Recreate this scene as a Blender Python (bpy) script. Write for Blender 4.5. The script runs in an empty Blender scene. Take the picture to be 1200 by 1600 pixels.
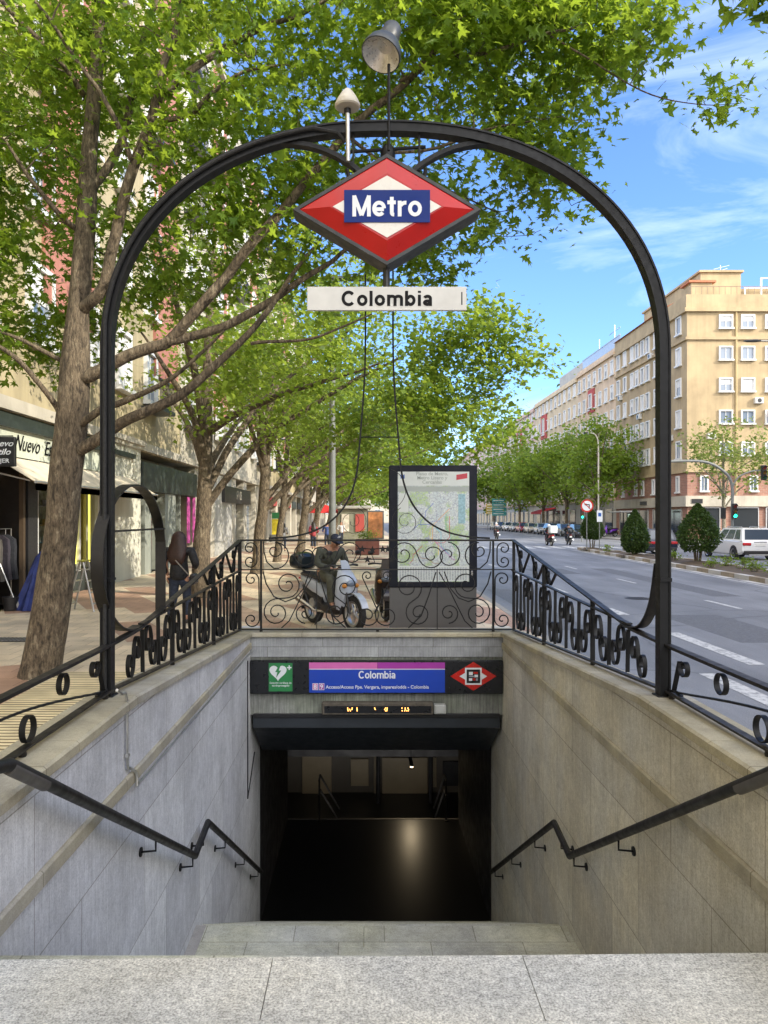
import bpy, bmesh, math, random
import numpy as np
from mathutils import Vector, Matrix, noise as mnoise
R = math.radians
rnd = random.Random(7)
SC = bpy.context.scene
COL = SC.collection
# ------------------------------------------------------------------ camera
cam_d = bpy.data.cameras.new('camera'); cam = bpy.data.objects.new('camera', cam_d); COL.objects.link(cam)
cam.location = (0, 0, 2.0); cam.rotation_euler = (R(90), 0, 0)
cam_d.sensor_fit = 'VERTICAL'; cam_d.sensor_height = 36; cam_d.lens = 26.0
cam_d.shift_x = 29/1600; cam_d.shift_y = 9/1600
cam_d.clip_start = 0.05; cam_d.clip_end = 3000
SC.camera = cam
# ------------------------------------------------------------------ sun and sky
SUN_EL, SUN_AZ = R(27), math.atan2(0.78, -0.42)      # azimuth measured from +Y towards +X
sun_dir = Vector((math.sin(SUN_AZ)*math.cos(SUN_EL), math.cos(SUN_AZ)*math.cos(SUN_EL), math.sin(SUN_EL)))
sd = bpy.data.lights.new('sun', 'SUN'); sd.energy = 2.4; sd.angle = R(0.53); sd.color = (1.0, 0.92, 0.78)
so = bpy.data.objects.new('sun', sd); COL.objects.link(so)
so.rotation_euler = (-sun_dir).to_track_quat('-Z', 'Y').to_euler()
W = bpy.data.worlds.new('World'); SC.world = W; W.use_nodes = True
nt = W.node_tree; nt.nodes.clear()
sky = nt.nodes.new('ShaderNodeTexSky'); sky.sky_type = 'NISHITA'; sky.sun_disc = False
sky.sun_elevation = SUN_EL; sky.sun_rotation = SUN_AZ; sky.altitude = 650; sky.air_density = 1.0; sky.dust_density = 0.25; sky.ozone_density = 2.0
tc = nt.nodes.new('ShaderNodeTexCoord')
sep = nt.nodes.new('ShaderNodeSeparateXYZ'); nt.links.new(tc.outputs['Generated'], sep.inputs[0])
mp = nt.nodes.new('ShaderNodeMapping'); mp.inputs['Scale'].default_value = (1.6, 1.6, 5.0); mp.inputs['Rotation'].default_value = (0.25, 0.35, 0.5)
nt.links.new(tc.outputs['Generated'], mp.inputs[0])
cn = nt.nodes.new('ShaderNodeTexNoise'); cn.inputs['Scale'].default_value = 1.9; cn.inputs['Detail'].default_value = 7; cn.inputs['Roughness'].default_value = 0.6; cn.inputs['Distortion'].default_value = 0.6
nt.links.new(mp.outputs[0], cn.inputs['Vector'])
cr = nt.nodes.new('ShaderNodeValToRGB'); cr.color_ramp.elements[0].position = 0.54; cr.color_ramp.elements[0].color = (0, 0, 0, 1)
cr.color_ramp.elements[1].position = 0.78; cr.color_ramp.elements[1].color = (.34, .34, .34, 1)
nt.links.new(cn.outputs['Fac'], cr.inputs[0])
mx = nt.nodes.new('ShaderNodeMix'); mx.data_type = 'RGBA'
tint = nt.nodes.new('ShaderNodeMix'); tint.data_type = 'RGBA'; tint.blend_type = 'MULTIPLY'; tint.inputs['Factor'].default_value = 1; nt.links.new(sky.outputs[0], tint.inputs['A']); tint.inputs['B'].default_value = (.62, .78, 1.05, 1)
nt.links.new(cr.outputs[0], mx.inputs['Factor']); nt.links.new(tint.outputs['Result'], mx.inputs['A']); mx.inputs['B'].default_value = (6.0, 6.4, 7.2, 1)
bg = nt.nodes.new('ShaderNodeBackground'); bg.inputs['Strength'].default_value = 0.15
wo = nt.nodes.new('ShaderNodeOutputWorld')
# bright broken cloud added behind the photographer, out of view, to fill the shade
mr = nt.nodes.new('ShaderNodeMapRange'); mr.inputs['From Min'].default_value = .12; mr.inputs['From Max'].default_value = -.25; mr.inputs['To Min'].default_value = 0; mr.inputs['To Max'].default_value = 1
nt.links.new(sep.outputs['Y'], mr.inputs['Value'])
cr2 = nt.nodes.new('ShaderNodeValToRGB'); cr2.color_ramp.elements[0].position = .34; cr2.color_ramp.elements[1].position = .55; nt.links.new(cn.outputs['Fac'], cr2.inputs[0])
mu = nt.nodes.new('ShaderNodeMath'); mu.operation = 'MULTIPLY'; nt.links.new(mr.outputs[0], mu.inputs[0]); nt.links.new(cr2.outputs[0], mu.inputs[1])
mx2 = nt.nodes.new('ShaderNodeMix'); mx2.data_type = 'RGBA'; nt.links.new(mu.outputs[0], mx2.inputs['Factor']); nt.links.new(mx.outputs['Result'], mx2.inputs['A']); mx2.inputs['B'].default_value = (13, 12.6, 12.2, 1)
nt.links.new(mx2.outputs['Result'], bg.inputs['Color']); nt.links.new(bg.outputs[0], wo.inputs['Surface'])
SC.view_settings.view_transform = 'Standard'; SC.view_settings.look = 'None'
SC.view_settings.exposure = 1.32; SC.view_settings.gamma = 1.0
SC.render.engine = 'CYCLES'
try:
    SC.cycles.max_bounces = 7; SC.cycles.transparent_max_bounces = 8; SC.cycles.use_denoising = True
except Exception: pass

# ------------------------------------------------------------------ helpers
K = 2.0/1.42          # the stairwell was measured in units of 1/K metre
class M:
    def __init__(s): s.v = []; s.f = []; s.m = []
    def add(s, vs, fs, mi=0):
        o = len(s.v); s.v += [tuple(v) for v in vs]; s.f += [tuple(i+o for i in f) for f in fs]; s.m += [mi]*len(fs)
    def box(s, c, d, mi=0, rot=None, b=0):
        x, y, z = d[0]/2, d[1]/2, d[2]/2
        if b > 0:
            b = min(b, x*.9, y*.9, z*.9)
            vs = []
            for sx in (-1, 1):
                for sy in (-1, 1):
                    for sz in (-1, 1):
                        vs += [(sx*x, sy*(y-b), sz*(z-b)), (sx*(x-b), sy*y, sz*(z-b)), (sx*(x-b), sy*(y-b), sz*z)]
            bm = bmesh.new()
            for v in vs: bm.verts.new(v)
            bmesh.ops.convex_hull(bm, input=bm.verts)
            bm.verts.index_update()
            vs = [v.co.copy() for v in bm.verts]; fs = [[v.index for v in f.verts] for f in bm.faces]; bm.free()
        else:
            vs = [Vector((i, j, k)) for i in (-x, x) for j in (-y, y) for k in (-z, z)]
            fs = [(0, 1, 3, 2), (4, 6, 7, 5), (0, 4, 5, 1), (2, 3, 7, 6), (0, 2, 6, 4), (1, 5, 7, 3)]
        if rot is not None: vs = [rot @ v for v in vs]
        c = Vector(c); s.add([v+c for v in vs], fs, mi)
    def bx(s, x0, x1, y0, y1, z0, z1, mi=0, b=0): s.box(((x0+x1)/2, (y0+y1)/2, (z0+z1)/2), (x1-x0, y1-y0, z1-z0), mi, None, b)
    def quad(s, a, b, c, d, mi=0): s.add([a, b, c, d], [(0, 1, 2, 3)], mi)
    def tube(s, path, r, n=8, mi=0, caps=True, closed=False):
        P = [Vector(p) for p in path]; N = len(P)
        rs = list(r) if hasattr(r, '__len__') else [r]*N
        T = []
        for i in range(N):
            if closed: t = P[(i+1) % N]-P[(i-1) % N]
            else: t = P[min(i+1, N-1)]-P[max(i-1, 0)]
            T.append(t.normalized() if t.length > 1e-9 else Vector((0, 0, 1)))
        u = T[0].orthogonal().normalized(); vs = []
        for i in range(N):
            u = (u-T[i]*u.dot(T[i]))
            u = u.normalized() if u.length > 1e-6 else T[i].orthogonal().normalized()
            w = T[i].cross(u)
            for k in range(n):
                a = 2*math.pi*k/n; vs.append(P[i]+(u*math.cos(a)+w*math.sin(a))*rs[i])
        fs = [(i*n+k, i*n+(k+1) % n, (i+1)*n+(k+1) % n, (i+1)*n+k) for i in range(N-1) for k in range(n)]
        if closed: fs += [((N-1)*n+k, (N-1)*n+(k+1) % n, (k+1) % n, k) for k in range(n)]
        elif caps: fs += [tuple(range(n-1, -1, -1)), tuple((N-1)*n+k for k in range(n))]
        s.add(vs, fs, mi)
    def strap(s, path, wd, w, t, mi=0, closed=False):
        P = [Vector(p) for p in path]; N = len(P); wd = Vector(wd).normalized(); vs = []
        for i in range(N):
            if closed: tt = P[(i+1) % N]-P[(i-1) % N]
            else: tt = P[min(i+1, N-1)]-P[max(i-1, 0)]
            nn = tt.cross(wd); nn = nn.normalized() if nn.length > 1e-9 else Vector((0, 0, 1))
            for a, b in ((-1, -1), (1, -1), (1, 1), (-1, 1)): vs.append(P[i]+wd*(a*w/2)+nn*(b*t/2))
        fs = [(i*4+k, i*4+(k+1) % 4, (i+1)*4+(k+1) % 4, (i+1)*4+k) for i in range(N-1) for k in range(4)]
        if closed: fs += [((N-1)*4+k, (N-1)*4+(k+1) % 4, (k+1) % 4, k) for k in range(4)]
        else: fs += [(3, 2, 1, 0), tuple((N-1)*4+k for k in range(4))]
        s.add(vs, fs, mi)
    def prism(s, pts, ax, a, b, mi=0):
        """pts in the plane of the two other axes; extruded along axis ax from a to b"""
        def mk(p, h):
            if ax == 'x': return (h, p[0], p[1])
            if ax == 'y': return (p[0], h, p[1])
            return (p[0], p[1], h)
        n = len(pts)
        s.add([mk(p, a) for p in pts]+[mk(p, b) for p in pts],
              [tuple(range(n)), tuple(range(2*n-1, n-1, -1))]+[(i, (i+1) % n, n+(i+1) % n, n+i) for i in range(n)], mi)
    def lathe(s, prof, org=(0, 0, 0), axis=(0, 0, 1), n=20, mi=0):
        A = Vector(axis).normalized(); u = A.orthogonal().normalized(); w = A.cross(u); O = Vector(org); vs = []
        for r, h in prof:
            for k in range(n):
                a = 2*math.pi*k/n; vs.append(O+A*h+(u*math.cos(a)+w*math.sin(a))*max(r, 1e-4))
        N = len(prof)
        fs = [(i*n+k, i*n+(k+1) % n, (i+1)*n+(k+1) % n, (i+1)*n+k) for i in range(N-1) for k in range(n)]
        s.add(vs, fs, mi)
    def loft(s, rings, mi=0, caps=True):
        n = len(rings[0]); vs = [p for r in rings for p in r]
        fs = [(i*n+k, i*n+(k+1) % n, (i+1)*n+(k+1) % n, (i+1)*n+k) for i in range(len(rings)-1) for k in range(n)]
        if caps: fs += [tuple(range(n-1, -1, -1)), tuple((len(rings)-1)*n+k for k in range(n))]
        s.add(vs, fs, mi)
    def ell(s, c, r, n=12, mi=0, rot=None):
        c = Vector(c); vs = []
        for i in range(n//2+1):
            t = math.pi*i/(n//2)
            for k in range(n):
                a = 2*math.pi*k/n; p = Vector((r[0]*math.sin(t)*math.cos(a), r[1]*math.sin(t)*math.sin(a), r[2]*math.cos(t)))
                if rot is not None: p = rot @ p
                vs.append(p+c)
        s.add(vs, [(i*n+k, (i+1)*n+k, (i+1)*n+(k+1) % n, i*n+(k+1) % n) for i in range(n//2) for k in range(n)], mi)
    def build(s, name, mats, parent=None, smooth=True, local=False, ang=35):
        if not isinstance(mats, (list, tuple)): mats = [mats]
        me = bpy.data.meshes.new(name)
        vs = s.v
        if parent is not None and not local:
            off = Vector((0, 0, 0)); p = parent
            while p is not None: off += p.location; p = p.parent
            vs = [(a[0]-off.x, a[1]-off.y, a[2]-off.z) for a in vs]
        me.from_pydata(vs, [], s.f)
        for mm in mats: me.materials.append(mm)
        me.polygons.foreach_set('material_index', s.m)
        bm = bmesh.new(); bm.from_mesh(me); bmesh.ops.recalc_face_normals(bm, faces=bm.faces); bm.to_mesh(me); bm.free()
        if smooth:
            me.polygons.foreach_set('use_smooth', [True]*len(me.polygons))
            try: me.set_sharp_from_angle(angle=R(ang))
            except Exception: pass
        me.update()
        o = bpy.data.objects.new(name, me); COL.objects.link(o)
        if parent is not None: o.parent = parent
        return o
def tag(o, label=None, cat=None, group=None, kind=None):
    if label: o['label'] = label
    if cat: o['category'] = cat
    if group: o['group'] = group
    if kind: o['kind'] = kind
    return o
def thing(name, label, cat, loc=(0, 0, 0), rz=0, group=None):
    o = bpy.data.objects.new(name, None); COL.objects.link(o); o.location = loc; o.rotation_euler = (0, 0, rz)
    o.empty_display_size = .2
    return tag(o, label, cat, group)
def copy_tree(o, parent=None):
    c = o.copy(); COL.objects.link(c); c.parent = parent
    for ch in list(o.children): copy_tree(ch, c)
    return c
def dup(o, loc, rz=None, label=None, scale=None):
    c = copy_tree(o); c.location = loc
    if rz is not None: c.rotation_euler = (0, 0, rz)
    if label: c['label'] = label
    if scale: c.scale = scale if hasattr(scale, '__len__') else (scale,)*3
    return c
def at(px, py, d): return Vector(((px-571)/1155*d, d, 2.0+(809-py)/1155*d))
def struct(o): o['kind'] = 'structure'; return o
def smooth_path(pts, n=6):
    P = [Vector(p) for p in pts]; out = []
    for i in range(len(P)-1):
        p0, p1, p2, p3 = P[max(i-1, 0)], P[i], P[i+1], P[min(i+2, len(P)-1)]
        for k in range(n):
            t = k/n
            out.append(0.5*((2*p1)+(-p0+p2)*t+(2*p0-5*p1+4*p2-p3)*t*t+(-p0+3*p1-3*p2+p3)*t**3))
    out.append(P[-1]); return out
FONT_CACHE = {}
def text(name, s, h, mat, parent, loc, face='-y', align='CENTER', bold=0.0, sx=1.0, ext=0.0015, shear=0.0, local=False, flip=False):
    cu = bpy.data.curves.new('t', 'FONT'); cu.body = s; cu.size = h; cu.align_x = align; cu.align_y = 'CENTER'
    cu.offset = bold*h; cu.extrude = ext; cu.shear = shear; cu.resolution_u = 3
    ob = bpy.data.objects.new('t', cu); COL.objects.link(ob)
    bpy.context.view_layer.update()
    dg = bpy.context.evaluated_depsgraph_get()
    me = bpy.data.meshes.new_from_object(ob.evaluated_get(dg))
    bpy.data.objects.remove(ob); bpy.data.curves.remove(cu)
    rot = {'-y': Matrix.Rotation(R(90), 4, 'X'), '+x': Matrix.Rotation(R(90), 4, 'Z') @ Matrix.Rotation(R(90), 4, 'X'),
           '-x': Matrix.Rotation(R(-90), 4, 'Z') @ Matrix.Rotation(R(90), 4, 'X')}[face]
    off = Vector((0, 0, 0)); p = parent
    if not local:
        while p is not None: off += p.location; p = p.parent
    me.transform(Matrix.Translation(Vector(loc)-off) @ rot @ Matrix.Diagonal((sx, 1, 1, 1)))
    me.materials.clear(); me.materials.append(mat)
    me.name = name
    o = bpy.data.objects.new(name, me); COL.objects.link(o)
    if parent is not None: o.parent = parent
    return o

# ------------------------------------------------------------------ materials
def nodes(name):
    m = bpy.data.materials.new(name); m.use_nodes = True; t = m.node_tree
    return m, t, t.nodes['Principled BSDF']
def coord(t, scale=(1, 1, 1), loc=(0, 0, 0), rot=(0, 0, 0), kind='Object'):
    c = t.nodes.new('ShaderNodeTexCoord'); m = t.nodes.new('ShaderNodeMapping')
    m.inputs['Scale'].default_value = scale; m.inputs['Location'].default_value = loc; m.inputs['Rotation'].default_value = rot
    t.links.new(c.outputs[kind], m.inputs[0]); return m.outputs[0]
def tnoise(t, vec, scale, detail=4, rough=.55, dist=0):
    n = t.nodes.new('ShaderNodeTexNoise'); n.inputs['Scale'].default_value = scale; n.inputs['Detail'].default_value = detail
    n.inputs['Roughness'].default_value = rough; n.inputs['Distortion'].default_value = dist
    t.links.new(vec, n.inputs['Vector']); return n.outputs['Fac']
def ramp(t, fac, stops):
    r = t.nodes.new('ShaderNodeValToRGB'); e = r.color_ramp.elements
    while len(e) < len(stops): e.new(0.5)
    for i, (p, c) in enumerate(stops):
        e[i].position = p; e[i].color = (*c, 1) if len(c) == 3 else c
    t.links.new(fac, r.inputs[0]); return r.outputs[0]
def mix(t, a, b, f, mode='MIX'):
    m = t.nodes.new('ShaderNodeMix'); m.data_type = 'RGBA'; m.blend_type = mode
    for sock, v in (('A', a), ('B', b)):
        if hasattr(v, 'links'): t.links.new(v, m.inputs[sock])
        else: m.inputs[sock].default_value = (*v, 1)
    if hasattr(f, 'links'): t.links.new(f, m.inputs['Factor'])
    else: m.inputs['Factor'].default_value = f
    return m.outputs['Result']
def bump(t, bsdf, h, strength=.3, dist=.01):
    b = t.nodes.new('ShaderNodeBump'); b.inputs['Strength'].default_value = strength; b.inputs['Distance'].default_value = dist
    t.links.new(h, b.inputs['Height']); t.links.new(b.outputs[0], bsdf.inputs['Normal'])
def vmul(c, k): return tuple(min(1, x*k) for x in c)
def mat(name, col, rough=.5, metal=0, var=.12, vs=6, bmp=0, bs=60, emit=0, coat=0, spec=None, alpha=None):
    m, t, b = nodes(name)
    v = coord(t)
    n = tnoise(t, v, vs)
    c = ramp(t, n, [(.3, vmul(col, 1-var)), (.7, vmul(col, 1+var))])
    t.links.new(c, b.inputs['Base Color'])
    b.inputs['Roughness'].default_value = rough; b.inputs['Metallic'].default_value = metal
    if var > 0:
        rr = ramp(t, tnoise(t, v, vs*2.3), [(.3, (rough*.8,)*3), (.7, (min(1, rough*1.2),)*3)]); t.links.new(rr, b.inputs['Roughness'])
    if bmp: bump(t, b, tnoise(t, v, bs), bmp, .005)
    if emit:
        b.inputs['Emission Color'].default_value = (*col, 1); b.inputs['Emission Strength'].default_value = emit
    if coat: b.inputs['Coat Weight'].default_value = coat; b.inputs['Coat Roughness'].default_value = .08
    if spec is not None: b.inputs['Specular IOR Level'].default_value = spec
    return m
def granite(name, col, speck=.35, brick=None, streak=0.0, stain=.25, tint=None, bmp=.25, rough=.75, sc=1.0):
    """brick = (axis 'x'|'y', width, height, zoff, 'v' or 'h')"""
    m, t, b = nodes(name); v = coord(t)
    f1 = tnoise(t, v, 190*sc, 2, .7); f2 = tnoise(t, v, 55*sc, 3, .6); f3 = tnoise(t, v, 1.3, 5, .6); f4 = tnoise(t, v, 7, 4, .6)
    c = ramp(t, f1, [(.34, vmul(col, 1-speck)), (.5, col), (.66, vmul(col, 1+speck))])
    c = mix(t, c, ramp(t, f2, [(.35, vmul(col, 1-speck*.6)), (.65, vmul(col, 1+speck*.5))]), .45)
    c = mix(t, c, ramp(t, f3, [(.35, (1-stain,)*3), (.62, (1.0,)*3)]), 1.0, 'MULTIPLY')
    c = mix(t, c, ramp(t, f4, [(.3, (1-stain*.6,)*3), (.6, (1.0,)*3)]), 1.0, 'MULTIPLY')
    if streak:
        vs = coord(t, (9, 9, .35)); s = tnoise(t, vs, 3.0, 5, .65)
        c = mix(t, c, ramp(t, s, [(.35, (1-streak,)*3), (.6, (1.0,)*3)]), 1.0, 'MULTIPLY')
        vs = coord(t, (14, 14, .9)); s = tnoise(t, vs, 4.0, 4, .7)
        c = mix(t, c, ramp(t, s, [(.4, (1-streak*.8,)*3), (.62, (1.0,)*3)]), 1.0, 'MULTIPLY')
    sp_ = tnoise(t, v, 17, 5, .75); c = mix(t, c, ramp(t, sp_, [(.27, (.5, .48, .45)), (.34, (1.0,)*3)]), .8, 'MULTIPLY')
    if tint is not None:
        f5 = tnoise(t, v, .8, 3); c = mix(t, c, mix(t, c, tint, 1.0, 'MULTIPLY'), ramp(t, f5, [(.38, (0,)*3), (.6, (1,)*3)]))
    h = f2
    if brick:
        ax, w, hh, zo, ori = brick
        cc = t.nodes.new('ShaderNodeTexCoord'); sp = t.nodes.new('ShaderNodeSeparateXYZ'); cb = t.nodes.new('ShaderNodeCombineXYZ')
        t.links.new(cc.outputs['Object'], sp.inputs[0])
        t.links.new(sp.outputs[{'x': 'X', 'y': 'Y'}[ax]], cb.inputs[0])
        ad = t.nodes.new('ShaderNodeMath'); ad.operation = 'ADD'; ad.inputs[1].default_value = zo
        t.links.new(sp.outputs['Z' if ori == 'v' else ('Y' if ax == 'x' else 'X')], ad.inputs[0]); t.links.new(ad.outputs[0], cb.inputs[1])
        br = t.nodes.new('ShaderNodeTexBrick'); br.inputs['Scale'].default_value = 1; br.inputs['Brick Width'].default_value = w; br.inputs['Row Height'].default_value = hh
        br.inputs['Mortar Size'].default_value = .005; br.inputs['Mortar Smooth'].default_value = .3; br.inputs['Bias'].default_value = 0
        br.inputs['Color1'].default_value = (.80, .80, .81, 1); br.inputs['Color2'].default_value = (1, 1, .985, 1); br.inputs['Mortar'].default_value = (.45, .43, .40, 1)
        t.links.new(cb.outputs[0], br.inputs['Vector'])
        c = mix(t, c, br.outputs['Color'], 1.0, 'MULTIPLY')
    t.links.new(c, b.inputs['Base Color']); b.inputs['Roughness'].default_value = rough
    bump(t, b, h, bmp, .006)
    return m
MAT = {}
iron = MAT['iron'] = mat('black_iron', (.0055, .006, .007), .5, 0, .3, 9, .15, 80, spec=.3)
iron2 = mat('worn_iron_rail', (.014, .013, .012), .5, 0, .45, 5, .2, 50, spec=.35)
wall_l = granite('granite_wall', (.90, .91, .93), .38, ('y', 1.35, .92, .45, 'v'), .16, .24, sc=.42)
wall_r = granite('granite_wall_treelit', (.90, .875, .78), .44, ('y', 1.25, .92, .45, 'v'), .14, .24, (1.0, .95, .84), sc=.42)  # yellow light from the trees is painted into base colour and tint
coping_m = granite('granite_coping', (.52, .49, .41), .25, ('y', 1.45, 3.0, 1.2, 'h'), 0, .3, (1.0, .95, .78))
slab_m = granite('granite_slab', (.55, .54, .49), .75, None, 0, .26, (1.0, .97, .90), .6, .8, .50)
step_m = granite('granite_step', (.55, .55, .50), .34, ('x', .95, .42, .28, 'h'), 0, .34, (.98, .96, .80), sc=.45)
lintel_m = granite('granite_lintel', (.50, .52, .54), .2, ('x', 1.75, .5, .04, 'v'), .2, .3)
conc_m = granite('lintel_concrete', (.40, .41, .39), .15, None, .35, .4, (.95, 1.0, .85))
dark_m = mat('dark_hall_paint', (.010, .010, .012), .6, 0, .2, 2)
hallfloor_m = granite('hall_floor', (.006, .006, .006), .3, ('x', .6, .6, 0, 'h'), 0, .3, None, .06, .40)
box_m = mat('blue_black_metal', (.028, .034, .042), .4, 0, .15, 3)
white_m = mat('white_paint', (.75, .75, .73), .45, 0, .05, 4)
black_m = mat('black_plastic', (.018, .018, .02), .4, 0, .15, 8)
rubber_m = mat('rubber', (.02, .02, .02), .85, 0, .2, 20, .3, 120)
chrome_m = mat('chrome', (.62, .62, .62), .22, 1, .06, 9)
alu_m = mat('aluminium', (.55, .55, .54), .38, .9, .1, 9)
def glassy(name, col, rough=.08):
    return mat(name, col, rough, 0, 0, 3, spec=.8)
glass_dark = glassy('dark_window_glass', (.035, .045, .055))
glass_blue = glassy('sky_window_glass', (.16, .20, .26), .1)
# ------------------------------------------------------------------ ground, pavement, road
def Zv(v): return (1.42-v)*K
HX0, HX1, HY1 = -2.12, 2.48, 12.2     # stairwell hole
def asphalt():
    m, t, b = nodes('asphalt'); v = coord(t)
    c = ramp(t, tnoise(t, v, 70, 3, .7), [(.3, (.135, .140, .150)), (.7, (.245, .250, .262))])
    c = mix(t, c, ramp(t, tnoise(t, coord(t, (1.2, .12, 1)), 1.2, 4), [(.35, (.78,)*3), (.65, (1.12,)*3)]), 1, 'MULTIPLY')
    c = mix(t, c, ramp(t, tnoise(t, v, .35, 5), [(.4, (.85,)*3), (.6, (1.08,)*3)]), 1, 'MULTIPLY')
    vo = t.nodes.new('ShaderNodeTexVoronoi'); vo.feature = 'DISTANCE_TO_EDGE'; vo.inputs['Scale'].default_value = .22
    n_ = t.nodes.new('ShaderNodeTexNoise'); n_.inputs['Scale'].default_value = 1.1; n_.inputs['Detail'].default_value = 6; t.links.new(v, n_.inputs['Vector'])
    t.links.new(mix(t, v, n_.outputs['Color'], .25), vo.inputs['Vector'])
    c = mix(t, c, ramp(t, vo.outputs['Distance'], [(.002, (.55,)*3), (.006, (1.0,)*3)]), .8, 'MULTIPLY')
    t.links.new(c, b.inputs['Base Color']); b.inputs['Roughness'].default_value = .62
    bump(t, b, tnoise(t, v, 90, 3), .5, .01); return m
def paving():
    m, t, b = nodes('paving_tiles'); v = coord(t)
    def brick(vec, w, h, c1, c2, mo, ms):
        br = t.nodes.new('ShaderNodeTexBrick'); br.inputs['Scale'].default_value = 1
        br.inputs['Brick Width'].default_value = w; br.inputs['Row Height'].default_value = h; br.inputs['Mortar Size'].default_value = ms
        br.inputs['Color1'].default_value = (*c1, 1); br.inputs['Color2'].default_value = (*c2, 1); br.inputs['Mortar'].default_value = (*mo, 1)
        br.inputs['Bias'].default_value = 0; br.inputs['Mortar Smooth'].default_value = .2
        t.links.new(vec, br.inputs['Vector']); return br
    # long reddish lozenges on cream
    vv = coord(t, (1, 1, 1), (0.3, 0.2, 0), (0, 0, R(62)))
    w = brick(vv, 2.4, .8, (0, 0, 0), (1, 1, 1), (0, 0, 0), .0)
    sel = ramp(t, w.outputs['Color'], [(.66, (0, 0, 0)), (.70, (1, 1, 1))])
    base = mix(t, (.72, .60, .43), (.46, .29, .20), sel)
    tiles = brick(coord(t, (1, 1, 1), (0, 0, 0), (0, 0, 0)), .4, .4, (.86, .86, .86), (1.08, 1.06, 1.02), (.5, .46, .42), .006)
    c = mix(t, base, tiles.outputs['Color'], 1, 'MULTIPLY')
    c = mix(t, c, ramp(t, tnoise(t, v, 1.1, 5), [(.35, (.72,)*3), (.6, (1.05,)*3)]), 1, 'MULTIPLY')
    c = mix(t, c, ramp(t, tnoise(t, v, 60, 3), [(.3, (.85,)*3), (.7, (1.1,)*3)]), 1, 'MULTIPLY')
    t.links.new(c, b.inputs['Base Color']); b.inputs['Roughness'].default_value = .6
    bump(t, b, tnoise(t, v, 40, 3), .2, .004); return m
def ribbed():
    m, t, b = nodes('ribbed_paving'); v = coord(t)
    wv = t.nodes.new('ShaderNodeTexWave'); wv.wave_type = 'BANDS'; wv.bands_direction = 'Y'; wv.inputs['Scale'].default_value = 3.3; wv.inputs['Distortion'].default_value = 0
    t.links.new(v, wv.inputs['Vector'])
    c = ramp(t, wv.outputs['Fac'], [(.12, (.16, .12, .06)), (.32, (.68, .56, .33)), (1, (.74, .62, .38))])
    c = mix(t, c, ramp(t, tnoise(t, v, 2.5, 5), [(.35, (.75,)*3), (.6, (1.05,)*3)]), 1, 'MULTIPLY')
    t.links.new(c, b.inputs['Base Color']); b.inputs['Roughness'].default_value = .7
    bump(t, b, wv.outputs['Fac'], .5, .01); return m
asph_m, pave_m, rib_m = asphalt(), paving(), ribbed()
kerb_m = granite('kerb_stone', (.36, .34, .31), .25, None, 0, .3)
def worn_paint():
    m, t, b = nodes('road_paint'); v = coord(t)
    c = ramp(t, tnoise(t, v, 9, 6, .75), [(.40, (.24, .245, .25)), (.50, (.52, .52, .51)), (.7, (.60, .60, .58))])
    t.links.new(c, b.inputs['Base Color']); b.inputs['Roughness'].default_value = .65; return m
paint_m = worn_paint()
soil_m = mat('median_soil', (.09, .065, .042), .95, 0, .35, 4, .6, 30)
def sheet(name, rects, z, m, mats=None):
    g = M()
    for (x0, x1, y0, y1) in rects: g.quad((x0, y0, z), (x1, y0, z), (x1, y1, z), (x0, y1, z))
    return struct(g.build(name, m, smooth=False))
def holed(x0, x1, y0, y1, hx0=HX0, hx1=HX1, hy0=2.0, hy1=HY1):
    return [(x0, hx0, y0, y1), (hx1, x1, y0, y1), (hx0, hx1, y0, hy0), (hx0, hx1, hy1, y1)]
earth_m = mat('ground_earth', (.20, .18, .15), .9, 0, .2, .3)
sheet('ground', holed(-900, 900, -300, 1600), -.16, earth_m)
KX = 2.95
sheet('pavement', holed(-7.9, KX, -30, 260), 0.0, pave_m)
sheet('ribbed_paving', [(-3.9, HX0-.01, -2, 9.6)], .004, rib_m)
sheet('road', [(KX+.15, 24.0, -60, 420)], -.13, asph_m)
sheet('side_street', [(24.2, 120, 51.5, 65.0)], -.126, asph_m)
sheet('far_pavement', [(24.2, 30.5, 65.2, 420), (24.2, 120, 65.2, 69.3), (24.2, 30.5, -60, 51.3)], .0, kerb_m)
g = M(); g.bx(KX, KX+.15, -30, 260, -.2, .003, b=.01); struct(g.build('kerb', kerb_m))
g = M(); g.bx(24.0, 24.2, 65.0, 420, -.2, .003); g.bx(24.0, 24.2, -60, 51.5, -.2, .003); g.bx(24.2, 120, 65.0, 65.2, -.2, .003); struct(g.build('far_kerb', kerb_m))
# markings, as 4 mm proud sheets
g = M(); z = -.126
def mL0(d): return 12.9+(d-23.7)*.047
def mark(x0, x1, y0, y1): g.quad((x0, y0, z), (x1, y0, z), (x1, y1, z), (x0, y1, z))
mark(4.55, 4.80, 4.0, 10.1)
mark(5.55, 5.80, 10.7, 13.7); mark(5.55, 5.80, 16.2, 17.4)
for k in range(9): mark(5.58, 5.78, 21+k*5.6, 22.6+k*5.6)
for k in range(-1, 9): mark(8.72, 8.84, 17.3+k*6.7, 19.1+k*6.7)
g.quad((mL0(-10)-.5, -10, z), (mL0(-10)-.4, -10, z), (mL0(49)-.4, 49, z), (mL0(49)-.5, 49, z))
for k in range(8): mark(16.9, 17.02, 20+k*6.7, 22+k*6.7)
for k in range(13): mark(5.0+k*1.05, 5.55+k*1.05, 51.2, 54.6)      # zebra crossing
for k in range(20): mark(20.6, 20.72, 74+k*7, 76+k*7)
struct(g.build('road_markings', paint_m, smooth=False))
patch_m = mat('road_patch_asphalt', (.115, .118, .125), .7, 0, .25, 20, .4, 90)
g = M()
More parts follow.
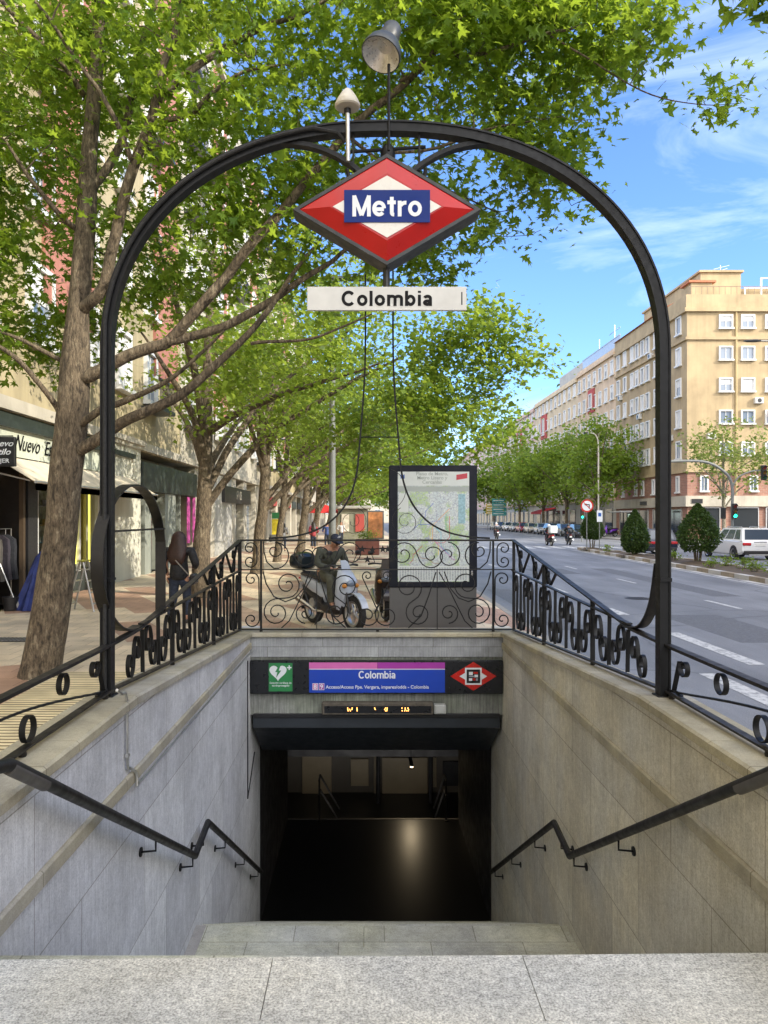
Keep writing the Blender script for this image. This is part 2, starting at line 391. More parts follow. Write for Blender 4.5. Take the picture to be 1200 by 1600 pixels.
for (xa, xb_, ya, yb3) in ((6.4, 7.7, 12.6, 16.2), (9.4, 10.2, 20, 31), (3.6, 4.3, 14, 22), (6.6, 8.2, 28, 31)): g.quad((xa, ya, -.1285), (xb_, ya, -.1285), (xb_, yb3, -.1285), (xa, yb3, -.1285))
struct(g.build('road_patch', patch_m, smooth=False))
t0 = thing('manhole_cover', 'round iron manhole cover in the road lane beyond the right railing', 'manhole cover', (7.2, 19.5, -.126))
g = M(); g.lathe([(.001, .006), (.33, .006), (.34, .0), (.36, -.003)], (7.2, 19.5, -.126), (0, 0, 1), 28); g.build('cover', mat('manhole_iron', (.05, .045, .04), .6, .3, .3, 12, .5, 40), t0)
g = M()
for k in range(5): g.box((7.2, 19.5-.22+k*.11, -.118), (.42, .03, .004))
g.build('grip_bars', black_m, t0, smooth=False)
# median with alternating kerb stones
kerb_tan = granite('kerb_tan', (.33, .27, .19), .2, None, 0, .3); kerb_pale = granite('kerb_pale', (.55, .53, .50), .2, None, 0, .2)
def mL(d): return 12.9+(d-23.7)*.047
def mR(d): return mL(d)+2.35-max(0, d-35)*.095
g = M(); yy = [-20, 0, 15, 25, 35, 42, 49]; g.prism([(mL(d)+.2, d) for d in yy]+[(mR(d)-.2, d) for d in yy[::-1]], 'z', -.2, -.015); struct(g.build('median_soil', soil_m, smooth=False))
g = M()
for k in range(60):
    y1_ = 49.2-k*1.1; y0_ = y1_-1.1
    for f, w in ((mL, .24), (lambda d: mR(d)-.24, .24)):
        a, b2 = f(y0_+.006), f(y1_-.006)
        g.prism([(a, y0_+.006), (a+w, y0_+.006), (b2+w, y1_-.006), (b2, y1_-.006)], 'z', -.2, .03, k % 2)
    g.quad((mL(y0_)-.30, y0_, -.122), (mL(y0_)-.005, y0_, -.122), (mL(y1_)-.005, y1_, -.122), (mL(y1_)-.30, y1_, -.122), 2+(k % 2))
g.prism([(mL(49.2), 49.21), (mR(49.2), 49.21), (mR(49.2)-.3, 49.6), (mL(49.2)+.3, 49.6)], 'z', -.2, .03, 0)
struct(g.build('median_kerb', [kerb_tan, kerb_pale, kerb_pale, kerb_m]))
# drain grates in the pavement
for (px, py) in ((20, 1000),):
    d = 1155*2/(py-809); c = at(px, py, d)
    t0 = thing('drain_grate', 'dark slotted drain grate set in the pavement behind the big tree trunk', 'drain grate', (c.x, c.y, .004))
    g = M(); g.bx(-.42, .42, -.2, .2, 0, .008); g.build('grate_frame', black_m, t0, local=True)
    g = M()
    for k in range(12): g.box((-.36+k*.065, 0, .010), (.03, .34, .008))
    g.build('grate_bars', alu_m, t0, local=True)

# ------------------------------------------------------------------ stairwell
XL, XR = -1.295*K, 1.545*K        # inner faces of the two side walls
YF = 8.30*K                       # front face of the far parapet
def cop(y):                       # top of the wall coping (world z) at y
    u = y/K
    if u < 4.1: return Zv(.985)
    if u < 8.3: return Zv(.985)+(Zv(1.285)-Zv(.985))*(u-4.1)/4.2
    return Zv(1.285)
def side_wall(name, label, s):
    x0 = XL if s < 0 else XR; m = wall_l if s < 0 else wall_r
    t0 = thing(name, label, 'wall', (x0, 3.4, 0))
    ys = [1.9]+[4.1*K, YF+.55]
    g = M()
    pts = [(1.9, -7.6)]+[(YF+1.1, -7.6), (YF+1.1, Zv(1.285)-.06)]+[(YF, cop(YF)-.06), (4.1*K, cop(4.1*K)-.06), (1.9, cop(2)-.06)]
    g.prism(pts, 'x', x0, x0+s*.30); g.build('wall', m, t0, smooth=False)
    g = M()                         # string course at pavement level
    g.bx(min(x0-s*.028, x0+s*.01), max(x0-s*.028, x0+s*.01), 2.0, YF-.01, -.075, .03, b=.012); g.build('string_course', coping_m, t0)
    g = M()                         # coping
    prev = None
    yy = [1.9, 3.4, 4.6, 4.1*K, 7.2, 8.6, 10.2, YF+.1]
    a, b = x0-s*.045, x0+s*.36
    prof = [(a, -.07), (a, -.015), (a+s*.018, 0), (b-s*.018, 0), (b, -.015), (b, -.07)]
    for i in range(len(yy)-1):
        ya, yb = yy[i]+.003, yy[i+1]-.003
        g.loft([[(p[0], ya, cop(ya)+p[1]) for p in prof], [(p[0], yb, cop(yb)+p[1]) for p in prof]])
    g.build('coping', coping_m, t0, smooth=False)
    # low strip that closes the ramp between coping and pavement outside
    return t0
wl = side_wall('stairwell_wall', 'left granite stair wall, bluish grey, with the conduit running down it', -1)
wr = side_wall('stairwell_wall', 'right granite stair wall, with yellow tree light painted into its colour, beside the road', 1)
g = M(); g.prism([(3.42, -.0), (3.42, -.30), (1.5, -.30), (1.5, -.0)], 'x', XL-.6, XR+.6)
# top landing slab in the foreground: edge not quite square with the stairs
def slab_poly(x0, x1, y0a, y0b): return None
def edge_y(x): return 3.345+(x-XL)/(XR-XL)*.06
def slab(name, x0, x1, y0, m, z1=0.0, z0=-.16, parent=None):
    g = M(); n = 8; top = [(x0+(x1-x0)*i/n, edge_y(x0+(x1-x0)*i/n)) for i in range(n+1)]
    pts = top+[(x1, y0), (x0, y0)]
    g.prism(pts, 'z', z0, z1); return g.build(name, m, parent, smooth=False)
t0 = thing('top_landing', 'speckled pale granite slabs of the top landing across the bottom of the photo', 'landing', (.2, 3.0, 0))
for i, (a, b) in enumerate(((XL-.0, -.4215), (-.4195, .7155), (.7175, XR))):
    slab('slab', a+.001, b-.001, 2.943, slab_m, 0, -.2, t0)
for i, (a, b) in enumerate(((XL-.0, -.1), (-.1, 1.05), (1.05, XR))):
    g = M(); g.bx(a, b-.002, 1.4, 2.941, -.2, 0); g.build('slab', slab_m, t0, smooth=False)
slab('riser', XL, XR, 3.0, step_m, -.2, -.36, t0)
# upper flight (14 risers), landing, lower flight
ZL = Zv(1.42+3.12-1.42+0.0)      # landing level
ZL = 2.0-3.12*K
t0 = thing('stair_flight', 'grey granite steps and half landing seen over the top slab', 'stairs', (.2, 5.0, -1.0))
g = M(); n = 14; y0 = 3.36; y1 = 5.05*K; dz = (0-ZL)/n
for i in range(1, n): 
    ya = y0+(y1-y0)*(i-1)/(n-1); yb = y0+(y1-y0)*i/(n-1)
    g.bx(XL, XR, ya+.0, yb+.02, -dz*(i+1)-.3, -dz*i)
g.build('upper_steps', step_m, t0, smooth=False)
LE = 5.66*K
g = M(); g.bx(XL, XR, y1-.1, LE-.40, ZL-.3, ZL-.001); 
g.build('half_landing', step_m, t0, smooth=False)
for (a, b) in ((XL, -.02), (-.015, XR)):
    g = M(); g.bx(a+.001, b-.001, LE-.397, LE, ZL-.17, ZL, b=.006); g.build('landing_nosing', step_m, t0)
g = M(); g.bx(XL, XL+.11, y1-.1, LE-.003, ZL-.01, ZL+.006); g.build('landing_edge_strip', kerb_m, t0, smooth=False)
ZF = 2.0-5.0*K
g = M(); n = 16; dz = (ZL-ZF)/n; y2 = YF+.9
for i in range(1, n):
    ya = LE+(y2-LE)*(i-1)/(n-1); yb = LE+(y2-LE)*i/(n-1)
    g.bx(XL, XR, ya+.004, yb+.02, ZL-dz*(i+1)-.3, ZL-dz*i)
g.build('lower_steps', step_m, t0, smooth=False)
# underground hall
YH = 12.3*K
t0 = thing('underground_hall', 'dark ticket hall under the station sign, lit by one lamp', 'hall', (.2, 15, ZF))
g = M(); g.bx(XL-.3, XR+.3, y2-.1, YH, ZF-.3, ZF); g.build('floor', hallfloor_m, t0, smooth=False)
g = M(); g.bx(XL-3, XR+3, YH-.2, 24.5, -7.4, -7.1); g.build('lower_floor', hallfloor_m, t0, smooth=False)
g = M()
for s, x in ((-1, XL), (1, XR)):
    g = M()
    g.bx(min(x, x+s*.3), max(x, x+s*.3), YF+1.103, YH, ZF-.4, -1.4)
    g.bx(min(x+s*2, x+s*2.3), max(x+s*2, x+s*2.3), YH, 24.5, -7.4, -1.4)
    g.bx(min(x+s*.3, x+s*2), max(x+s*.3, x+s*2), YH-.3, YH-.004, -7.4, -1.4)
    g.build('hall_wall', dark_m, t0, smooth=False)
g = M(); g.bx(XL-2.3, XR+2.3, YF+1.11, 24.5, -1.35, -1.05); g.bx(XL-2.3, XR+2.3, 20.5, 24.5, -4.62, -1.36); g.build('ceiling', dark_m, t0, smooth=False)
tan_m = mat('tan_wall_panel', (.30, .24, .15), .35, 0, .1, 2)
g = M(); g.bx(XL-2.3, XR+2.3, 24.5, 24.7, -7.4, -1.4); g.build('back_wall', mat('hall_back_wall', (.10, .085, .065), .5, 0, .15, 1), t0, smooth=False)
for (a, b, ya, yb) in ((472, 518, 1172, 1250), (548, 576, 1186, 1228), (584, 590, 1180, 1240), (597, 668, 1184, 1240), (676, 682, 1184, 1230), (692, 745, 1190, 1228)):
    A = at(a, ya, 24.4); B = at(b, yb, 24.4)
    g = M(); g.bx(A.x, B.x, 24.40, 24.498, B.z, A.z, b=.01); g.build('wall_panel', tan_m if a < 690 else dark_m, t0)
for px in (591, 673):
    c = at(px, 1200, 23.6); g = M(); g.tube([(c.x, 23.6, -7.1), (c.x, 23.6, -4.63)], .07, 10); g.build('column', dark_m, t0)
g = M(); g.bx(XL, XR, YH-.06, YH+.004, ZF-.02, ZF+.006); g.build('step_edge', mat('dark_step_edge', (.10, .09, .08), .6), t0, smooth=False)
# lamp hanging in the hall
lampglow = mat('lamp_glow', (1.0, .78, .45), .5, 0, 0, 1, emit=5)
t1 = thing('hall_lamp', 'small lit lamp glowing in the dark hall', 'lamp', (1.12, 18.2, -4.05))
g = M(); g.box((1.12, 18.2, -4.0), (.09, .6, .05), 0, None, .01); g.build('lamp_housing', black_m, t1)
g = M(); g.box((1.12, 18.2, -4.04), (.07, .56, .03), 0, None, .01); g.build('lamp_tube', lampglow, t1)
g = M(); g.tube([(1.12, 18.2, -3.98), (1.12, 18.2, -1.36)], .008, 6); g.build('hanger', black_m, t1)
ld = bpy.data.lights.new('hall_light', 'AREA'); ld.shape = 'RECTANGLE'; ld.size = .12; ld.size_y = .6; ld.energy = 5; ld.color = (1, .80, .52)
lo = bpy.data.objects.new('hall_light', ld); COL.objects.link(lo); lo.parent = t1; lo.location = (0, 0, -.03)
# handrails in the hall
for s, lab in ((-1, 'black handrail on the left going down inside the dark hall'), (1, 'black handrail on the right going down inside the dark hall')):
    x = XL+.75 if s < 0 else XR-.3
    t1 = thing('hall_handrail', lab, 'handrail', (x, YH, ZF), group='handrails in the hall')
    for dzz in (0, -.35):
        g = M(); g.tube([(x, YH-.2, ZF+.95+dzz), (x, YH+.2, ZF+.95+dzz), (x+.35*(1 if s < 0 else 0), YH+3.0, ZF-.95+dzz)], .024, 8); g.build('rail', iron2, t1)
    g = M(); g.tube([(x, YH-.1, ZF), (x, YH-.1, ZF+.95)], .022, 8); g.tube([(x, YH-.16, ZF), (x, YH-.16, ZF+.02)], .05, 8); g.build('baluster', iron2, t1)
# ------------------------------------------------------------------ far parapet / lintel
t0 = thing('entrance_lintel', 'grey granite and concrete lintel over the dark station entrance', 'lintel', (.2, YF, 0))
g = M(); g.bx(XL-.31, XR+.31, YF-.06, YF+.50, Zv(1.285)-.075, Zv(1.285)-.002, b=.015); g.build('coping', coping_m, t0)
g = M(); g.bx(XL, XR, YF, YF+.45, -.20, Zv(1.285)-.078); g.build('stone_band', lintel_m, t0, smooth=False)
g = M(); g.bx(XL, XR, YF+.04, YF+.45, Zv(2.22), -.203); g.build('concrete_beam', conc_m, t0, smooth=False)
g = M(); g.prism([(YF+.02, Zv(2.22)-.003), (YF+.02, Zv(2.36)), (YF+1.05, Zv(2.84)), (YF+1.10, Zv(2.84)), (YF+1.10, Zv(2.22)-.003)], 'x', XL+.045, XR-.045)
g.build('shutter_housing', box_m, t0, smooth=False)
g = M(); g.bx(XL+.05, XR-.05, YF-.0, YF+.04, Zv(2.25), Zv(2.20), b=.01); g.build('housing_trim', black_m, t0)
# sign strip across the lintel
zt, zb = 2.0-(1032-809)/(1155/(YF-.05)), 2.0-(1084-809)/(1155/(YF-.05))
board_m = mat('sign_board_black', (.012, .013, .016), .3, 0, .1, 4)
t0 = thing('station_sign', 'long black station sign strip with blue Colombia panel over the entrance', 'sign', (.2, YF-.05, (zt+zb)/2))
yb = YF-.06
g = M(); g.bx(XL+.01, XR-.01, yb, YF+.035, zb, zt, b=.008); g.build('backboard', board_m, t0)
def px_x(px, y): return (px-571)/1155*y
def px_z(py, y): return 2.0+(809-py)/1155*y
def panel(name, a, b, c, d, m, y, th=.006, parent=None):
    g = M(); g.bx(px_x(a, y), px_x(b, y), y-th, y, px_z(d, y), px_z(c, y)); return g.build(name, m, parent, smooth=False)
green_m = mat('sign_green', (.03, .22, .07), .35, 0, .05, 4); blue_m = mat('sign_blue', (.012, .055, .42), .35, 0, .04, 4)
pink_m = mat('sign_pink', (.62, .14, .42), .35, 0, .05, 4); purple_m = mat('sign_purple', (.36, .04, .34), .35, 0, .05, 4)
swhite = mat('sign_white', (.72, .75, .78), .4, 0, .04, 4); red_m = mat('sign_red', (.52, .02, .015), .25, 0, .1, 3, coat=.5)
pg = panel('defibrillator_panel', 420, 457, 1036, 1080, green_m, yb-.001, parent=t0); pg['label'] = 'green panel with a white heart and lightning bolt'
y = yb-.0075
hx, hz = px_x(434.5, y), px_z(1050, y); g = M(); pts = []
for i in range(28):
    a = 2*math.pi*i/28; pts.append((hx+.0085*16*math.sin(a)**3, hz+.0085*(13*math.cos(a)-5*math.cos(2*a)-2*math.cos(3*a)-math.cos(4*a))))
g.prism(pts, 'y', y-.002, y); g.build('heart', swhite, pg)
g = M(); g.prism([(hx+.01, hz+.10), (hx-.045, hz+.0), (hx-.01, hz+.0), (hx-.03, hz-.09), (hx+.05, hz+.025), (hx+.012, hz+.025), (hx+.04, hz+.10)], 'y', y-.005, y-.003); g.build('bolt', green_m, pg)
g = M(); cx, cz = px_x(452, y), px_z(1043, y); g.bx(cx-.035, cx+.035, y-.002, y, cz-.01, cz+.01); g.bx(cx-.01, cx+.01, y-.0035, y-.0021, cz-.035, cz+.035); g.build('plus', swhite, pg)
text('caption', 'Estación cardiaca de\ncardioprotegido', .042, swhite, pg, (px_x(438.5, y), y-.001, px_z(1069, y)), bold=.01)
panel('blue_panel', 483, 695, 1046, 1082, blue_m, yb-.001, parent=t0)
panel('pink_stripe', 483, 589.6, 1035, 1044.8, pink_m, yb-.001, parent=t0); panel('purple_stripe', 590, 695, 1035, 1044.8, purple_m, yb-.001, parent=t0)
panel('white_line', 483, 695, 1044.9, 1045.9, swhite, yb-.001, parent=t0)
text('station_name', 'Colombia', .185, swhite, t0, (px_x(589, y), y-.001, px_z(1054.5, y)), bold=.018)
text('direction_text', 'Acceso/Access Ppe. Vergara, impares/odds - Colombia', .073, swhite, t0, (px_x(589.5, y), y-.001, px_z(1073.5, y)), bold=.012)
for px, s in ((492.5, '8'), (502.5, '9')):
    q = panel('line_badge', px-4.3, px+4.3, 1067.5, 1078, swhite, y, .002, t0); panel('badge_field', px-3.6, px+3.6, 1068.3, 1077.2, pink_m if s == '8' else purple_m, y-.0025, .001, q)
    text('line_number', s, .10, swhite, q, (px_x(px, y), y-.006, px_z(1073, y)), bold=.02)
def diamond(cx, cz, hw, hh): return [(cx-hw, cz), (cx, cz+hh), (cx+hw, cz), (cx, cz-hh)]
cx, cz = px_x(739.5, y), px_z(1056.5, y); k = y/1155
g = M(); g.prism(diamond(cx, cz, 36*k, 22.5*k), 'y', y-.002, y); dm = g.build('red_diamond', red_m, t0)
g = M(); g.prism(diamond(cx, cz, 21.5*k, 13.5*k), 'y', y-.004, y-.0022); g.build('white_diamond', swhite, dm)
g = M(); g.bx(cx-13*k, cx+13*k, y-.006, y-.0042, cz-13.3*k, cz+13.3*k); sq = g.build('white_square', swhite, dm)
g = M(); g.bx(cx-10.5*k, cx+10.5*k, y-.008, y-.0062, cz-10.6*k, cz+10.6*k); g.build('black_square', board_m, dm)
g = M()
for (a, b, c, d, mi) in ((-7, -1, 2, 7, 0), (0, 7, 4, 7, 1), (-7, 1, -1, 1, 2), (1.6, 7, -1.5, 2.6, 0), (-7, -2, -7, -3, 0), (-1, 3, -6.5, -2.5, 1), (4, 7, -7, -3, 2)):
    g.bx(cx+a*k, cx+b*k, y-.0095, y-.0082, cz+c*k, cz+d*k, mi)
g.build('emblem_marks', [swhite, red_m, mat('grey_mark', (.3, .32, .36), .4)], dm, smooth=False)
g = M(); g.tube([(XR-.05, yb+.02, zb+.02), (XR-.045, yb+.02, zt-.05), (XR-.08, yb+.02, zt-.01)], .006, 6); g.build('cable', black_m, t0)
# LED display
led_m = mat('amber_led', (1.0, .42, .10), .5, 0, 0, 1, emit=2.2)
yl = YF-.09
t0 = thing('led_display', 'narrow weathered display box with amber lettering under the station sign', 'display', (0, yl, px_z(1105, yl)))
g = M(); g.bx(px_x(503, yl), px_x(677, yl), yl, YF+.036, px_z(1117, yl), px_z(1098, yl), b=.01); g.build('housing', mat('rusty_housing', (.11, .095, .075), .7, .2, .3, 12), t0)
panel('screen', 507, 674, 1103, 1114, board_m, yl-.001, .004, t0)
g = M(); rr = random.Random(3)
for cxp in (543, 546, 549, 557, 585, 598, 601, 604, 616, 627, 632, 635, 637):
    for k2 in range(3):
        a = cxp+rr.uniform(-.8, .8); bb = 1105.3+k2*2.1
        if rr.random() < .8: g.bx(px_x(a, yl), px_x(a+1.4, yl), yl-.007, yl-.0055, px_z(bb+1.5, yl), px_z(bb, yl))
g.build('lettering', led_m, t0, smooth=False)
t0 = thing('junction_box', 'small pale plastic junction box at the right end of the display', 'junction box', (px_x(687, yl), yl+.05, px_z(1107, yl)))
g = M(); g.bx(px_x(678.5, yl), px_x(697, yl), yl+.0, YF+.036, px_z(1116, yl), px_z(1101.5, yl), b=.012); g.build('box_body', mat('pale_grey_plastic', (.42, .43, .41), .5), t0)
g = M(); g.bx(px_x(681, yl), px_x(694.5, yl), yl-.006, yl-.0005, px_z(1114, yl), px_z(1103.5, yl), b=.003); g.build('cover', mat('pale_cover_plastic', (.47, .48, .46), .45), t0)
# conduit on the left wall
t0 = thing('wall_conduit', 'grey steel conduit running down the left stair wall under the arch post', 'conduit', (XL, 5.6, 0))
def wl_pt(px, py, o=.02):
    x = XL+o; d = x*1155/(px-571); return at(px, py, d)
P = [wl_pt(183, 1078), wl_pt(190, 1084), wl_pt(198, 1092), wl_pt(199, 1190), wl_pt(204, 1200), wl_pt(213, 1208, .04), wl_pt(214, 1228, .05)]
g = M(); g.tube(smooth_path(P, 4), .011, 8); g.build('pipe', alu_m, t0)
g = M(); P2 = [wl_pt(214, 1228, .05)]+[Vector((XL+.04, P[-1].y+(YF-P[-1].y)*k/6, -.095)) for k in range(1, 7)]
g.tube(P2, .009, 8); g.build('long_pipe', alu_m, t0)
g = M()
for q in (wl_pt(199, 1110), wl_pt(199, 1180)): g.box(q, (.03, .035, .02))
g.build('clip', alu_m, t0, smooth=False)
t0 = thing('cable_guard', 'thin dark cable frame on the left wall beside the sign strip', 'cable', (XL, YF-.3, -1))
g = M(); a = wl_pt(390, 1040); g.tube([Vector((XL+.012, YF-.30, -.2)), Vector((XL+.012, YF-.30, Zv(3.0)-.1)), Vector((XL+.012, YF+.4, Zv(2.72)))], .009, 6); g.build('cable', black_m, t0)
# ------------------------------------------------------------------ wall handrails
def handrail(label, s, pts, brs):
    x = (XL+.127) if s < 0 else (XR-.127)
    t0 = thing('handrail', label, 'handrail', (x, 5, -1), group='wall handrails')
    P = [Vector((x, y, z)) for y, z in pts]
    g = M(); g.tube(P, .034, 14); g.build('rail', iron2, t0)
    g = M(); a, b = Vector((x, pts[2][0], pts[2][1]-.038)), Vector((x, pts[3][0], pts[3][1]-.038))
    for (y, zr) in brs:
        g = M(); xw = XL if s < 0 else XR
        g.tube([(x, y, zr-.02), (x, y, zr-.115), (xw-s*.01, y, zr-.125)], .009, 7)
        g.lathe([(0, 0), (.038, 0), (.038, .012), (0, .012)], (xw-s*.0005, y, zr-.125), (-s, 0, 0), 14)
        g.build('bracket', iron, t0)
    # drip sleeve near the top
    g = M(); a = P[2]; b = P[2]+(P[3]-P[2]).normalized()*.45
    g.tube([a+Vector((0, 0, -.012)), b+Vector((0, 0, -.012))], .036, 12); g.build('sleeve', mat('dull_sleeve', (.07, .065, .06), .5), t0)
def zy(u, v): return (u*K, 2.0-v*K)
def lerp_z(pts, y):
    for (a, b), (c, d) in zip(pts[:-1], pts[1:]):
        if a <= y <= c: return b+(d-b)*(y-a)/(c-a)
    return pts[-1][1]
ptsL = [zy(1.7, .80), zy(2.35, .80), zy(2.50, .835), zy(5.23, 2.39), zy(5.66, 2.33), zy(8.56, 4.10)]
ptsR = [zy(1.7, .86), zy(2.50, .86), zy(2.60, .885), zy(5.27, 2.41), zy(5.70, 2.35), zy(8.56, 4.10)]
for s, pts, lab in ((-1, ptsL, 'black tube handrail on the left stair wall'), (1, ptsR, 'black tube handrail on the right stair wall')):
    handrail(lab, s, pts, [(y, lerp_z(pts, y)) for y in (2.9, 4.25*K, 5.16*K, 5.50*K, 6.35*K, 7.35*K, 8.3*K)])
# ------------------------------------------------------------------ wrought iron railings
def spiral(c, r, a_end, turns, cw=1, r0=.12, n=26):
    """from the inner end out to angle a_end at radius r"""
    out = []
    for i in range(n+1):
        t = i/n; rr = r*(r0+(1-r0)*t**.85); a = a_end-cw*(1-t)*turns*2*math.pi
        out.append((c[0]+rr*math.cos(a), c[1]+rr*math.sin(a)))
    return out
def s_scroll(c1, r1, c2, r2, cw=1, t1=1.35, t2=1.35, r0=.12):
    dx, dz = c2[0]-c1[0], c2[1]-c1[1]; D = math.hypot(dx, dz); ph = math.atan2(dz, dx)
    th = math.acos(max(-1, min(1, (r1+r2)/max(D, 1e-6))))
    a1 = ph-cw*th; a2 = a1+math.pi
    return spiral(c1, r1, a1, t1, cw, r0)+spiral(c2, r2, a2, t2, cw, r0)[::-1]
def c_scroll(c1, r1, c2, r2, cw=1, t=1.35, bulge=.0):
    dx, dz = c2[0]-c1[0], c2[1]-c1[1]; D = math.hypot(dx, dz); ph = math.atan2(dz, dx)
    th = math.acos(max(-1, min(1, (r1-r2)/max(D, 1e-6))))
    a1 = ph-cw*th; a2 = ph-cw*th
    return spiral(c1, r1, a1, t, cw)+spiral(c2, r2, a2, t, -cw)[::-1]
XRL, XRR = -1.415*K, 1.665*K
YR = 8.36*K
ut = 8.36
def rail_zb(u): return Zv(.955) if u < 4.1 else Zv(.955)+(Zv(1.262)-Zv(.955))*(u-4.1)/(ut-4.1)
def rail_zm(u): return Zv(.66)+(Zv(.585)-Zv(.66))*max(0, u-4.7)/(ut-4.7)
def rail_zt(u):
    if u < 4.63: return Zv(.70)
    return Zv(.69)+(Zv(.25)-Zv(.69))*(u-4.63)/(ut-4.63)
def side_rail(s, label):
    x = XRL if s < 0 else XRR
    t0 = thing('iron_railing', label, 'railing', (x, 4.1*K, Zv(.955)), group='wrought iron railings around the stairwell')
    us = [1.35, 2.2, 3.0, 3.6, 4.1, 4.63, 5.5, 6.5, 7.5, ut]
    g = M(); g.strap([(x, u*K, rail_zt(u)) for u in us], (1, 0, 0), .062, .016)
    g.strap([(x, u*K, rail_zt(u)-.015) for u in us], (1, 0, 0), .026, .016); g.build('top_rail', iron2, t0)
    g = M(); g.strap([(x, u*K, rail_zm(u)-.012) for u in [4.66, 5.5, 6.5, 7.5, ut]], (1, 0, 0), .05, .014); g.build('middle_rail', iron2, t0)
    g = M(); g.strap([(x, u*K, rail_zb(u)) for u in us], (1, 0, 0), .055, .014); g.strap([(x, u*K, rail_zb(u)-.012) for u in us], (1, 0, 0), .02, .012); g.build('bottom_rail', iron2, t0)
    for u in (3.05, 4.02, 5.42, 6.9):
        g = M(); zc = rail_zb(u); g.lathe([(.001, .012), (.022, .0), (.026, -.02), (.018, -.045), (.034, -.055), (.034, -.07)], (x, u*K, zc-.01), (0, 0, 1), 10); g.build('foot', iron2, t0)
    wd = (1, 0, 0)
    # uprights
    for u in (5.42, 6.9, 8.30):
        g = M(); g.strap([(x, u*K, rail_zb(u)), (x, u*K, rail_zt(u))], wd, .045, .022); g.build('upright', iron, t0)
    # scrolls of the lower band, all S shaped, standing up
    uu = 4.32; i = 0
    while uu < 8.1:
        w = .36; zb_, zm_ = rail_zb(uu+.15)+.012, (rail_zm(uu+.15) if uu > 4.5 else rail_zt(uu+.1))-.03
        h = zm_-zb_; y = (uu+.03)*K; wm = w*K
        r1 = min(.098, h*.27); rr2 = r1*1.0
        fl = (-1)**i
        c1 = (y+wm*.27, zb_+r1+.004); c2 = (y+wm*.62, zm_-rr2-.004)
        if fl < 0: c1 = (y+wm*.62, zb_+r1+.004); c2 = (y+wm*.27, zm_-rr2-.004)
        st_ = 1.45; r1 = min(.122, h/st_*.36); mid_z = (zb_+zm_)/2
        c1 = (y+wm*(.27 if fl > 0 else .64), mid_z-h/st_/2+r1+.003); c2 = (y+wm*(.64 if fl > 0 else .27), mid_z+h/st_/2-r1-.003)
        g = M(); g.strap([(x, p[0], mid_z+(p[1]-mid_z)*st_) for p in s_scroll(c1, r1, c2, r1, fl, 1.12, 1.12, .30)], wd, .034, .011)
        g.build('scroll', iron, t0)
        g = M(); g.strap([(x, y+wm*.97, zb_-.01), (x, y+wm*.93, zm_+.02)], wd, .036, .010); g.build('bar', iron, t0)
        uu += w; i += 1
    # upper triangular band
    for (u1, u2) in ((8.15, 7.5), (7.4, 6.9), (6.85, 6.45)):
        um = (u1+u2)/2; h = rail_zt(um)-rail_zm(um)-.04; r = min(.085, h*.30)
        c1 = ((um+.1)*K, rail_zm(um)+r+.012); c2 = ((um+.1)*K, rail_zt(um)-r-.04)
        if h > .16:
            g = M(); g.strap([(x, p[0], p[1]) for p in c_scroll(c1, r, c2, r, 1, 1.3)], wd, .036, .008); g.build('scroll', iron, t0)
        g = M(); g.strap([(x, u1*K, rail_zt(u1)-.01), (x, (u1+u2)/2*K, rail_zm(um)+.02), ], wd, .036, .009)
        g.strap([(x, u2*K, rail_zt(u2)-.01), (x, (u1+u2)/2*K, rail_zm(um)+.02), ], wd, .036, .009); g.build('brace', iron, t0)
    # near part: thin rod and rings
    g = M(); g.tube(smooth_path([(x, 4.05*K, rail_zb(4)+.02), (x, 3.93*K, rail_zb(4)+.035), (x, 3.06*K, Zv(.80)), (x, 2.2*K, Zv(.76)), (x, 1.4*K, Zv(.74))], 6), .009, 7); g.build('thin_rod', iron, t0)
    for (u, zc, r) in ((3.46, (rail_zt(3.46)+Zv(.845))/2-.008, .068), (3.10, (rail_zb(3.1)+Zv(.815))/2, .077), (2.55, (rail_zb(3.1)+Zv(.79))/2, .08)):
        g = M(); g.strap([(x, u*K+r*math.cos(a), zc+r*math.sin(a)) for a in [2*math.pi*k/24 for k in range(24)]], wd, .036, .008, closed=True); g.build('ring', iron, t0)
    c1 = (3.90*K, Zv(.70)-.10)
    g = M(); g.strap([(x, p[0], p[1]) for p in spiral((3.86*K, Zv(.70)-.115), .085, R(20), 1.2, 1)]+[(x, 3.99*K, Zv(.93)), (x, 3.9*K, rail_zb(4)+.02)], wd, .036, .008); g.build('scroll', iron, t0)
    return t0
side_rail(-1, 'sloping iron scroll railing on the left wall, beside the tree'); side_rail(1, 'sloping iron scroll railing on the right wall, beside the road')
# far railing
t0 = thing('iron_railing', 'straight iron scroll railing across the far end of the stairwell, with star bars', 'railing', ((XRL+XRR)/2, YR, Zv(1.262)), group='wrought iron railings around the stairwell')
zb, zm, zt = Zv(1.262), Zv(.585), Zv(.25); wy = (0, 1, 0)
def fx(px): return px_x(px, YR)
def fz(py): return px_z(py, YR)
g = M(); g.strap([(XRL, YR, zt), (XRR, YR, zt)], wy, .05, .016); g.strap([(XRL, YR, zt-.014), (XRR, YR, zt-.014)], wy, .02, .014); g.build('top_rail', iron2, t0)
g = M(); g.strap([(XRL, YR, zm), (XRR, YR, zm)], wy, .045, .014); g.build('middle_rail', iron2, t0)
g = M(); g.strap([(XRL, YR, zb), (XRR, YR, zb)], wy, .05, .018); g.build('bottom_rail', iron2, t0)
for px in (375.5, 408, 770.5, 802.5):
    g = M(); g.strap([(fx(px), YR, zb-.01), (fx(px), YR, zt)], wy, .03, .030 if px in (408, 770.5) else .04); g.build('upright', iron, t0)
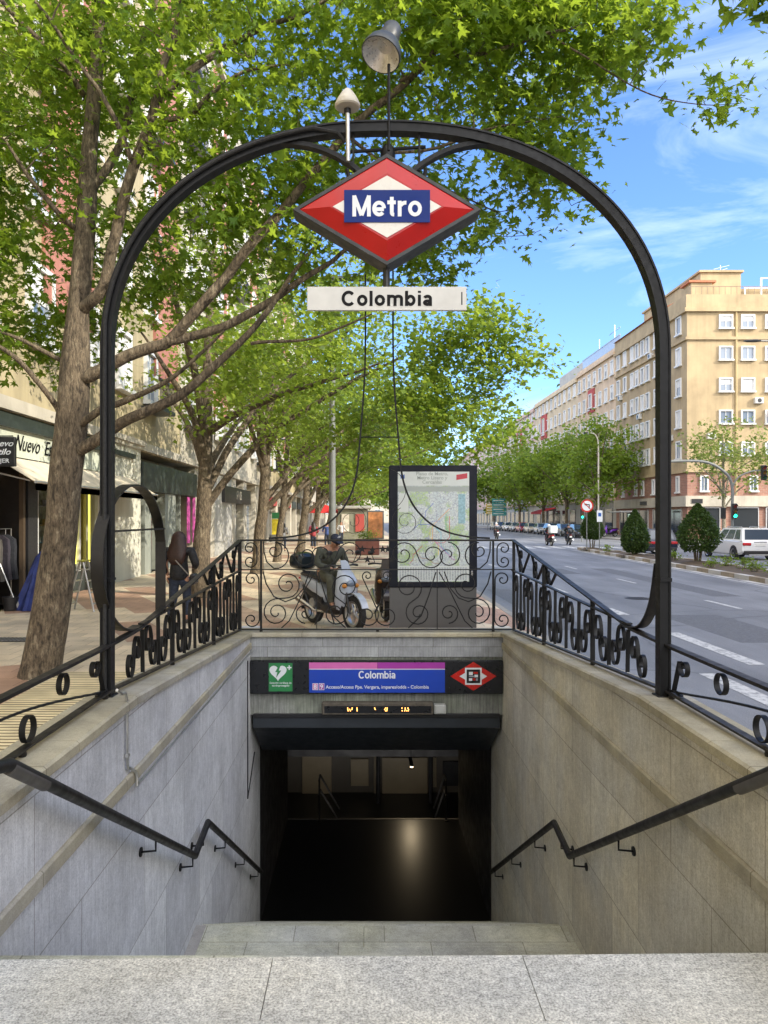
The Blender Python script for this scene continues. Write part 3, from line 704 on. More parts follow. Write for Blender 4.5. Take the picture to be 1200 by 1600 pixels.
for px in (408, 590, 770.5):
    g = M(); g.lathe([(.001, .012), (.022, .0), (.026, -.02), (.018, -.04), (.034, -.05), (.034, -.062)], (fx(px), YR, zb-.01), (0, 0, 1), 10); g.build('foot', iron2, t0)
def fstrap(pts, nm='scroll', t=.017, w=.028):
    g = M(); g.strap([(p[0], YR, p[1]) for p in pts], wy, w, t); return g.build(nm, iron, t0)
kk = YR/1155
def S(c1, r1, c2, r2, cw, nm='scroll', t1=1.5, t2=1.5):
    fstrap(s_scroll((fx(c1[0]), fz(c1[1])), r1*kk, (fx(c2[0]), fz(c2[1])), r2*kk, cw, t1, t2), nm)
mirror_x = 2*589
for side in (0, 1):
    X = (lambda v: v) if side == 0 else (lambda v: mirror_x-v)
    q = 1 if side == 0 else -1
    # upper band: two S scrolls per half
    fstrap([(fx(X(412)), fz(846)), (fx(X(412.5)), fz(862)), (fx(X(417)), fz(878)), (fx(X(428)), fz(888))]+[(fx(X(430+21*math.sin(a))), fz(868+20.5*math.cos(a))) for a in [R(v) for v in range(0, 181, 15)]][1:]+spiral((fx(X(429)), fz(860)), 13.5*kk, R(90), 1.3, q)[::-1][1:])
    fstrap(spiral((fx(X(478)), fz(868)), 21*kk, R(90), 1.4, -q))
    fstrap(s_scroll((fx(X(503)), fz(868)), 21*kk, (fx(X(548)), fz(866)), 20*kk, q, 1.45, 1.45))
    # end bay: pairs of small C scrolls
    fstrap(c_scroll((fx(X(391)), fz(857)), 10.5*kk, (fx(X(391)), fz(877)), 10.5*kk, -q, 1.3))
    fstrap(c_scroll((fx(X(393)), fz(905)), 11.5*kk, (fx(X(393)), fz(968)), 12.5*kk, -q, 1.3))
    # lower band
    S((X(449), 913), 21.0, (X(432), 957), 21.5, -q, t1=1.6, t2=1.7)
    fstrap([(fx(X(411)), fz(893)), (fx(X(416)), fz(912)), (fx(X(428)), fz(932)), (fx(X(446)), fz(940)), (fx(X(462)), fz(934)), (fx(X(474)), fz(920)), (fx(X(484)), fz(893))])
    fstrap([(fx(X(440)), fz(981)), (fx(X(452)), fz(970)), (fx(X(462)), fz(950)), (fx(X(474)), fz(925)), (fx(X(492)), fz(894))])
    fstrap(spiral((fx(X(477)), fz(958)), 16*kk, R(270), 1.5, q))
    S((X(540), 917), 22.5, (X(524), 958), 21.5, q, t1=1.6, t2=1.6)
    g = M(); g.strap([(fx(X(495)), YR, zb), (fx(X(495)), YR, zm)], wy, .02, .012); g.build('bar', iron, t0)
    fstrap([(fx(X(497)), fz(894)), (fx(X(508)), fz(930)), (fx(X(520)), fz(962)), (fx(X(540)), fz(981))])
    fstrap(s_scroll((fx(X(574)), fz(900)), 8*kk, (fx(X(574)), fz(962)), 18*kk, q, 1.2, 1.5))
# star bars in the centre of the upper band
def star(cx, cz, r):
    return [(cx+(r if i % 2 == 0 else r*.42)*math.sin(math.pi*i/5), cz+(r if i % 2 == 0 else r*.42)*math.cos(math.pi*i/5)) for i in range(10)]
for pz in (857.5, 874):
    g = M(); g.tube([(fx(558), YR, fz(pz)), (fx(622), YR, fz(pz))], .008, 6); g.build('star_bar', iron, t0)
for (px, py) in ((566, 858), (582, 859), (574, 874), (598, 858), (612, 874), (606, 858)):
    g = M(); g.prism(star(fx(px), fz(py), .066), 'y', YR-.016, YR-.006); g.build('star', iron, t0, smooth=False)
# lyre shaped lamp support above the far railing
t0 = thing('iron_lyre_support', 'tall black lyre shaped iron support rising from the far railing behind the sign', 'iron support', (fx(592), YR, zt))
ml = 2*592.5
for side in (0, 1):
    X = (lambda v: v) if side == 0 else (lambda v: ml-v)
    q = 1 if side == 0 else -1
    pts = [(424, 841), (455, 838.5), (487, 831), (515, 816), (537, 793), (551, 765), (558, 735), (561, 705), (563, 680), (567, 630), (570, 580), (571, 520), (571, 420), (572, 330)]
    P = smooth_path([(fx(X(a)), YR, fz(b)) for a, b in pts], 4)
    g = M(); g.strap(P, wy, .035, .028); g.build('stem', iron, t0)
    g = M(); g.strap([(fx(X(420)), YR, fz(841)), (fx(X(440)), YR, fz(840))], wy, .05, .03); g.build('collar', iron, t0)
    g = M(); g.strap([(p[0], YR, p[1]) for p in spiral((fx(X(551)), fz(815)), 23*kk, R(70 if side == 0 else 110), 1.7, q)], wy, .022, .008); g.build('scroll', iron, t0)
    g = M(); g.strap([(fx(X(592-41*math.cos(R(a)))), YR, fz(765-36*math.sin(R(a)))) for a in range(-60, 91, 10)], wy, .022, .008); g.build('arc', iron, t0)
g = M(); g.tube([(fx(562), YR, fz(683)), (fx(623), YR, fz(683))], .010, 6); g.build('crossbar', iron, t0)
g = M(); g.tube([(fx(571), YR, fz(332)), (fx(614), YR, fz(332))], .016, 6); g.build('top_bar', iron, t0)
# oval guard beside the left post
x = XRL-.03; u0 = 4.30
t0 = thing('oval_iron_frame', 'oval flat iron frame with a crossbar standing beside the left arch post', 'iron frame', (x, 6.44, rail_zt(4.3)))
def ring_pt(px, py):
    d = x*1155/(px-571); return Vector((x, d, 2.0+(809-py)/1155*d))
cy, rz_, ry_ = 4.28*K, None, .59*K
zc = 2.0-.155*K; P = []
top, bot = ring_pt(216, 759).z, ring_pt(215, 979).z
for k in range(40):
    a = 2*math.pi*k/40; r_y = .62*K; cyy = 6.44
    if 1 <= k <= 31: P.append((x, cyy+r_y*math.cos(a), (top+bot)/2+(top-bot)/2*math.sin(a)))
g = M(); g.strap(P, (1, 0, 0), .095, .014); g.build('oval_band', iron2, t0)
yb_ = 6.44+.62*K
g = M(); g.strap([(x, yb_-.012, (top+bot)/2+.12), (x, yb_-.012, rail_zm(4.9)-.02)], (1, 0, 0), .10, .014); g.build('vertical_bar', iron2, t0)
g = M(); g.strap([(x, 4.12*K, ring_pt(216, 828).z), (x, yb_, ring_pt(216, 828).z)], (1, 0, 0), .09, .014); g.build('crossbar', iron2, t0)
# quarter brace at the right post
t0 = thing('iron_brace', 'curved flat iron brace between the right arch post and its railing', 'iron brace', (XRR, 4.4*K, rail_zt(4.4)))
P = smooth_path([(XRR, 4.75*K, rail_zt(4.63)+.012), (XRR, 4.62*K, rail_zt(4.6)+.02), (XRR, 4.42*K, rail_zt(4.4)+.09), (XRR, 4.27*K, rail_zt(4.4)+.30), (XRR, 4.19*K, rail_zt(4.4)+.62)], 6)
g = M(); g.strap(P, (1, 0, 0), .085, .012); g.build('curved_band', iron2, t0)
g = M(); g.box((XRR, 4.74*K, rail_zt(4.63)+.004), (.075, .10, .022), 0, None, .006); g.build('fixing_plate', iron2, t0)
# ------------------------------------------------------------------ arch
YA = 4.10*K; ACX = .110*K; AA = 1.537*K; SPR = Zv(-.90); BB = 1.255*K
t0 = thing('entrance_arch', 'tall black iron arch spanning the stairwell and carrying the metro sign', 'arch', (ACX, YA, rail_zb(4)))
P = []
n = 56
for i in range(n+1):
    th = math.pi*i/n; c, s_ = math.cos(th), math.sin(th)
    P.append((ACX-AA*math.copysign(abs(c)**(2/2.2), c), YA, SPR+BB*abs(s_)**(2/2.2)))
for s in (-1, 1):
    xx = ACX+s*AA
    g = M(); g.strap([(xx, YA, rail_zb(4)-.035), (xx, YA, SPR)], (0, 1, 0), .10, .075)
    g.strap([(xx-.034*s*0-.036, YA-.055, rail_zb(4)-.035), (xx-.036, YA-.055, SPR)], (0, 1, 0), .012, .014)
    g.strap([(xx+.036, YA-.055, rail_zb(4)-.035), (xx+.036, YA-.055, SPR)], (0, 1, 0), .012, .014)
    po = g.build('post', iron, t0)
    g = M(); g.box((xx, YA, rail_zb(4)-.045), (.12, .14, .02), 0, None, .006); g.build('base_plate', iron2, t0)
    g = M(); g.strap([(xx, YA-.065, Zv(.35)), (xx, YA-.065, Zv(.33))], (1, 0, 0), .088, .02); g.box((xx, YA, Zv(.34)), (.086, .115, .02)); g.build('band', iron, t0)
g = M(); g.strap(P, (0, 1, 0), .10, .075)
def offs(P, o, dy):
    out = []
    for i in range(len(P)):
        a = Vector(P[max(i-1, 0)]); b = Vector(P[min(i+1, len(P)-1)]); tt = (b-a).normalized(); nn = Vector((-tt.z, 0, tt.x)); out.append(Vector(P[i])+nn*o+Vector((0, dy, 0)))
    return out
for o in (-.036, .036): g.strap(offs(P, o, -.055), (0, 1, 0), .012, .014)
g.build('arch_beam', iron, t0)
g = M()
cp = offs(P, .01, -.075)
g.tube([(ACX-AA+.0, YA-.075, rail_zb(4)+.02), (ACX-AA, YA-.075, SPR)]+cp[2:25]+[Vector((fx(0)*0+px_x(528, YA), YA-.06, px_z(214, YA))), Vector((px_x(540, YA), YA-.03, px_z(226, YA)))], .016, 8)
g.build('conduit', rubber_m, t0)
def apt(px, py, dy=0): return Vector((px_x(px, YA+dy), YA+dy, px_z(py, YA+dy)))
for X in ((lambda v: v), (lambda v: 1207-v)):
    g = M(); g.strap(smooth_path([apt(X(415), 226), apt(X(450), 225), apt(X(490), 231), apt(X(522), 243), apt(X(550), 260), apt(X(568), 276)], 5), (0, 1, 0), .075, .034); g.build('lower_brace', iron, t0)
    g = M(); g.strap([apt(X(552), 200), apt(X(552), 268)], (0, 1, 0), .05, .014); g.build('hanger', iron, t0)
g = M(); g.tube([apt(540, 238), apt(665, 230)], .014, 8); g.build('tie_rod', iron, t0)
g = M(); g.lathe([(0, -.07), (.05, -.07), (.06, 0), (.05, .05), (.03, .08), (0, .08)], apt(606, 243), (0, 0, 1), 12); g.build('boss', iron, t0)
# ------------------------------------------------------------------ metro diamond sign
YS = 4.0*K; ks = YS/1155
cx, cz = px_x(604.5, YS), px_z(327, YS); cx_m, cz_m = cx, cz
HW, HH = 147*ks, 87*ks
t0 = thing('metro_sign', 'red diamond shaped sign box reading Metro hanging from the arch', 'sign', (cx, YS, cz))
frame_m = mat('sign_frame_grey', (.018, .019, .02), .45, 0, .12, 6)
g = M(); g.prism(diamond(cx, cz, HW, HH), 'y', YS+.02, YS+.22)
g.build('sign_box', frame_m, t0, smooth=False)
g = M(); o = diamond(cx, cz, HW, HH); i_ = diamond(cx, cz, HW*.93, HH*.93)
for k in range(4):
    a, b, c, d = o[k], o[(k+1) % 4], i_[(k+1) % 4], i_[k]
    g.add([(a[0], YS-.0, a[1]), (b[0], YS, b[1]), (c[0], YS, c[1]), (d[0], YS, d[1])]+[(a[0], YS+.0195, a[1]), (b[0], YS+.0195, b[1]), (c[0], YS+.0195, c[1]), (d[0], YS+.0195, d[1])],
          [(0, 1, 2, 3), (7, 6, 5, 4), (0, 4, 5, 1), (3, 2, 6, 7)])
g.build('frame_rim', frame_m, t0, smooth=False)
signred = mat('glossy_sign_red', (.42, .008, .006), .32, 0, .12, 3, coat=.08, spec=.35)
g = M(); a = diamond(cx, cz, HW*.925, HH*.925); b = diamond(cx, cz, HW*.60, HH*.60)
vs = [(p[0], YS+.006, p[1]) for p in a]+[(p[0], YS-.045, p[1]) for p in b]
g.add(vs, [(k, (k+1) % 4, 4+(k+1) % 4, 4+k) for k in range(4)]+[(4, 5, 6, 7)]); g.build('red_face', signred, t0, smooth=False)
ivory = mat('sign_ivory', (.66, .63, .56), .3, 0, .05, 3, coat=.4); sblue = mat('metro_blue', (.005, .024, .17), .5, 0, .08, 3, spec=.2)
g = M(); g.prism(diamond(cx, cz, 84*ks, 48*ks), 'y', YS-.049, YS-.0455); g.build('white_diamond', ivory, t0, smooth=False)
g = M(); g.bx(cx-66.5*ks, cx+66.5*ks, YS-.056, YS-.0495, cz-25*ks, cz+25*ks); g.build('blue_panel', sblue, t0, smooth=False)
text('lettering', 'Metro', .232, swhite, t0, (cx, YS-.058, cz+.004), bold=.022, sx=.96)
g = M(); g.tube([(cx, YS+.12, cz-HH-.14), (cx, YS+.12, cz-HH+.03)], .028, 10); g.tube([(cx, YS+.12, cz+HH-.03), (cx, YS+.12, cz+HH+.03)], .03, 10); g.build('stem', frame_m, t0)
for s in (-1, 1):
    g = M(); p = (cx+s*HW*.40, YS+.12, cz+HH*.62); g.tube([p, (p[0]+s*.02, YS+.12, p[2]+.10)], .016, 8); g.lathe([(0, 0), (.03, 0), (.03, .03), (0, .03)], p, (0, 0, 1), 10); g.build('bolt', iron, t0)
# name plate
YP = YS+.06; cz2 = px_z(466.5, YP); cxp = px_x(604.5, YP); kp = YP/1155
plate_m = mat('white_name_plate', (.58, .58, .55), .42, 0, .09, 5)
t0 = thing('name_plate', 'white rectangular plate reading Colombia under the red diamond', 'sign', (cxp, YP, cz2))
g = M(); g.bx(cxp-124.5*kp, cxp+124.5*kp, YP, YP+.03, cz2-18.5*kp, cz2+18.5*kp, b=.003); g.build('plate', plate_m, t0)
blk = mat('black_lettering', (.008, .008, .009), .6, 0, 0, spec=.15)
text('lettering', 'Colombia', .158, blk, t0, (cxp, YP-.0015, cz2+.006), bold=.030, sx=1.12)
g = M(); g.bx(cxp+116*kp, cxp+118*kp, YP-.002, YP+.0, cz2-10*kp, cz2+10*kp); g.build('edge_mark', frame_m, t0, smooth=False)
# floodlight on top
YL = YA+.02
t0 = thing('floodlight', 'grey bell shaped floodlight on a thin rod above the arch', 'lamp', (px_x(606, YL), YL, px_z(240, YL)))
g = M(); g.tube([(px_x(607, YL), YL-.075, px_z(243, YL)), (px_x(607, YL), YL-.075, px_z(110, YL))], .012, 8); g.build('rod', iron, t0)
axis = Vector((.27, .26, .74)).normalized(); o = Vector((px_x(595, YL-.08), YL-.08, px_z(86, YL-.08)))
prof = [(.001, .11), (.06, .10), (.115, .03), (.146, 0), (.150, -.006), (.158, -.004), (.158, .012), (.154, .03), (.142, .075), (.118, .115), (.092, .14), (.078, .15), (.082, .16), (.082, .21), (.074, .215), (.074, .29), (.060, .31), (.03, .325), (.001, .33)]
lampgrey = mat('lamp_grey_paint', (.035, .04, .043), .45, 0, .12, 8)
g = M(); g.lathe(prof[4:], o, axis, 28); sh = g.build('lamp_shade', lampgrey, t0)
g = M(); g.lathe([(.001, .10), (.06, .09), (.11, .04), (.149, -.004)], o, axis, 28); g.build('reflector', mat('lamp_reflector', (.62, .60, .55), .3, .6, .25, 14), sh)
# antenna / mushroom lamp
t0 = thing('mushroom_beacon', 'small white cone topped beacon on a silver tube left of the floodlight', 'beacon', (px_x(543, YL), YL, px_z(262, YL)))
g = M(); g.tube([(px_x(544, YL-.1), YL-.1, px_z(262, YL)), (px_x(543, YL-.1), YL-.1, px_z(172, YL))], .017, 10); g.build('tube', alu_m, t0)
g = M(); g.lathe([(.001, .004), (.088, 0), (.098, .010), (.098, .026), (.088, .034), (.088, .046), (.070, .08), (.046, .118), (.02, .145), (.001, .155)], (px_x(543, YL-.1), YL-.1, px_z(169, YL-.1)), (0, 0, 1), 24); g.build('cap', mat('ivory_cap', (.60, .56, .47), .45, 0, .08, 6), t0)
g = M(); g.lathe([(.001, 0), (.028, 0), (.028, .03), (.02, .035), (.001, .035)], (px_x(543, YL-.1), YL-.1, px_z(177, YL-.1)), (0, 0, 1), 12); g.build('collar', black_m, t0)
# ------------------------------------------------------------------ buildings
def stucco(name, col, dirt=.22):
    m, t, b = nodes(name); v = coord(t)
    c = ramp(t, tnoise(t, v, .55, 6, .6), [(.3, vmul(col, 1-dirt)), (.62, vmul(col, 1.05))])
    c = mix(t, c, ramp(t, tnoise(t, coord(t, (1.5, 1.5, .12)), 1.3, 5, .65), [(.35, (1-dirt*.7,)*3), (.6, (1.0,)*3)]), 1, 'MULTIPLY')
    t.links.new(c, b.inputs['Base Color']); b.inputs['Roughness'].default_value = .85
    bump(t, b, tnoise(t, v, 14, 4), .25, .02); return m
def brickm(name, c1, c2, mo, ax='x'):
    m, t, b = nodes(name)
    cc = t.nodes.new('ShaderNodeTexCoord'); sp = t.nodes.new('ShaderNodeSeparateXYZ'); cb = t.nodes.new('ShaderNodeCombineXYZ')
    t.links.new(cc.outputs['Object'], sp.inputs[0]); ad = t.nodes.new('ShaderNodeMath'); t.links.new(sp.outputs['X'], ad.inputs[0]); t.links.new(sp.outputs['Y'], ad.inputs[1])
    t.links.new(ad.outputs[0], cb.inputs[0]); t.links.new(sp.outputs['Z'], cb.inputs[1])
    br = t.nodes.new('ShaderNodeTexBrick'); br.inputs['Scale'].default_value = 1; br.inputs['Brick Width'].default_value = .5; br.inputs['Row Height'].default_value = .16; br.inputs['Mortar Size'].default_value = .012
    for n_, c in (('Color1', c1), ('Color2', c2), ('Mortar', mo)): br.inputs[n_].default_value = (*c, 1)
    t.links.new(cb.outputs[0], br.inputs['Vector'])
    c = mix(t, br.outputs['Color'], ramp(t, tnoise(t, coord(t), .8, 4), [(.3, (.8,)*3), (.7, (1.1,)*3)]), 1, 'MULTIPLY')
    t.links.new(c, b.inputs['Base Color']); b.inputs['Roughness'].default_value = .85; return m
yel = stucco('yellow_stucco', (.40, .305, .175)); peach = stucco('peach_stucco', (.62, .47, .32)); rose = stucco('rose_stucco', (.60, .43, .36))
cream = stucco('cream_stone', (.40, .335, .20), .3); whitew = stucco('white_stone', (.46, .42, .34), .25); pinkp = stucco('pink_panel', (.36, .15, .11), .15)
brick_r = brickm('red_brick', (.33, .16, .11), (.25, .12, .085), (.32, .25, .2)); redp = stucco('red_surround', (.40, .07, .06), .1)
greyst = stucco('grey_stone', (.42, .41, .38)); tile_m = mat('roof_tile', (.38, .14, .07), .85, 0, .2, 3); winw = mat('window_white', (.60, .60, .58), .5, 0, .04, 3)
blind_m = mat('roller_blind', (.55, .55, .54), .7, 0, .1, 3); darkgreen = mat('dark_green_fascia', (.028, .036, .032), .45, 0, .25, 2)
PROTO = {}
def window(parent, x, y, z, face, w, h, style=0):
    """frame that stands 12 cm proud of the wall, with a set back pane; style 1 = half drawn blind, 2 = blind down"""
    key = (face, round(w, 2), round(h, 2), style)
    if key not in PROTO:
        g = M(); f = .13; dp = .14
        g.bx(-w/2, -w/2+f, -dp, .02, -h/2, h/2); g.bx(w/2-f, w/2, -dp, .02, -h/2, h/2); g.bx(-w/2+f, w/2-f, -dp, .02, h/2-f, h/2)
        g.bx(-w/2-.06, w/2+.06, -dp-.12, .02, -h/2-.07, -h/2+f*.6)
        g.bx(-.025, .025, -.055, .0, -h/2+f*.6, h/2-f)
        p = M(); p.bx(-w/2+f, w/2-f, -.02, .015, -h/2+f*.6, h/2-f)
        bl = None
        if style: bl = M(); q = .45 if style == 1 else .95; bl.bx(-w/2+f, w/2-f, -.045, -.024, h/2-f-(h-1.6*f)*q, h/2-f)
        rz = {'-y': 0, '-x': -90, '+x': 90}[face]
        Rm = Matrix.Rotation(R(rz), 4, 'Z')
        out = []
        for mm, nm, ma in ((g, 'window', winw), (p, 'pane', glass_blue), (bl, 'blind', blind_m)):
            if mm is None: continue
            o = mm.build(nm, ma, smooth=False); me = o.data; me.transform(Rm); bpy.data.objects.remove(o); out.append((nm, me))
        PROTO[key] = out
    first = None
    off = Vector((0, 0, 0)); p = parent
    while p is not None: off += p.location; p = p.parent
    for nm, me in PROTO[key]:
        o = bpy.data.objects.new(nm, me); COL.objects.link(o)
        if first is None: o.parent = parent; o.location = Vector((x, y, z))-off; first = o
        else: o.parent = first
    return first
rw = random.Random(11)
# --- corner building on the right
b1 = thing('corner_building', 'yellow rendered corner building with brick ground floor and white banded shopfront', 'building', (30, 69, 0))
H1 = 22.8
g = M(); g.bx(30, 62, 69, 88.6, 6.4, H1-.9); g.build('wall', yel, b1, smooth=False)
g = M(); g.bx(30.05, 62, 69.05, 88.6, 0, 6.38); g.build('brick_base', brick_r, b1, smooth=False)
g = M(); g.bx(29.7, 62, 68.7, 88.6, 21.2, 21.55); g.bx(29.85, 62, 68.85, 88.6, 21.56, H1); g.build('cornice', yel, b1, smooth=False)
g = M(); g.bx(29.8, 62, 68.8, 88.6, 18.6, 18.85); g.bx(29.85, 62, 68.85, 88.6, 6.25, 6.5); g.build('string_course', yel, b1, smooth=False)
g = M(); g.bx(29.75, 62, 68.7, 88.6, 3.05, 4.05); fb = g.build('white_fascia', whitew, b1, smooth=False)
for zc in (20.3, 17.35, 14.4, 11.4, 8.45):
    for k, xx in enumerate((33.6, 35.65, 37.9, 41, 43.2, 46, 48.2)): window(b1, xx, 69, zc, '-y', 1.30, 1.32, rw.choice((0, 1, 2, 1)))
    for yy in (70.7, 73.6, 76.2, 78.4, 79.9, 81.5, 83.0, 85.3, 87.5): window(b1, 30, yy, zc, '-x', 1.0 if yy > 72 else 1.15, 1.75, rw.choice((0, 0, 1, 2)))
for xx in (31.6, 36.2, 39.9, 42.6): window(b1, xx, 69.05, 5.2, '-y', .8, 1.5, 0)
for yy in (71, 75, 77, 80, 82, 86): window(b1, 30.05, yy, 5.2, '-x', .7, 1.6, 0)
shop_glass = glassy('shop_glass', (.03, .035, .04))
for i, (xa, xb) in enumerate(((31.4, 33.0), (34.2, 36.6), (37.4, 40.4), (41.2, 44), (45, 48))):
    g = M(); g.bx(xa, xb, 68.98, 69.06, .3, 2.9); s_ = g.build('shop_window', shop_glass, b1, smooth=False)
    g = M(); g.bx(xa-.08, xa, 68.92, 69.06, .1, 2.95); g.bx(xb, xb+.08, 68.92, 69.06, .1, 2.95); g.bx(xa, xb, 68.92, 69.06, 2.9, 2.98); g.build('frame', alu_m, s_, smooth=False)
for (ya, yb2) in ((70.2, 72.6), (74, 77), (78.5, 81), (83, 87)):
    g = M(); g.bx(29.97, 30.06, ya, yb2, .2, 2.8); s_ = g.build('shop_window', shop_glass, b1, smooth=False)
    g = M(); g.bx(29.92, 30.06, ya-.1, ya, .1, 2.9); g.bx(29.92, 30.06, yb2, yb2+.1, .1, 2.9); g.build('frame', greyst, s_, smooth=False)
for (px, w) in ((1063, .9), (1016, .9)):
    d = 68.6; 
    g = M(); xx = 30.6 if px == 1063 else 29.72
    if px == 1063: g.bx(30.3, 31.3, 68.62, 68.7, 3.35, 3.75)
    else: g.bx(29.66, 29.75, 78.2, 80.0, 3.35, 3.75)
    g.build('air_vent', black_m, b1, smooth=False)
g = M(); g.tube([(34.55, 68.9, 4.1), (34.55, 68.9, 21.2)], .09, 8); g.build('drainpipe', stucco('pipe_paint', (.45, .35, .18)), b1)
g = M(); g.bx(32.4, 36.3, 71.5, 86, H1-.5, 25.7); g.bx(32.2, 36.5, 71.3, 86.2, 25.7, 25.9); g.bx(36.3, 50, 73, 86, H1-.5, 24.6); g.bx(31.2, 33.2, 70.8, 72.5, H1-.5, 24.5); g.build('penthouse', yel, b1, smooth=False)
g = M(); g.bx(30.9, 33.5, 70.6, 72.7, 24.5, 24.7); g.build('penthouse_roof', tile_m, b1, smooth=False)
g = M(); g.prism([(29.6, H1+.02), (31.2, H1+.8), (32.5, H1+.02)], 'y', 73, 88.4); g.build('tiled_eaves', tile_m, b1, smooth=False)
g = M()
for xx in (37.2, 41.6, 46): g.bx(xx, xx+.14, 69.6, 69.74, H1-.4, 24.5); g.bx(xx, xx+.14, 72.6, 72.74, H1-.4, 24.5)
g.bx(37.2, 50, 69.6, 69.74, 24.5, 24.62); g.bx(37.2, 50, 72.6, 72.74, 24.5, 24.62); g.build('pergola', winw, b1, smooth=False)
g = M(); 
for k in range(30): g.bx(30.4+k*.55, 30.43+k*.55, 69.3, 69.33, H1-.1, H1+.85)
g.bx(30.3, 47, 69.29, 69.34, H1+.85, H1+.9); g.build('terrace_railing', mat('rusty_rail', (.22, .16, .11), .7), b1, smooth=False)
g = M(); g.lathe([(.35, 0), (.35, .7), (.55, .75), (.4, 1.0), (0, 1.0)], (46.2, 76, 24.6), (0, 0, 1), 12); g.tube([(46.2, 76, 24.5), (46.2, 76, 25.4)], .3, 8); g.build('chimney', tile_m, b1)
g = M(); g.tube([(36, 75, 25.9), (36, 75, 27.6)], .03, 5); g.tube([(35.3, 75, 27.2), (36.9, 75, 27.6)], .02, 4); g.tube([(35.5, 75, 26.9), (36.7, 75, 27.3)], .02, 4); g.build('aerial', alu_m, b1)
# balcony at the right edge of the photo
g = M(); g.bx(37.6, 41, 67.9, 68.98, 11.6, 11.85); g.build('balcony', yel, b1, smooth=False)
ac_m = mat('ac_unit_white', (.5, .5, .48), .5, 0, .15, 6)
def ac(b, x, y, z, face):
    g = M()
    if face == '-y': g.bx(x-.4, x+.4, y-.35, y, z-.28, z+.28, b=.03)
    else: g.bx(x-.35, x, y-.4, y+.4, z-.28, z+.28, b=.03)
    u = g.build('air_conditioner', ac_m, b); g = M()
    g.lathe([(0, 0), (.2, 0), (.2, .01), (0, .01)], (x, y-.351, z) if face == '-y' else (x-.351, y, z), (0, -1, 0) if face == '-y' else (-1, 0, 0), 12); g.build('fan_grille', black_m, u)
for (yy, zc) in ((72.4, 9.8), (80.6, 13.0), (84.4, 10.0), (77.4, 18.9), (86.6, 16.0)): ac(b1, 30, yy, zc, '-x')
for (xx, zc) in ((36.6, 12.9), (39.4, 16.0), (32.2, 9.6)): ac(b1, xx, 69, zc, '-y')
# --- following buildings
def row_building(name, label, y0, y1, wallm, h, base, floors, bays, accents=(), roof=None):
    b = thing(name, label, 'building', (30, y0, 0))
    g = M(); g.bx(30.0, 50, y0+.01, y1, 4.3, h-.8); g.build('wall', wallm, b, smooth=False)
    g = M(); g.bx(30.05, 50, y0+.01, y1, 0, 4.28); g.build('ground_floor', base, b, smooth=False)
    g = M(); g.bx(29.7, 50, y0+.01, y1, h-.8, h-.45); g.bx(29.9, 50, y0+.01, y1, h-.44, h); g.build('cornice', wallm, b, smooth=False)
    g = M(); g.bx(29.8, 50, y0+.01, y1, 4.1, 4.4); g.build('string_course', wallm, b, smooth=False)
    n = bays; st = (y1-y0)/n
    for zc in floors:
        for k in range(n):
            yy = y0+st*(k+.5)
            window(b, 30, yy, zc, '-x', 1.15, 1.8, rw.choice((0, 1, 2)))
    for (ya, yb3, za, zb3) in accents:
        g = M(); g.bx(29.86, 29.99, ya, yb3, za, zb3); a = g.build('red_bay', redp, b, smooth=False)
        window(b, 29.86, (ya+yb3)/2-.0, (za+zb3)/2, '-x', 1.25, zb3-za-1.2, 0)
    k = 0; yy = y0+1.2
    while yy+2.6 < y1:
        g = M(); g.bx(29.96, 30.06, yy, yy+2.6, .25, 3.1); g.build('shop_window', shop_glass, b, smooth=False); yy += 4.2
    return b
FL = (20.2, 17.2, 14.2, 11.2, 8.2, 5.6)
b2 = row_building('apartment_building', 'peach apartment building with glazed roof terrace behind the corner building', 88.62, 104.5, peach, 22.4, greyst, FL, 7, ((96.7, 99.4, 15.9, 19.0),))
g = M(); g.bx(30.6, 30.64, 88.9, 104.2, 22.4, 24.0); g.bx(30.55, 30.7, 88.9, 104.2, 24.0, 24.1); g.build('terrace_glazing', mat('pale_glazing', (.34, .37, .40), .2), b2, smooth=False)
g = M(); g.bx(33, 45, 90, 102, 22.4, 24.8); g.build('penthouse', whitew, b2, smooth=False)
g = M(); g.tube([(31, 92, 22), (31, 92, 26)], .05, 5); g.tube([(31, 90, 25.2), (31, 94, 25.2)], .04, 5); g.tube([(31, 98, 22), (31, 98, 25.6)], .05, 5); g.build('aerial', alu_m, b2)
b3 = row_building('apartment_building', 'pale yellow street building with one red framed window bay, third along the avenue', 104.52, 131, stucco('sand_stucco', (.62, .50, .33)), 22.0, greyst, FL, 10, ((122, 126, 15.2, 19.2),))
g = M(); g.bx(31.5, 45, 106, 120, 22, 24.6); g.build('penthouse', greyst, b3, smooth=False)
b4 = row_building('apartment_building', 'rose coloured street building far down the avenue with a tall red bay', 131.02, 165, rose, 21.6, greyst, FL, 12, ((141, 146, 10.5, 19.0),))
b5 = row_building('apartment_building', 'farthest rose row building closing the right side of the avenue', 165.02, 260, rose, 21.0, greyst, (17.5, 14.5, 11.5, 8.2), 18)
# near building outside the right edge of the photo: stands on the near corner of the side street
b0 = thing('near_corner_building', 'tall rendered building on the near side of the cross street, just beyond the right edge', 'building', (30.5, 0, 0))
g = M(); g.bx(30.5, 55, -70, -3, 0, 22.5); g.bx(30.5, 55, -2.99, 36, 0, 19.2); g.build('wall', yel, b0, smooth=False)
g = M(); g.bx(30.2, 55, -70, -2.8, 22.5, 23.0); g.build('cornice', yel, b0, smooth=False)
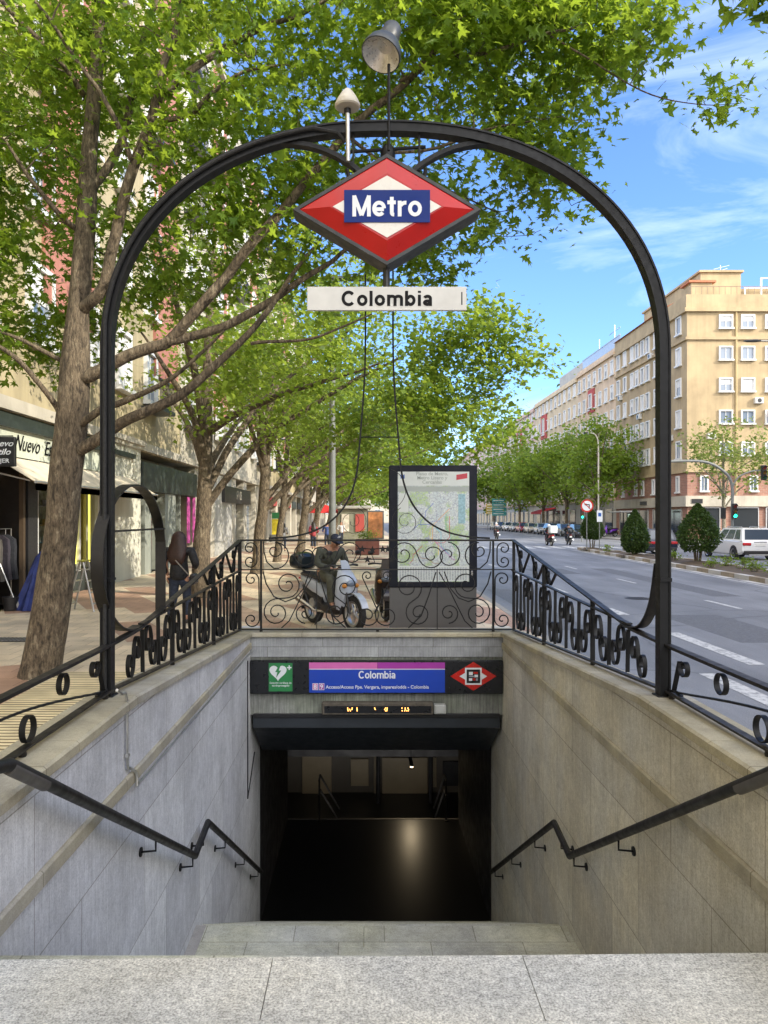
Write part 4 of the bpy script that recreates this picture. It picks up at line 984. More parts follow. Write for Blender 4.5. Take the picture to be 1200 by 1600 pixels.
# building closing the avenue
bz = thing('distant_building', 'pale building block closing the avenue in the far distance', 'building', (0, 300, 0))
g = M(); g.bx(-60, 70, 300, 330, 0, 17); g.build('wall', whitew, bz, smooth=False)
for k in range(14):
    for zc in (4.5, 8, 11.5, 14.5): window(bz, -30+k*7, 300, zc, '-y', 2.4, 1.9, 0)

# --- left side: buildings whose fronts face the pavement
FXL = -7.75
def left_building(name, label, y0, y1, h, wallm, panels, floors, step, shopm):
    b = thing(name, label, 'building', (FXL, y0, 0))
    g = M(); g.bx(FXL-14, FXL, y0, y1-.01, 4.3, h); g.build('wall', wallm, b, smooth=False)
    g = M(); g.bx(FXL-14, FXL-.9, y0, y1-.01, 0, 4.28); g.build('shop_interior_wall', shopm, b, smooth=False)
    g = M(); g.bx(FXL-14, FXL+.25, y0, y1-.01, h-.5, h-.1); g.build('cornice', whitew, b, smooth=False)
    g = M(); g.bx(FXL-.01, FXL+.12, y0, y1-.01, 4.32, 4.6); g.build('string_course', whitew, b, smooth=False)
    k = 0; yy = y0+1.5
    while yy+1.6 < y1:
        isp = any(a <= yy <= c for a, c in panels)
        for zc in floors:
            w = window(b, FXL+(.10 if isp else 0), yy, zc, '+x', 1.35, 1.9, rw.choice((0, 1, 2)))
            if not isp and rw.random() < .45 and yy > 22:
                g = M(); g.bx(FXL, FXL+.7, yy-.95, yy+.95, zc-1.25, zc-1.12)
                for q in range(13): g.bx(FXL+.64, FXL+.66, yy-.9+q*.15, yy-.885+q*.15, zc-1.12, zc-.2)
                g.bx(FXL+.62, FXL+.68, yy-.93, yy+.93, zc-.2, zc-.15); g.build('balcony', black_m, b, smooth=False)
        yy += step
    for (a, c) in panels:
        g = M(); g.bx(FXL, FXL+.10, a-.3, c+.9, 7.2, h-1.0); g.build('pink_bay', pinkp, b, smooth=False)
    return b
FLL = (7.0, 10.1, 13.2, 16.3, 19.4, 22.3)
lb1 = left_building('street_building', 'cream street building with pink bays above the clothes shop on the left', 4, 31, 25, cream, ((9.8, 11.6), (18.0, 20.0), (27.3, 29.3)), FLL, 3.0, cream)
lb2 = left_building('street_building', 'white and pink street building behind the second tree on the left', 31, 58, 26, whitew, ((38, 40.5), (50, 52)), FLL, 3.0, whitew)
lb3 = left_building('street_building', 'cream street building far along the left pavement', 58, 95, 24, cream, ((70, 72),), FLL[:5], 3.4, whitew)
lb4 = left_building('street_building', 'white street building at the far end of the left pavement', 95, 150, 23, whitew, ((110, 113),), FLL[:5], 4.0, whitew)
lb0 = thing('street_building', 'cream building left of the photographer beyond the frame', 'building', (FXL, -40, 0))
g = M(); g.bx(FXL-14, FXL, -40, 3.99, 0, 25); g.build('wall', cream, lb0, smooth=False)
# shop fronts (parts of the ground floor)
frame_st = stucco('shop_pier_stone', (.50, .47, .38), .2); grey_gr = stucco('grey_green_pier', (.27, .29, .25), .2)
def pier(b, ya, yb_, m, x=FXL, z1=4.28, nm='pier'):
    g = M(); g.bx(x-.9, x, ya, yb_, 0, z1); return g.build(nm, m, b, smooth=False)
pier(lb1, 4, 12.6, frame_st); pier(lb1, 12.6, 13.0, frame_st); pier(lb1, 17.0, 17.5, black_m, z1=3.34); 
g = M(); g.bx(FXL-.9, FXL+.02, 13.0, 24.6, 4.10, 4.28); g.bx(FXL-.9, FXL+.12, 13.0, 24.6, 3.95, 4.10); g.build('green_cornice', darkgreen, lb1, smooth=False)
g = M(); g.bx(FXL-.9, FXL-.0, 13.0, 24.6, 3.35, 3.95); g.build('sign_panel', stucco('sign_panel_stone', (.52, .55, .45), .15), lb1, smooth=False)
interior = mat('warm_shop_interior', (.36, .22, .09), .8, 0, .15, 1)
g = M(); g.bx(FXL-.88, FXL-.80, 13.0, 17.0, 0, 3.34); g.build('interior_back', interior, lb1, smooth=False)
g = M(); 
for yy in (13.9, 15.6, 16.8): g.bx(FXL-.12, FXL-.02, yy, yy+.10, 0, 3.34)
g.build('door_frame', mat('bronze_frame', (.10, .07, .045), .4, .3), lb1, smooth=False)
# window with yellow lights
g = M(); g.bx(FXL-.86, FXL-.8, 17.5, 21.6, .5, 3.34); g.build('window_display', mat('display_mix', (.22, .24, .20), .6, 0, .7, 5), lb1, smooth=False)
g = M(); g.bx(FXL-.9, FXL-.02, 17.5, 24.5, 0, .55); g.build('shop_plinth', darkgreen, lb1, smooth=False)
g = M(); 
for yy in (17.5, 18.9, 20.1, 21.5): g.bx(FXL-.12, FXL-.02, yy, yy+.09, .55, 3.34)
g.build('window_frame', winw, lb1, smooth=False)
neon = mat('yellow_light_strip', (.80, .72, .12), .4, 0, 0, 1, emit=.8)
for px in (118.5, 139.5):
    yy = -FXL*1155/(571-px); yy = (7.85)*1155/(571-px)
    g = M(); g.bx(-7.87, -7.83, yy-.025, yy+.025, .75, 2.75); g.build('light_strip', neon, lb1, smooth=False)
    g = M(); g.bx(-8.0, -7.9, yy-.30, yy-.10, .75, 2.7); g.build('yellow_panel', mat('yellow_panel', (.30, .26, .04), .6), lb1, smooth=False)
for q, (zc, colr) in enumerate(((1.0, (.25, .08, .05)), (1.35, (.05, .12, .16)), (1.8, (.4, .3, .1)), (2.3, (.3, .3, .32)))):
    g = M(); g.bx(-8.5, -8.0, 18.8, 20.1, zc, zc+.02)
    for k in range(6): g.box((-8.2, 18.95+k*.2, zc+.09), (.12, .13, .15+.03*(k % 3)), 0, None, .02)
    g.build('display_shelf', mat('shelf_goods', colr, .6, 0, .5, 8), lb1)
# stone pilaster and second shop
pier(lb1, 21.6, 25.4, stucco('pale_pilaster', (.56, .55, .46), .2), FXL+.03, 4.5, 'pilaster')
g = M(); g.bx(FXL-.9, FXL+.18, 21.5, 25.5, 4.45, 4.62); g.build('pilaster_cornice', whitew, lb1, smooth=False)
g = M()
for k in range(9): 
    a = R(20*k); g.bx(FXL+.03, FXL+.05, 23.5+1.2*math.cos(a)-.05, 23.5+1.2*math.cos(a)+.05, 3.2+1.0*math.sin(a)-.02, 3.2+1.0*math.sin(a)+.1)
g.build('arch_moulding', whitew, lb1, smooth=False)
g = M(); g.bx(FXL-.9, FXL+.10, 25.5, 33.6, 2.95, 3.95); g.build('dark_fascia', darkgreen, lb1, smooth=False)
g = M(); g.bx(FXL-.86, FXL-.8, 25.5, 31, .3, 2.94); g.build('window_display', mat('display_mix_pale', (.30, .32, .30), .5, 0, .6, 3), lb1, smooth=False)
for (a, c, m_) in ((26.0, 26.8, grey_gr), (28.6, 30.2, grey_gr), (30.9, 31.0, grey_gr)): pier(lb1, a, c, m_, FXL, 2.94)
red_goods = mat('red_goods', (.40, .05, .06), .7, 0, .4, 6)
g = M(); g.bx(FXL-.3, FXL-.2, 26.9, 27.5, .8, 2.8); g.build('red_display', red_goods, lb1, smooth=False)
pinkb = mat('pink_banner', (.50, .07, .30), .5, 0, .15, 4)
for yy in (32.0, 33.0):
    g = M(); g.bx(FXL+.02, FXL+.05, yy, yy+.5, .9, 2.9); tag(g.build('pink_banner', pinkb, smooth=False), ('bright pink banner nearer the street tree on the left shopfront' if yy == 32 else 'bright pink banner farther along the left shopfront'), 'banner', 'pink banners on the shopfront')
pier(lb2, 33.6, 38, whitew); pier(lb2, 38, 43, greyst, FXL-.02)
g = M(); g.bx(FXL-.9, FXL+.15, 40, 49, 2.85, 3.75); g.build('black_fascia', black_m, lb2, smooth=False)
text('fascia_lettering', '67  08', .75, whitew, lb2, (FXL+.152, 44.5, 3.3), face='+x', bold=.0)
for (a, c) in ((43, 44.2), (47, 48.2), (52, 56)): pier(lb2, a, c, whitew, FXL)
g = M(); g.bx(FXL-.5, FXL-.45, 44.2, 52, .3, 2.84); g.build('shop_window', glass_blue, lb2, smooth=False)
for b_, y0_, y1_ in ((lb3, 58, 95), (lb4, 95, 150)):
    yy = y0_
    while yy < y1_-6:
        pier(b_, yy, yy+1.6, whitew); g = M(); g.bx(FXL-.45, FXL-.4, yy+1.6, yy+6, .3, 3.0); g.build('shop_window', glass_dark, b_, smooth=False)
        g = M(); g.bx(FXL-.4, FXL+.1, yy+1.6, yy+6, 3.0, 3.7); g.build('fascia', rw.choice((redp, darkgreen, whitew, black_m)), b_, smooth=False); yy += 6
# awning
t0 = thing('shop_awning', 'cream fabric awning folded out over the clothes shop window', 'awning', (FXL, 15.5, 3.3))
awn = mat('awning_fabric', (.60, .52, .38), .8, 0, .18, 3, .3, 30)
g = M(); n = 22
for (xa, za, xb, zb_) in ((FXL+.02, 3.32, -6.78, 2.74), (-6.78, 2.74, -6.78, 2.58)):
    for k in range(n):
        ya, yb_ = 15.2+k*8.9/n, 15.2+(k+1)*8.9/n; sag = .02*math.sin(k*1.7)
        g.add([(xa, ya, za), (xa, yb_, za), (xb, yb_, zb_+sag*0), (xb, ya, zb_), (xa, ya, za-.012), (xa, yb_, za-.012), (xb, yb_, zb_-.012), (xb, ya, zb_-.012)], [(0, 1, 2, 3), (7, 6, 5, 4), (0, 4, 5, 1), (2, 6, 7, 3)])
g.build('fabric', awn, t0, smooth=False)
g = M(); g.tube([(-6.78, 15.2, 2.74), (-6.78, 24.1, 2.74)], .03, 8); g.build('front_bar', alu_m, t0)
for yy in (15.6, 19.6, 23.8):
    g = M(); g.tube([(FXL+.0, yy, 2.95), (-7.2, yy+.3, 2.8), (-6.78, yy, 2.72)], .02, 6); g.build('arm', alu_m, t0)
# shop name on the panel and projecting sign
t0 = thing('shop_sign', 'black script shop name painted on the pale panel above the awning', 'shop sign', (FXL+.006, 16.5, 3.65))
text('lettering', 'Nuevo  Estilo', .50, blk, t0, (FXL+.012, 16.28, 3.66), face='+x', align='LEFT', bold=.006, shear=.5, sx=.92)
t0 = thing('projecting_sign', 'black projecting shop sign with white script at the left edge', 'shop sign', (-7.42, 15.0, 3.35))
g = M(); g.bx(-7.74, -7.10, 14.96, 15.06, 3.04, 3.64, b=.01); g.build('sign_box', black_m, t0)
text('lettering', 'Nuevo', .17, swhite, t0, (-7.42+.02, 14.957, 3.50), shear=.35, bold=.015, sx=1.15); text('lettering', 'Estilo', .17, swhite, t0, (-7.42+.02, 14.957, 3.33), shear=.35, bold=.015, sx=1.15)
text('lettering', 'MUJER', .12, swhite, t0, (-7.40, 14.957, 3.15), bold=.015, sx=1.15)
g = M(); g.tube([(FXL-.0, 15.01, 3.66), (-7.15, 15.01, 3.66)], .012, 6); g.build('bracket', iron, t0)
# ------------------------------------------------------------------ trees
def leaf_mat(name, c1, c2, tr):
    m, t, b = nodes(name)
    geo = t.nodes.new('ShaderNodeNewGeometry')
    c = ramp(t, geo.outputs['Random Per Island'], [(0, c1), (.55, c2), (1, vmul(c2, 1.25))])
    t.links.new(c, b.inputs['Base Color']); b.inputs['Roughness'].default_value = .45; b.inputs['Specular IOR Level'].default_value = .35
    tl = t.nodes.new('ShaderNodeBsdfTranslucent'); cc = mix(t, c, tr, .6); t.links.new(cc, tl.inputs['Color'])
    ms = t.nodes.new('ShaderNodeMixShader'); ms.inputs[0].default_value = .52
    out = [n for n in t.nodes if n.type == 'OUTPUT_MATERIAL'][0]
    t.links.new(b.outputs[0], ms.inputs[1]); t.links.new(tl.outputs[0], ms.inputs[2]); t.links.new(ms.outputs[0], out.inputs['Surface'])
    return m
def bark_mat(name='plane_bark', a=(.15, .115, .075), b_=(.34, .285, .195), c_=(.06, .045, .03)):
    m, t, b = nodes(name); v = coord(t, (1, 1, .45))
    n1 = tnoise(t, v, 13, 6, .68, .5); n2 = tnoise(t, coord(t, (1, 1, .22)), 44, 5, .75)
    c = ramp(t, n1, [(.34, c_), (.46, a), (.56, vmul(a, 1.25)), (.68, b_)])
    c = mix(t, c, ramp(t, n2, [(.40, (.38,)*3), (.55, (1.0,)*3)]), 1, 'MULTIPLY')
    t.links.new(c, b.inputs['Base Color']); b.inputs['Roughness'].default_value = .9
    ad = t.nodes.new('ShaderNodeMath'); t.links.new(n1, ad.inputs[0]); t.links.new(n2, ad.inputs[1]); bump(t, b, ad.outputs[0], .9, .035); return m
bark = bark_mat()
leafA = leaf_mat('plane_leaf', (.045, .11, .012), (.125, .215, .022), (.62, .80, .07))
leafB = leaf_mat('plane_leaf_far', (.05, .11, .014), (.125, .20, .028), (.58, .72, .08))
def leaf_template(kind):
    if kind == 0:      # five lobed plane leaf
        ang = [-90, -52, -12, 18, 55, 72, 90, 108, 125, 162, 192, 232]
        rad = [.06, .40, .78, .36, .92, .48, 1.05, .48, .92, .36, .78, .40]
        pts = [(0, 0, 0)]+[(r*math.cos(R(a)), .15+r*math.sin(R(a)), -.10*r*r) for a, r in zip(ang, rad)]
        fs = [(0, 1+i, 1+(i+1) % 12) for i in range(12)]
        return np.array(pts)*.58, fs
    pts = [(0, 0, 0), (.5, .25, -.08), (.3, .55, 0), (.0, 1.0, -.06), (-.3, .55, 0), (-.5, .25, -.08)]
    return np.array(pts)*.9, [(0, 1, 2), (0, 2, 3), (0, 3, 4), (0, 4, 5)]
def leaves_mesh(name, pos, size, kind, m, parent, seed=0, up=1.0):
    rs = np.random.RandomState(seed); tp, fs = leaf_template(kind); N = len(pos); n = len(tp)
    nz = rs.normal(size=(N, 3)); nz[:, 2] = np.abs(nz[:, 2])*.8+up*.7; nz[:, 0] += .25; nz /= np.linalg.norm(nz, axis=1)[:, None]
    hd = rs.normal(size=(N, 3)); hd[:, 2] -= .5; hd -= nz*np.sum(hd*nz, axis=1)[:, None]; hd /= np.linalg.norm(hd, axis=1)[:, None]
    sd_ = np.cross(hd, nz); s = size*(.45+.8*rs.rand(N)**1.3); sx_ = .65+.5*rs.rand(N)
    V = pos[:, None, :]+s[:, None, None]*(tp[None, :, 0:1]*(sd_*sx_[:, None])[:, None, :]+tp[None, :, 1:2]*hd[:, None, :]+tp[None, :, 2:3]*nz[:, None, :])
    off = np.zeros(3); p = parent
    while p is not None: off += np.array(p.location); p = p.parent
    V = V.reshape(-1, 3)-off
    F = (np.array(fs)[None]+(np.arange(N)*n)[:, None, None]).reshape(-1, 3)
    me = bpy.data.meshes.new(name); me.vertices.add(len(V)); me.vertices.foreach_set('co', V.astype(np.float32).ravel())
    me.loops.add(F.size); me.loops.foreach_set('vertex_index', F.astype(np.int32).ravel())
    me.polygons.add(len(F)); me.polygons.foreach_set('loop_start', (np.arange(len(F))*3).astype(np.int32))
    me.materials.append(m); me.update(calc_edges=True); me.validate()
    o = bpy.data.objects.new(name, me); COL.objects.link(o); o.parent = parent; return o
def tree(name, label, trunk, limbs, blobs, leaf=.17, per=26, kind=0, m=leafA, bk=None, seed=1, group=None, cat='tree', clus=.34, reach=2.6):
    """trunk/limbs = lists of (x,y,z,r); blobs = (cx,cy,cz,rx,ry,rz,n)"""
    rs = np.random.RandomState(seed); bk = bk or bark
    t0 = thing(name, label, cat, tuple(trunk[0][:3]), group=group)
    g = M(); P = smooth_path([p[:3] for p in trunk], 5); rr = np.interp(np.linspace(0, 1, len(P)), np.linspace(0, 1, len(trunk)), [p[3] for p in trunk])
    g.tube(P, list(rr), 14)
    vs = []
    for i, v in enumerate(g.v):
        c = P[i//14]; v = Vector(v); d = v-c; f = 1+.16*mnoise.noise(Vector((v.x*2.5, v.y*2.5, v.z*.9)))+.05*mnoise.noise(v*7); vs.append(tuple(c+d*f))
    g.v = vs; g.build('trunk', bk, t0, ang=80)
    sk = [np.array(p) for p in P[len(P)//2:]]; kr = list(rr[len(P)//2:])
    for li, L in enumerate(limbs):
        Q = smooth_path([p[:3] for p in L], 5); r2 = np.interp(np.linspace(0, 1, len(Q)), np.linspace(0, 1, len(L)), [p[3] for p in L])
        Q = [q+Vector([mnoise.noise(q*1.3+Vector((k*9.1, 0, 0)))*.06 for k in range(3)])*min(1, i/4) for i, q in enumerate(Q)]
        g = M(); g.tube(Q, list(r2), 9); g.build('limb', bk, t0, ang=80)
        sk += [np.array(q) for q in Q]; kr += list(r2)
    tips = []
    for (cx, cy, cz, rx, ry, rz, n) in blobs:
        u = rs.normal(size=(n, 3)); u /= np.linalg.norm(u, axis=1)[:, None]; q = u*(rs.rand(n)**.45)[:, None]
        tips.append(np.array([cx, cy, cz])+q*np.array([rx, ry, rz]))
    tips = np.concatenate(tips); sk = np.array(sk); kr = np.array(kr)
    d0 = np.array([np.min(np.sum((sk-t)**2, 1)) for t in tips]); order = np.argsort(d0)
    g = M(); LP = []
    for i in order:
        t = tips[i]; dd = np.sqrt(np.sum((sk-t)**2, 1)); pen = dd+np.maximum(0, sk[:, 2]-t[2]+.1)*.6
        j = int(np.argmin(pen)); a = sk[j]; L = dd[j]
        if L < .12: a = a; 
        r0 = min(kr[j]*.7, .008+.009*L); mid = (a+t)/2+rs.normal(size=3)*.10*L+np.array([0, 0, .07*L])
        pts = [a, a*.56+mid*.44+rs.normal(size=3)*.03*L, mid, mid*.5+t*.5+rs.normal(size=3)*.04*L, t]
        if L < reach*2.2:
            g.tube([Vector(p) for p in pts], list(np.linspace(r0, .004, 5)), 4, caps=False)
        new = [pts[2], pts[3], t]; sk = np.concatenate([sk, np.array(new)]); kr = np.concatenate([kr, [r0*.7, r0*.6, .006]])
        k = int(per*(.6+.8*rs.rand())); w = rs.rand(k, 1)**.7
        base = mid+(t-mid)*w*1.1
        LP.append(base+np.clip(rs.normal(size=(k, 3)), -1.5, 1.5)*np.array([clus, clus, clus*.7])*(.5+.7*rs.rand(k, 1)))
    g.build('twigs', bk, t0, ang=80)
    LP = np.concatenate(LP)
    leaves_mesh('crown', LP, leaf, kind, m, t0, seed)
    return t0
def L3(pts, k=.66):
    out = []
    for (px, py, d, r) in pts: p = at(px, py, d); out.append((p.x, p.y, p.z, r*k))
    return out
trunk = L3([(62, 1066, 9.4, .31), (72, 1010, 9.4, .265), (88, 900, 9.4, .24), (100, 780, 9.4, .225), (112, 660, 9.4, .215), (118, 570, 9.4, .21), (122, 500, 9.4, .17), (128, 420, 9.4, .15), (136, 330, 9.5, .13), (140, 240, 9.6, .115), (150, 120, 9.7, .10), (160, -60, 9.8, .07), (170, -220, 9.8, .04)], .90)
limbs = [L3(a) for a in (
    [(118, 590, 9.4, .14), (145, 582, 9.3, .125), (233, 546, 9.2, .11), (267, 530, 9.2, .105), (333, 458, 9.1, .10), (362, 429, 9.1, .095), (400, 375, 9.0, .09), (450, 320, 9.0, .085), (500, 258, 8.9, .08), (560, 185, 8.9, .07), (640, 125, 8.8, .065), (700, 60, 8.7, .055), (760, -20, 8.7, .04), (830, -110, 8.7, .02)],
    [(262, 534, 9.2, .09), (333, 518, 9.3, .085), (400, 487, 9.4, .08), (458, 452, 9.5, .065), (510, 418, 9.6, .05), (545, 385, 9.7, .035), (620, 350, 9.9, .02)],
    [(110, 712, 9.4, .13), (140, 690, 9.3, .115), (187, 665, 9.2, .105), (225, 648, 9.1, .10), (281, 619, 9.1, .09), (335, 575, 9.1, .08), (380, 530, 9.2, .065), (430, 470, 9.3, .05), (490, 390, 9.4, .03)],
    [(118, 670, 9.4, .085), (150, 640, 9.2, .07), (194, 630, 9.1, .06), (237, 609, 9.0, .05), (300, 570, 8.9, .035), (350, 520, 8.8, .02)],
    [(392, 537, 9.2, .035), (440, 530, 9.2, .03), (500, 522, 9.2, .025), (580, 490, 9.2, .015)],
    [(118, 490, 9.4, .13), (160, 455, 9.2, .11), (178, 390, 9.1, .105), (198, 300, 9.0, .10), (215, 245, 9.0, .095), (238, 185, 9.0, .09), (252, 130, 8.9, .075), (270, 60, 8.9, .06), (285, -40, 8.9, .04)],
    [(248, 160, 9.0, .07), (300, 112, 9.0, .065), (350, 76, 9.0, .06), (410, 45, 9.0, .05), (480, 20, 9.0, .04), (560, -30, 9.0, .02)],
    [(250, 190, 9.0, .05), (300, 180, 8.9, .045), (330, 152, 8.8, .04), (380, 115, 8.8, .03), (440, 103, 8.7, .02)],
    [(140, 300, 9.5, .09), (185, 235, 9.8, .085), (205, 190, 9.9, .08), (208, 120, 10, .07), (235, 30, 10, .05), (255, -60, 10, .03)],
    [(205, 250, 8.95, .05), (180, 190, 8.8, .045), (150, 130, 8.7, .04), (105, 70, 8.6, .035), (50, -10, 8.5, .025)],
    [(132, 150, 9.7, .06), (105, 108, 9.5, .05), (55, 55, 9.3, .05), (0, -5, 9.1, .04)],
    [(120, 358, 9.45, .06), (95, 335, 9.2, .05), (70, 305, 9.1, .045), (42, 270, 9.0, .04), (10, 220, 9.0, .02)],
    [(100, 565, 9.4, .05), (60, 545, 9.3, .04), (30, 528, 9.2, .035), (-20, 508, 9.1, .02)],
    [(92, 640, 9.4, .06), (60, 600, 9.2, .05), (25, 562, 9.1, .045), (-20, 530, 9.0, .03)],
    [(625, 128, 8.8, .045), (685, 96, 8.6, .04), (770, 76, 8.4, .035), (850, 56, 8.2, .03), (960, 28, 8.1, .02), (1040, 10, 8.1, .012)],
    [(600, 240, 8.9, .03), (700, 225, 8.7, .028), (790, 200, 8.6, .02), (850, 185, 8.5, .012)],
    [(860, 56, 8.2, .018), (920, 90, 8.1, .015), (1000, 140, 8.0, .012), (1090, 165, 8.0, .008), (1150, 168, 8.0, .004)],
    [(540, 210, 8.9, .035), (620, 270, 9.2, .03), (700, 300, 9.4, .02), (780, 330, 9.4, .012)],
)]
blobs = [(-3.6, 10.0, 8.3, 2.9, 2.4, 2.4, 230), (-0.3, 9.4, 7.9, 3.0, 2.2, 1.6, 240), (-1.4, 9.9, 6.1, 2.2, 1.8, 1.3, 130), (1.6, 8.8, 7.9, 1.6, 1.4, 1.0, 110),
         (2.45, 8.3, 7.65, .85, 1.0, .75, 46), (2.95, 8.1, 7.2, .5, .6, .4, 10), (3.95, 8.0, 6.55, .28, .3, .15, 4), (2.0, 9.0, 6.3, .9, 1.0, .9, 40), (.9, 9.6, 5.9, 1.0, 1.0, .8, 40), (-5.3, 9.0, 6.2, 1.3, 1.8, 1.6, 60), (-5.1, 8.6, 4.5, .7, 1.0, .6, 16), (-5.2, 10.8, 5.6, 1.5, 1.4, 1.5, 60), (-4.9, 10.5, 8.2, 1.5, 1.5, 1.8, 90), (-5.6, 10.2, 6.9, 1.0, 1.5, 1.2, 50), (-4.6, 11.0, 4.6, 1.2, .8, .6, 26), (-3.0, 10.8, 5.4, 1.2, 1.0, .8, 30)]
tree('plane_tree', 'big leaning plane tree with mottled trunk left of the arch', trunk, limbs, blobs, leaf=.18, per=33, kind=0, m=leafA, seed=5, group='plane trees along the left pavement', clus=.26)
def street_tree(x, y, label, seed, lean, rad, top, low, nt, per, leaf, name='plane_tree', group='plane trees along the left pavement', m=leafB, kind=1, tr=.21, fork=2.6, clus=.36, extra=(), bk=None):
    rs = random.Random(seed)
    cxo, cyo = lean; lx, ly = cxo*.32+rs.uniform(-.3, .3), cyo+rs.uniform(-.3, .3)
    trunk = [(x, y, -.05, tr*1.35), (x+lx*.03, y, .4, tr*1.05), (x+lx*.12, y+ly*.1, fork*.6, tr*.95), (x+lx*.25, y+ly*.2, fork, tr*.9), (x+lx*.5, y+ly*.5, (fork+top)/2, tr*.55), (x+lx*.8, y+ly*.8, top-1.5, tr*.2)]
    limbs = []; n = 7
    for k in range(n):
        a = 2*math.pi*k/n+rs.uniform(-.3, .3); z0 = fork*.85+k*.32; rr = rad*rs.uniform(.65, .9)
        t_ = min(1, (z0-fork)/(top-fork)+.0); bx_ = x+lx*(.25+.3*max(0, t_)); by_ = y+ly*(.2+.3*max(0, t_))
        ex, ey, ez = x+cxo+rr*math.cos(a), y+cyo+rr*math.sin(a), low+(top-low)*rs.uniform(.25, .85)
        limbs.append([(bx_, by_, z0, tr*.5), (bx_+(ex-bx_)*.25, by_+(ey-by_)*.25, z0+(ez-z0)*.4, tr*.42), (bx_+(ex-bx_)*.6, by_+(ey-by_)*.6, z0+(ez-z0)*.72, tr*.28), (ex, ey, ez, tr*.1)])
    zc = (top+low)/2; hz = (top-low)/2
    bl = [(x+cxo, y+cyo, zc, rad*.95, rad*.95, hz, int(nt*.6))]
    for k in range(5):
        a = rs.uniform(0, 6.28); bl.append((x+cxo+rad*.6*math.cos(a), y+cyo+rad*.6*math.sin(a), zc+hz*rs.uniform(-.4, .4), rad*.45, rad*.45, hz*.4, int(nt*.08)))
    return tree(name, label, trunk, limbs, bl+list(extra), leaf=leaf, per=per, kind=kind, m=m, seed=seed, group=group, clus=clus, bk=bk)
street_tree(-4.15, 18.6, 'forked plane tree by the pink banners, second tree along the pavement', 21, (1.6, .4), 4.6, 10.5, 3.6, 300, 30, .17, extra=((2.6, 17.8, 6.4, 1.7, 1.4, 1.0, 70), (3.9, 17.6, 5.7, .9, .9, .55, 14), (1.2, 17.8, 5.2, 1.3, 1.2, .9, 26), (-2.2, 16.8, 5.2, 2.0, 1.2, 1.3, 50), (2.0, 18.2, 4.7, 1.7, 1.2, .9, 60), (2.4, 18.0, 5.8, 1.5, 1.2, .9, 40), (-.4, 19.4, 4.3, 2.2, 1.5, .6, 46)), clus=.30)
street_tree(-3.9, 26.5, 'plane tree right of the black shop fascia, third along the pavement', 22, (2.2, .3), 5.0, 10.5, 3.4, 290, 28, .20, extra=((3.4, 26, 5.6, 2.2, 2, 1.7, 80), (5.2, 26.5, 5.2, 1.1, 1.2, .9, 22), (.5, 27, 3.9, 3.2, 1.6, .6, 50)))
street_tree(-4.0, 33.5, 'thin plane tree fourth along the left pavement', 23, (2.6, .3), 5.2, 10.5, 3.3, 260, 26, .24, tr=.16)
street_tree(-3.6, 41.0, 'leaning plane tree fifth along the left pavement', 24, (3.0, .3), 5.6, 11, 3.2, 260, 26, .28, tr=.23)
street_tree(-3.6, 52.0, 'plane tree sixth along the left pavement, behind the grey lamp post', 25, (3.2, 0), 6.2, 12, 3.1, 260, 26, .34)
street_tree(-3.4, 66.0, 'distant plane tree seventh along the left pavement', 26, (3.4, 0), 7.0, 13, 3.0, 250, 24, .42)
street_tree(-3.4, 84.0, 'last distant plane tree on the left pavement', 27, (3.6, 0), 8.0, 14, 3.0, 250, 24, .50)
near_trunk = [(-4.2, .6, 0, .30), (-4.1, .6, 2.0, .24), (-3.9, .7, 4.2, .21), (-3.6, .8, 6.5, .15), (-3.4, .8, 9.0, .06)]
tree('plane_tree', 'plane tree beside the photographer whose outermost leaves hang into the top right corner', near_trunk,
     [[(-3.9, .7, 4.4, .14), (-2.6, 1.6, 5.6, .11), (-.6, 2.9, 6.1, .07), (1.3, 3.9, 6.0, .035), (2.2, 4.3, 5.6, .012)], [(-3.6, .8, 6, .09), (-4.6, 1.8, 7.4, .05), (-5.2, 2.6, 8.3, .02)]],
     [(-4.6, 1.2, 8.6, 1.6, 1.8, 1.2, 40), (.6, 3.5, 6.3, 1.0, .5, .25, 8), (2.42, 4.42, 5.14, .16, .12, .07, 7)], leaf=.17, per=18, kind=0, m=leafA, seed=77, group='plane trees along the left pavement', clus=.16)
# right side of the avenue
gR = 'trees along the far side of the avenue'
leafS = leaf_mat('sunlit_leaf', (.10, .15, .025), (.17, .22, .045), (.36, .42, .10))
street_tree(25.6, 52.8, 'sparse sunlit young tree in front of the yellow corner building', 31, (.2, 0), 3.4, 9.4, 3.4, 150, 22, .26, 'street_tree', gR, leafS, 1, .13, 3.0, .42, bk=bark_mat('pale_bark', (.30, .27, .2), (.42, .38, .3), (.2, .17, .12)))
street_tree(25.2, 80, 'tall green tree beside the bus shelter and street lamp', 32, (0, 0), 4.6, 13.6, 3.2, 260, 26, .42, 'street_tree', gR, leafB, 1, .2, 3.2, .6)
street_tree(25.0, 92, 'tall green tree second from the bus shelter on the far side', 33, (0, 0), 4.6, 13.4, 3.2, 240, 26, .46, 'street_tree', gR, leafB, 1, .2, 3.2, .6)
street_tree(25.0, 104, 'tall green tree above the red shop awning', 34, (0, 0), 4.8, 13.6, 3.2, 240, 26, .50, 'street_tree', gR, leafB, 1, .2, 3.2, .65)
street_tree(24.6, 118, 'tall green tree left of the red shop awning', 35, (0, 0), 5.0, 13.8, 3.2, 220, 26, .55, 'street_tree', gR, leafB, 1, .2, 3.2, .7)
street_tree(24.0, 138, 'rounded green tree above the road direction signs', 36, (0, 0), 6.2, 15, 3.2, 240, 26, .62, 'street_tree', gR, leafB, 1, .25, 3.2, .8)
street_tree(20, 165, 'far green tree closing the avenue, right of the map panel', 37, (0, 0), 6.5, 15, 3.2, 200, 26, .72, 'street_tree', gR, leafB, 1, .25, 3.2, .9)
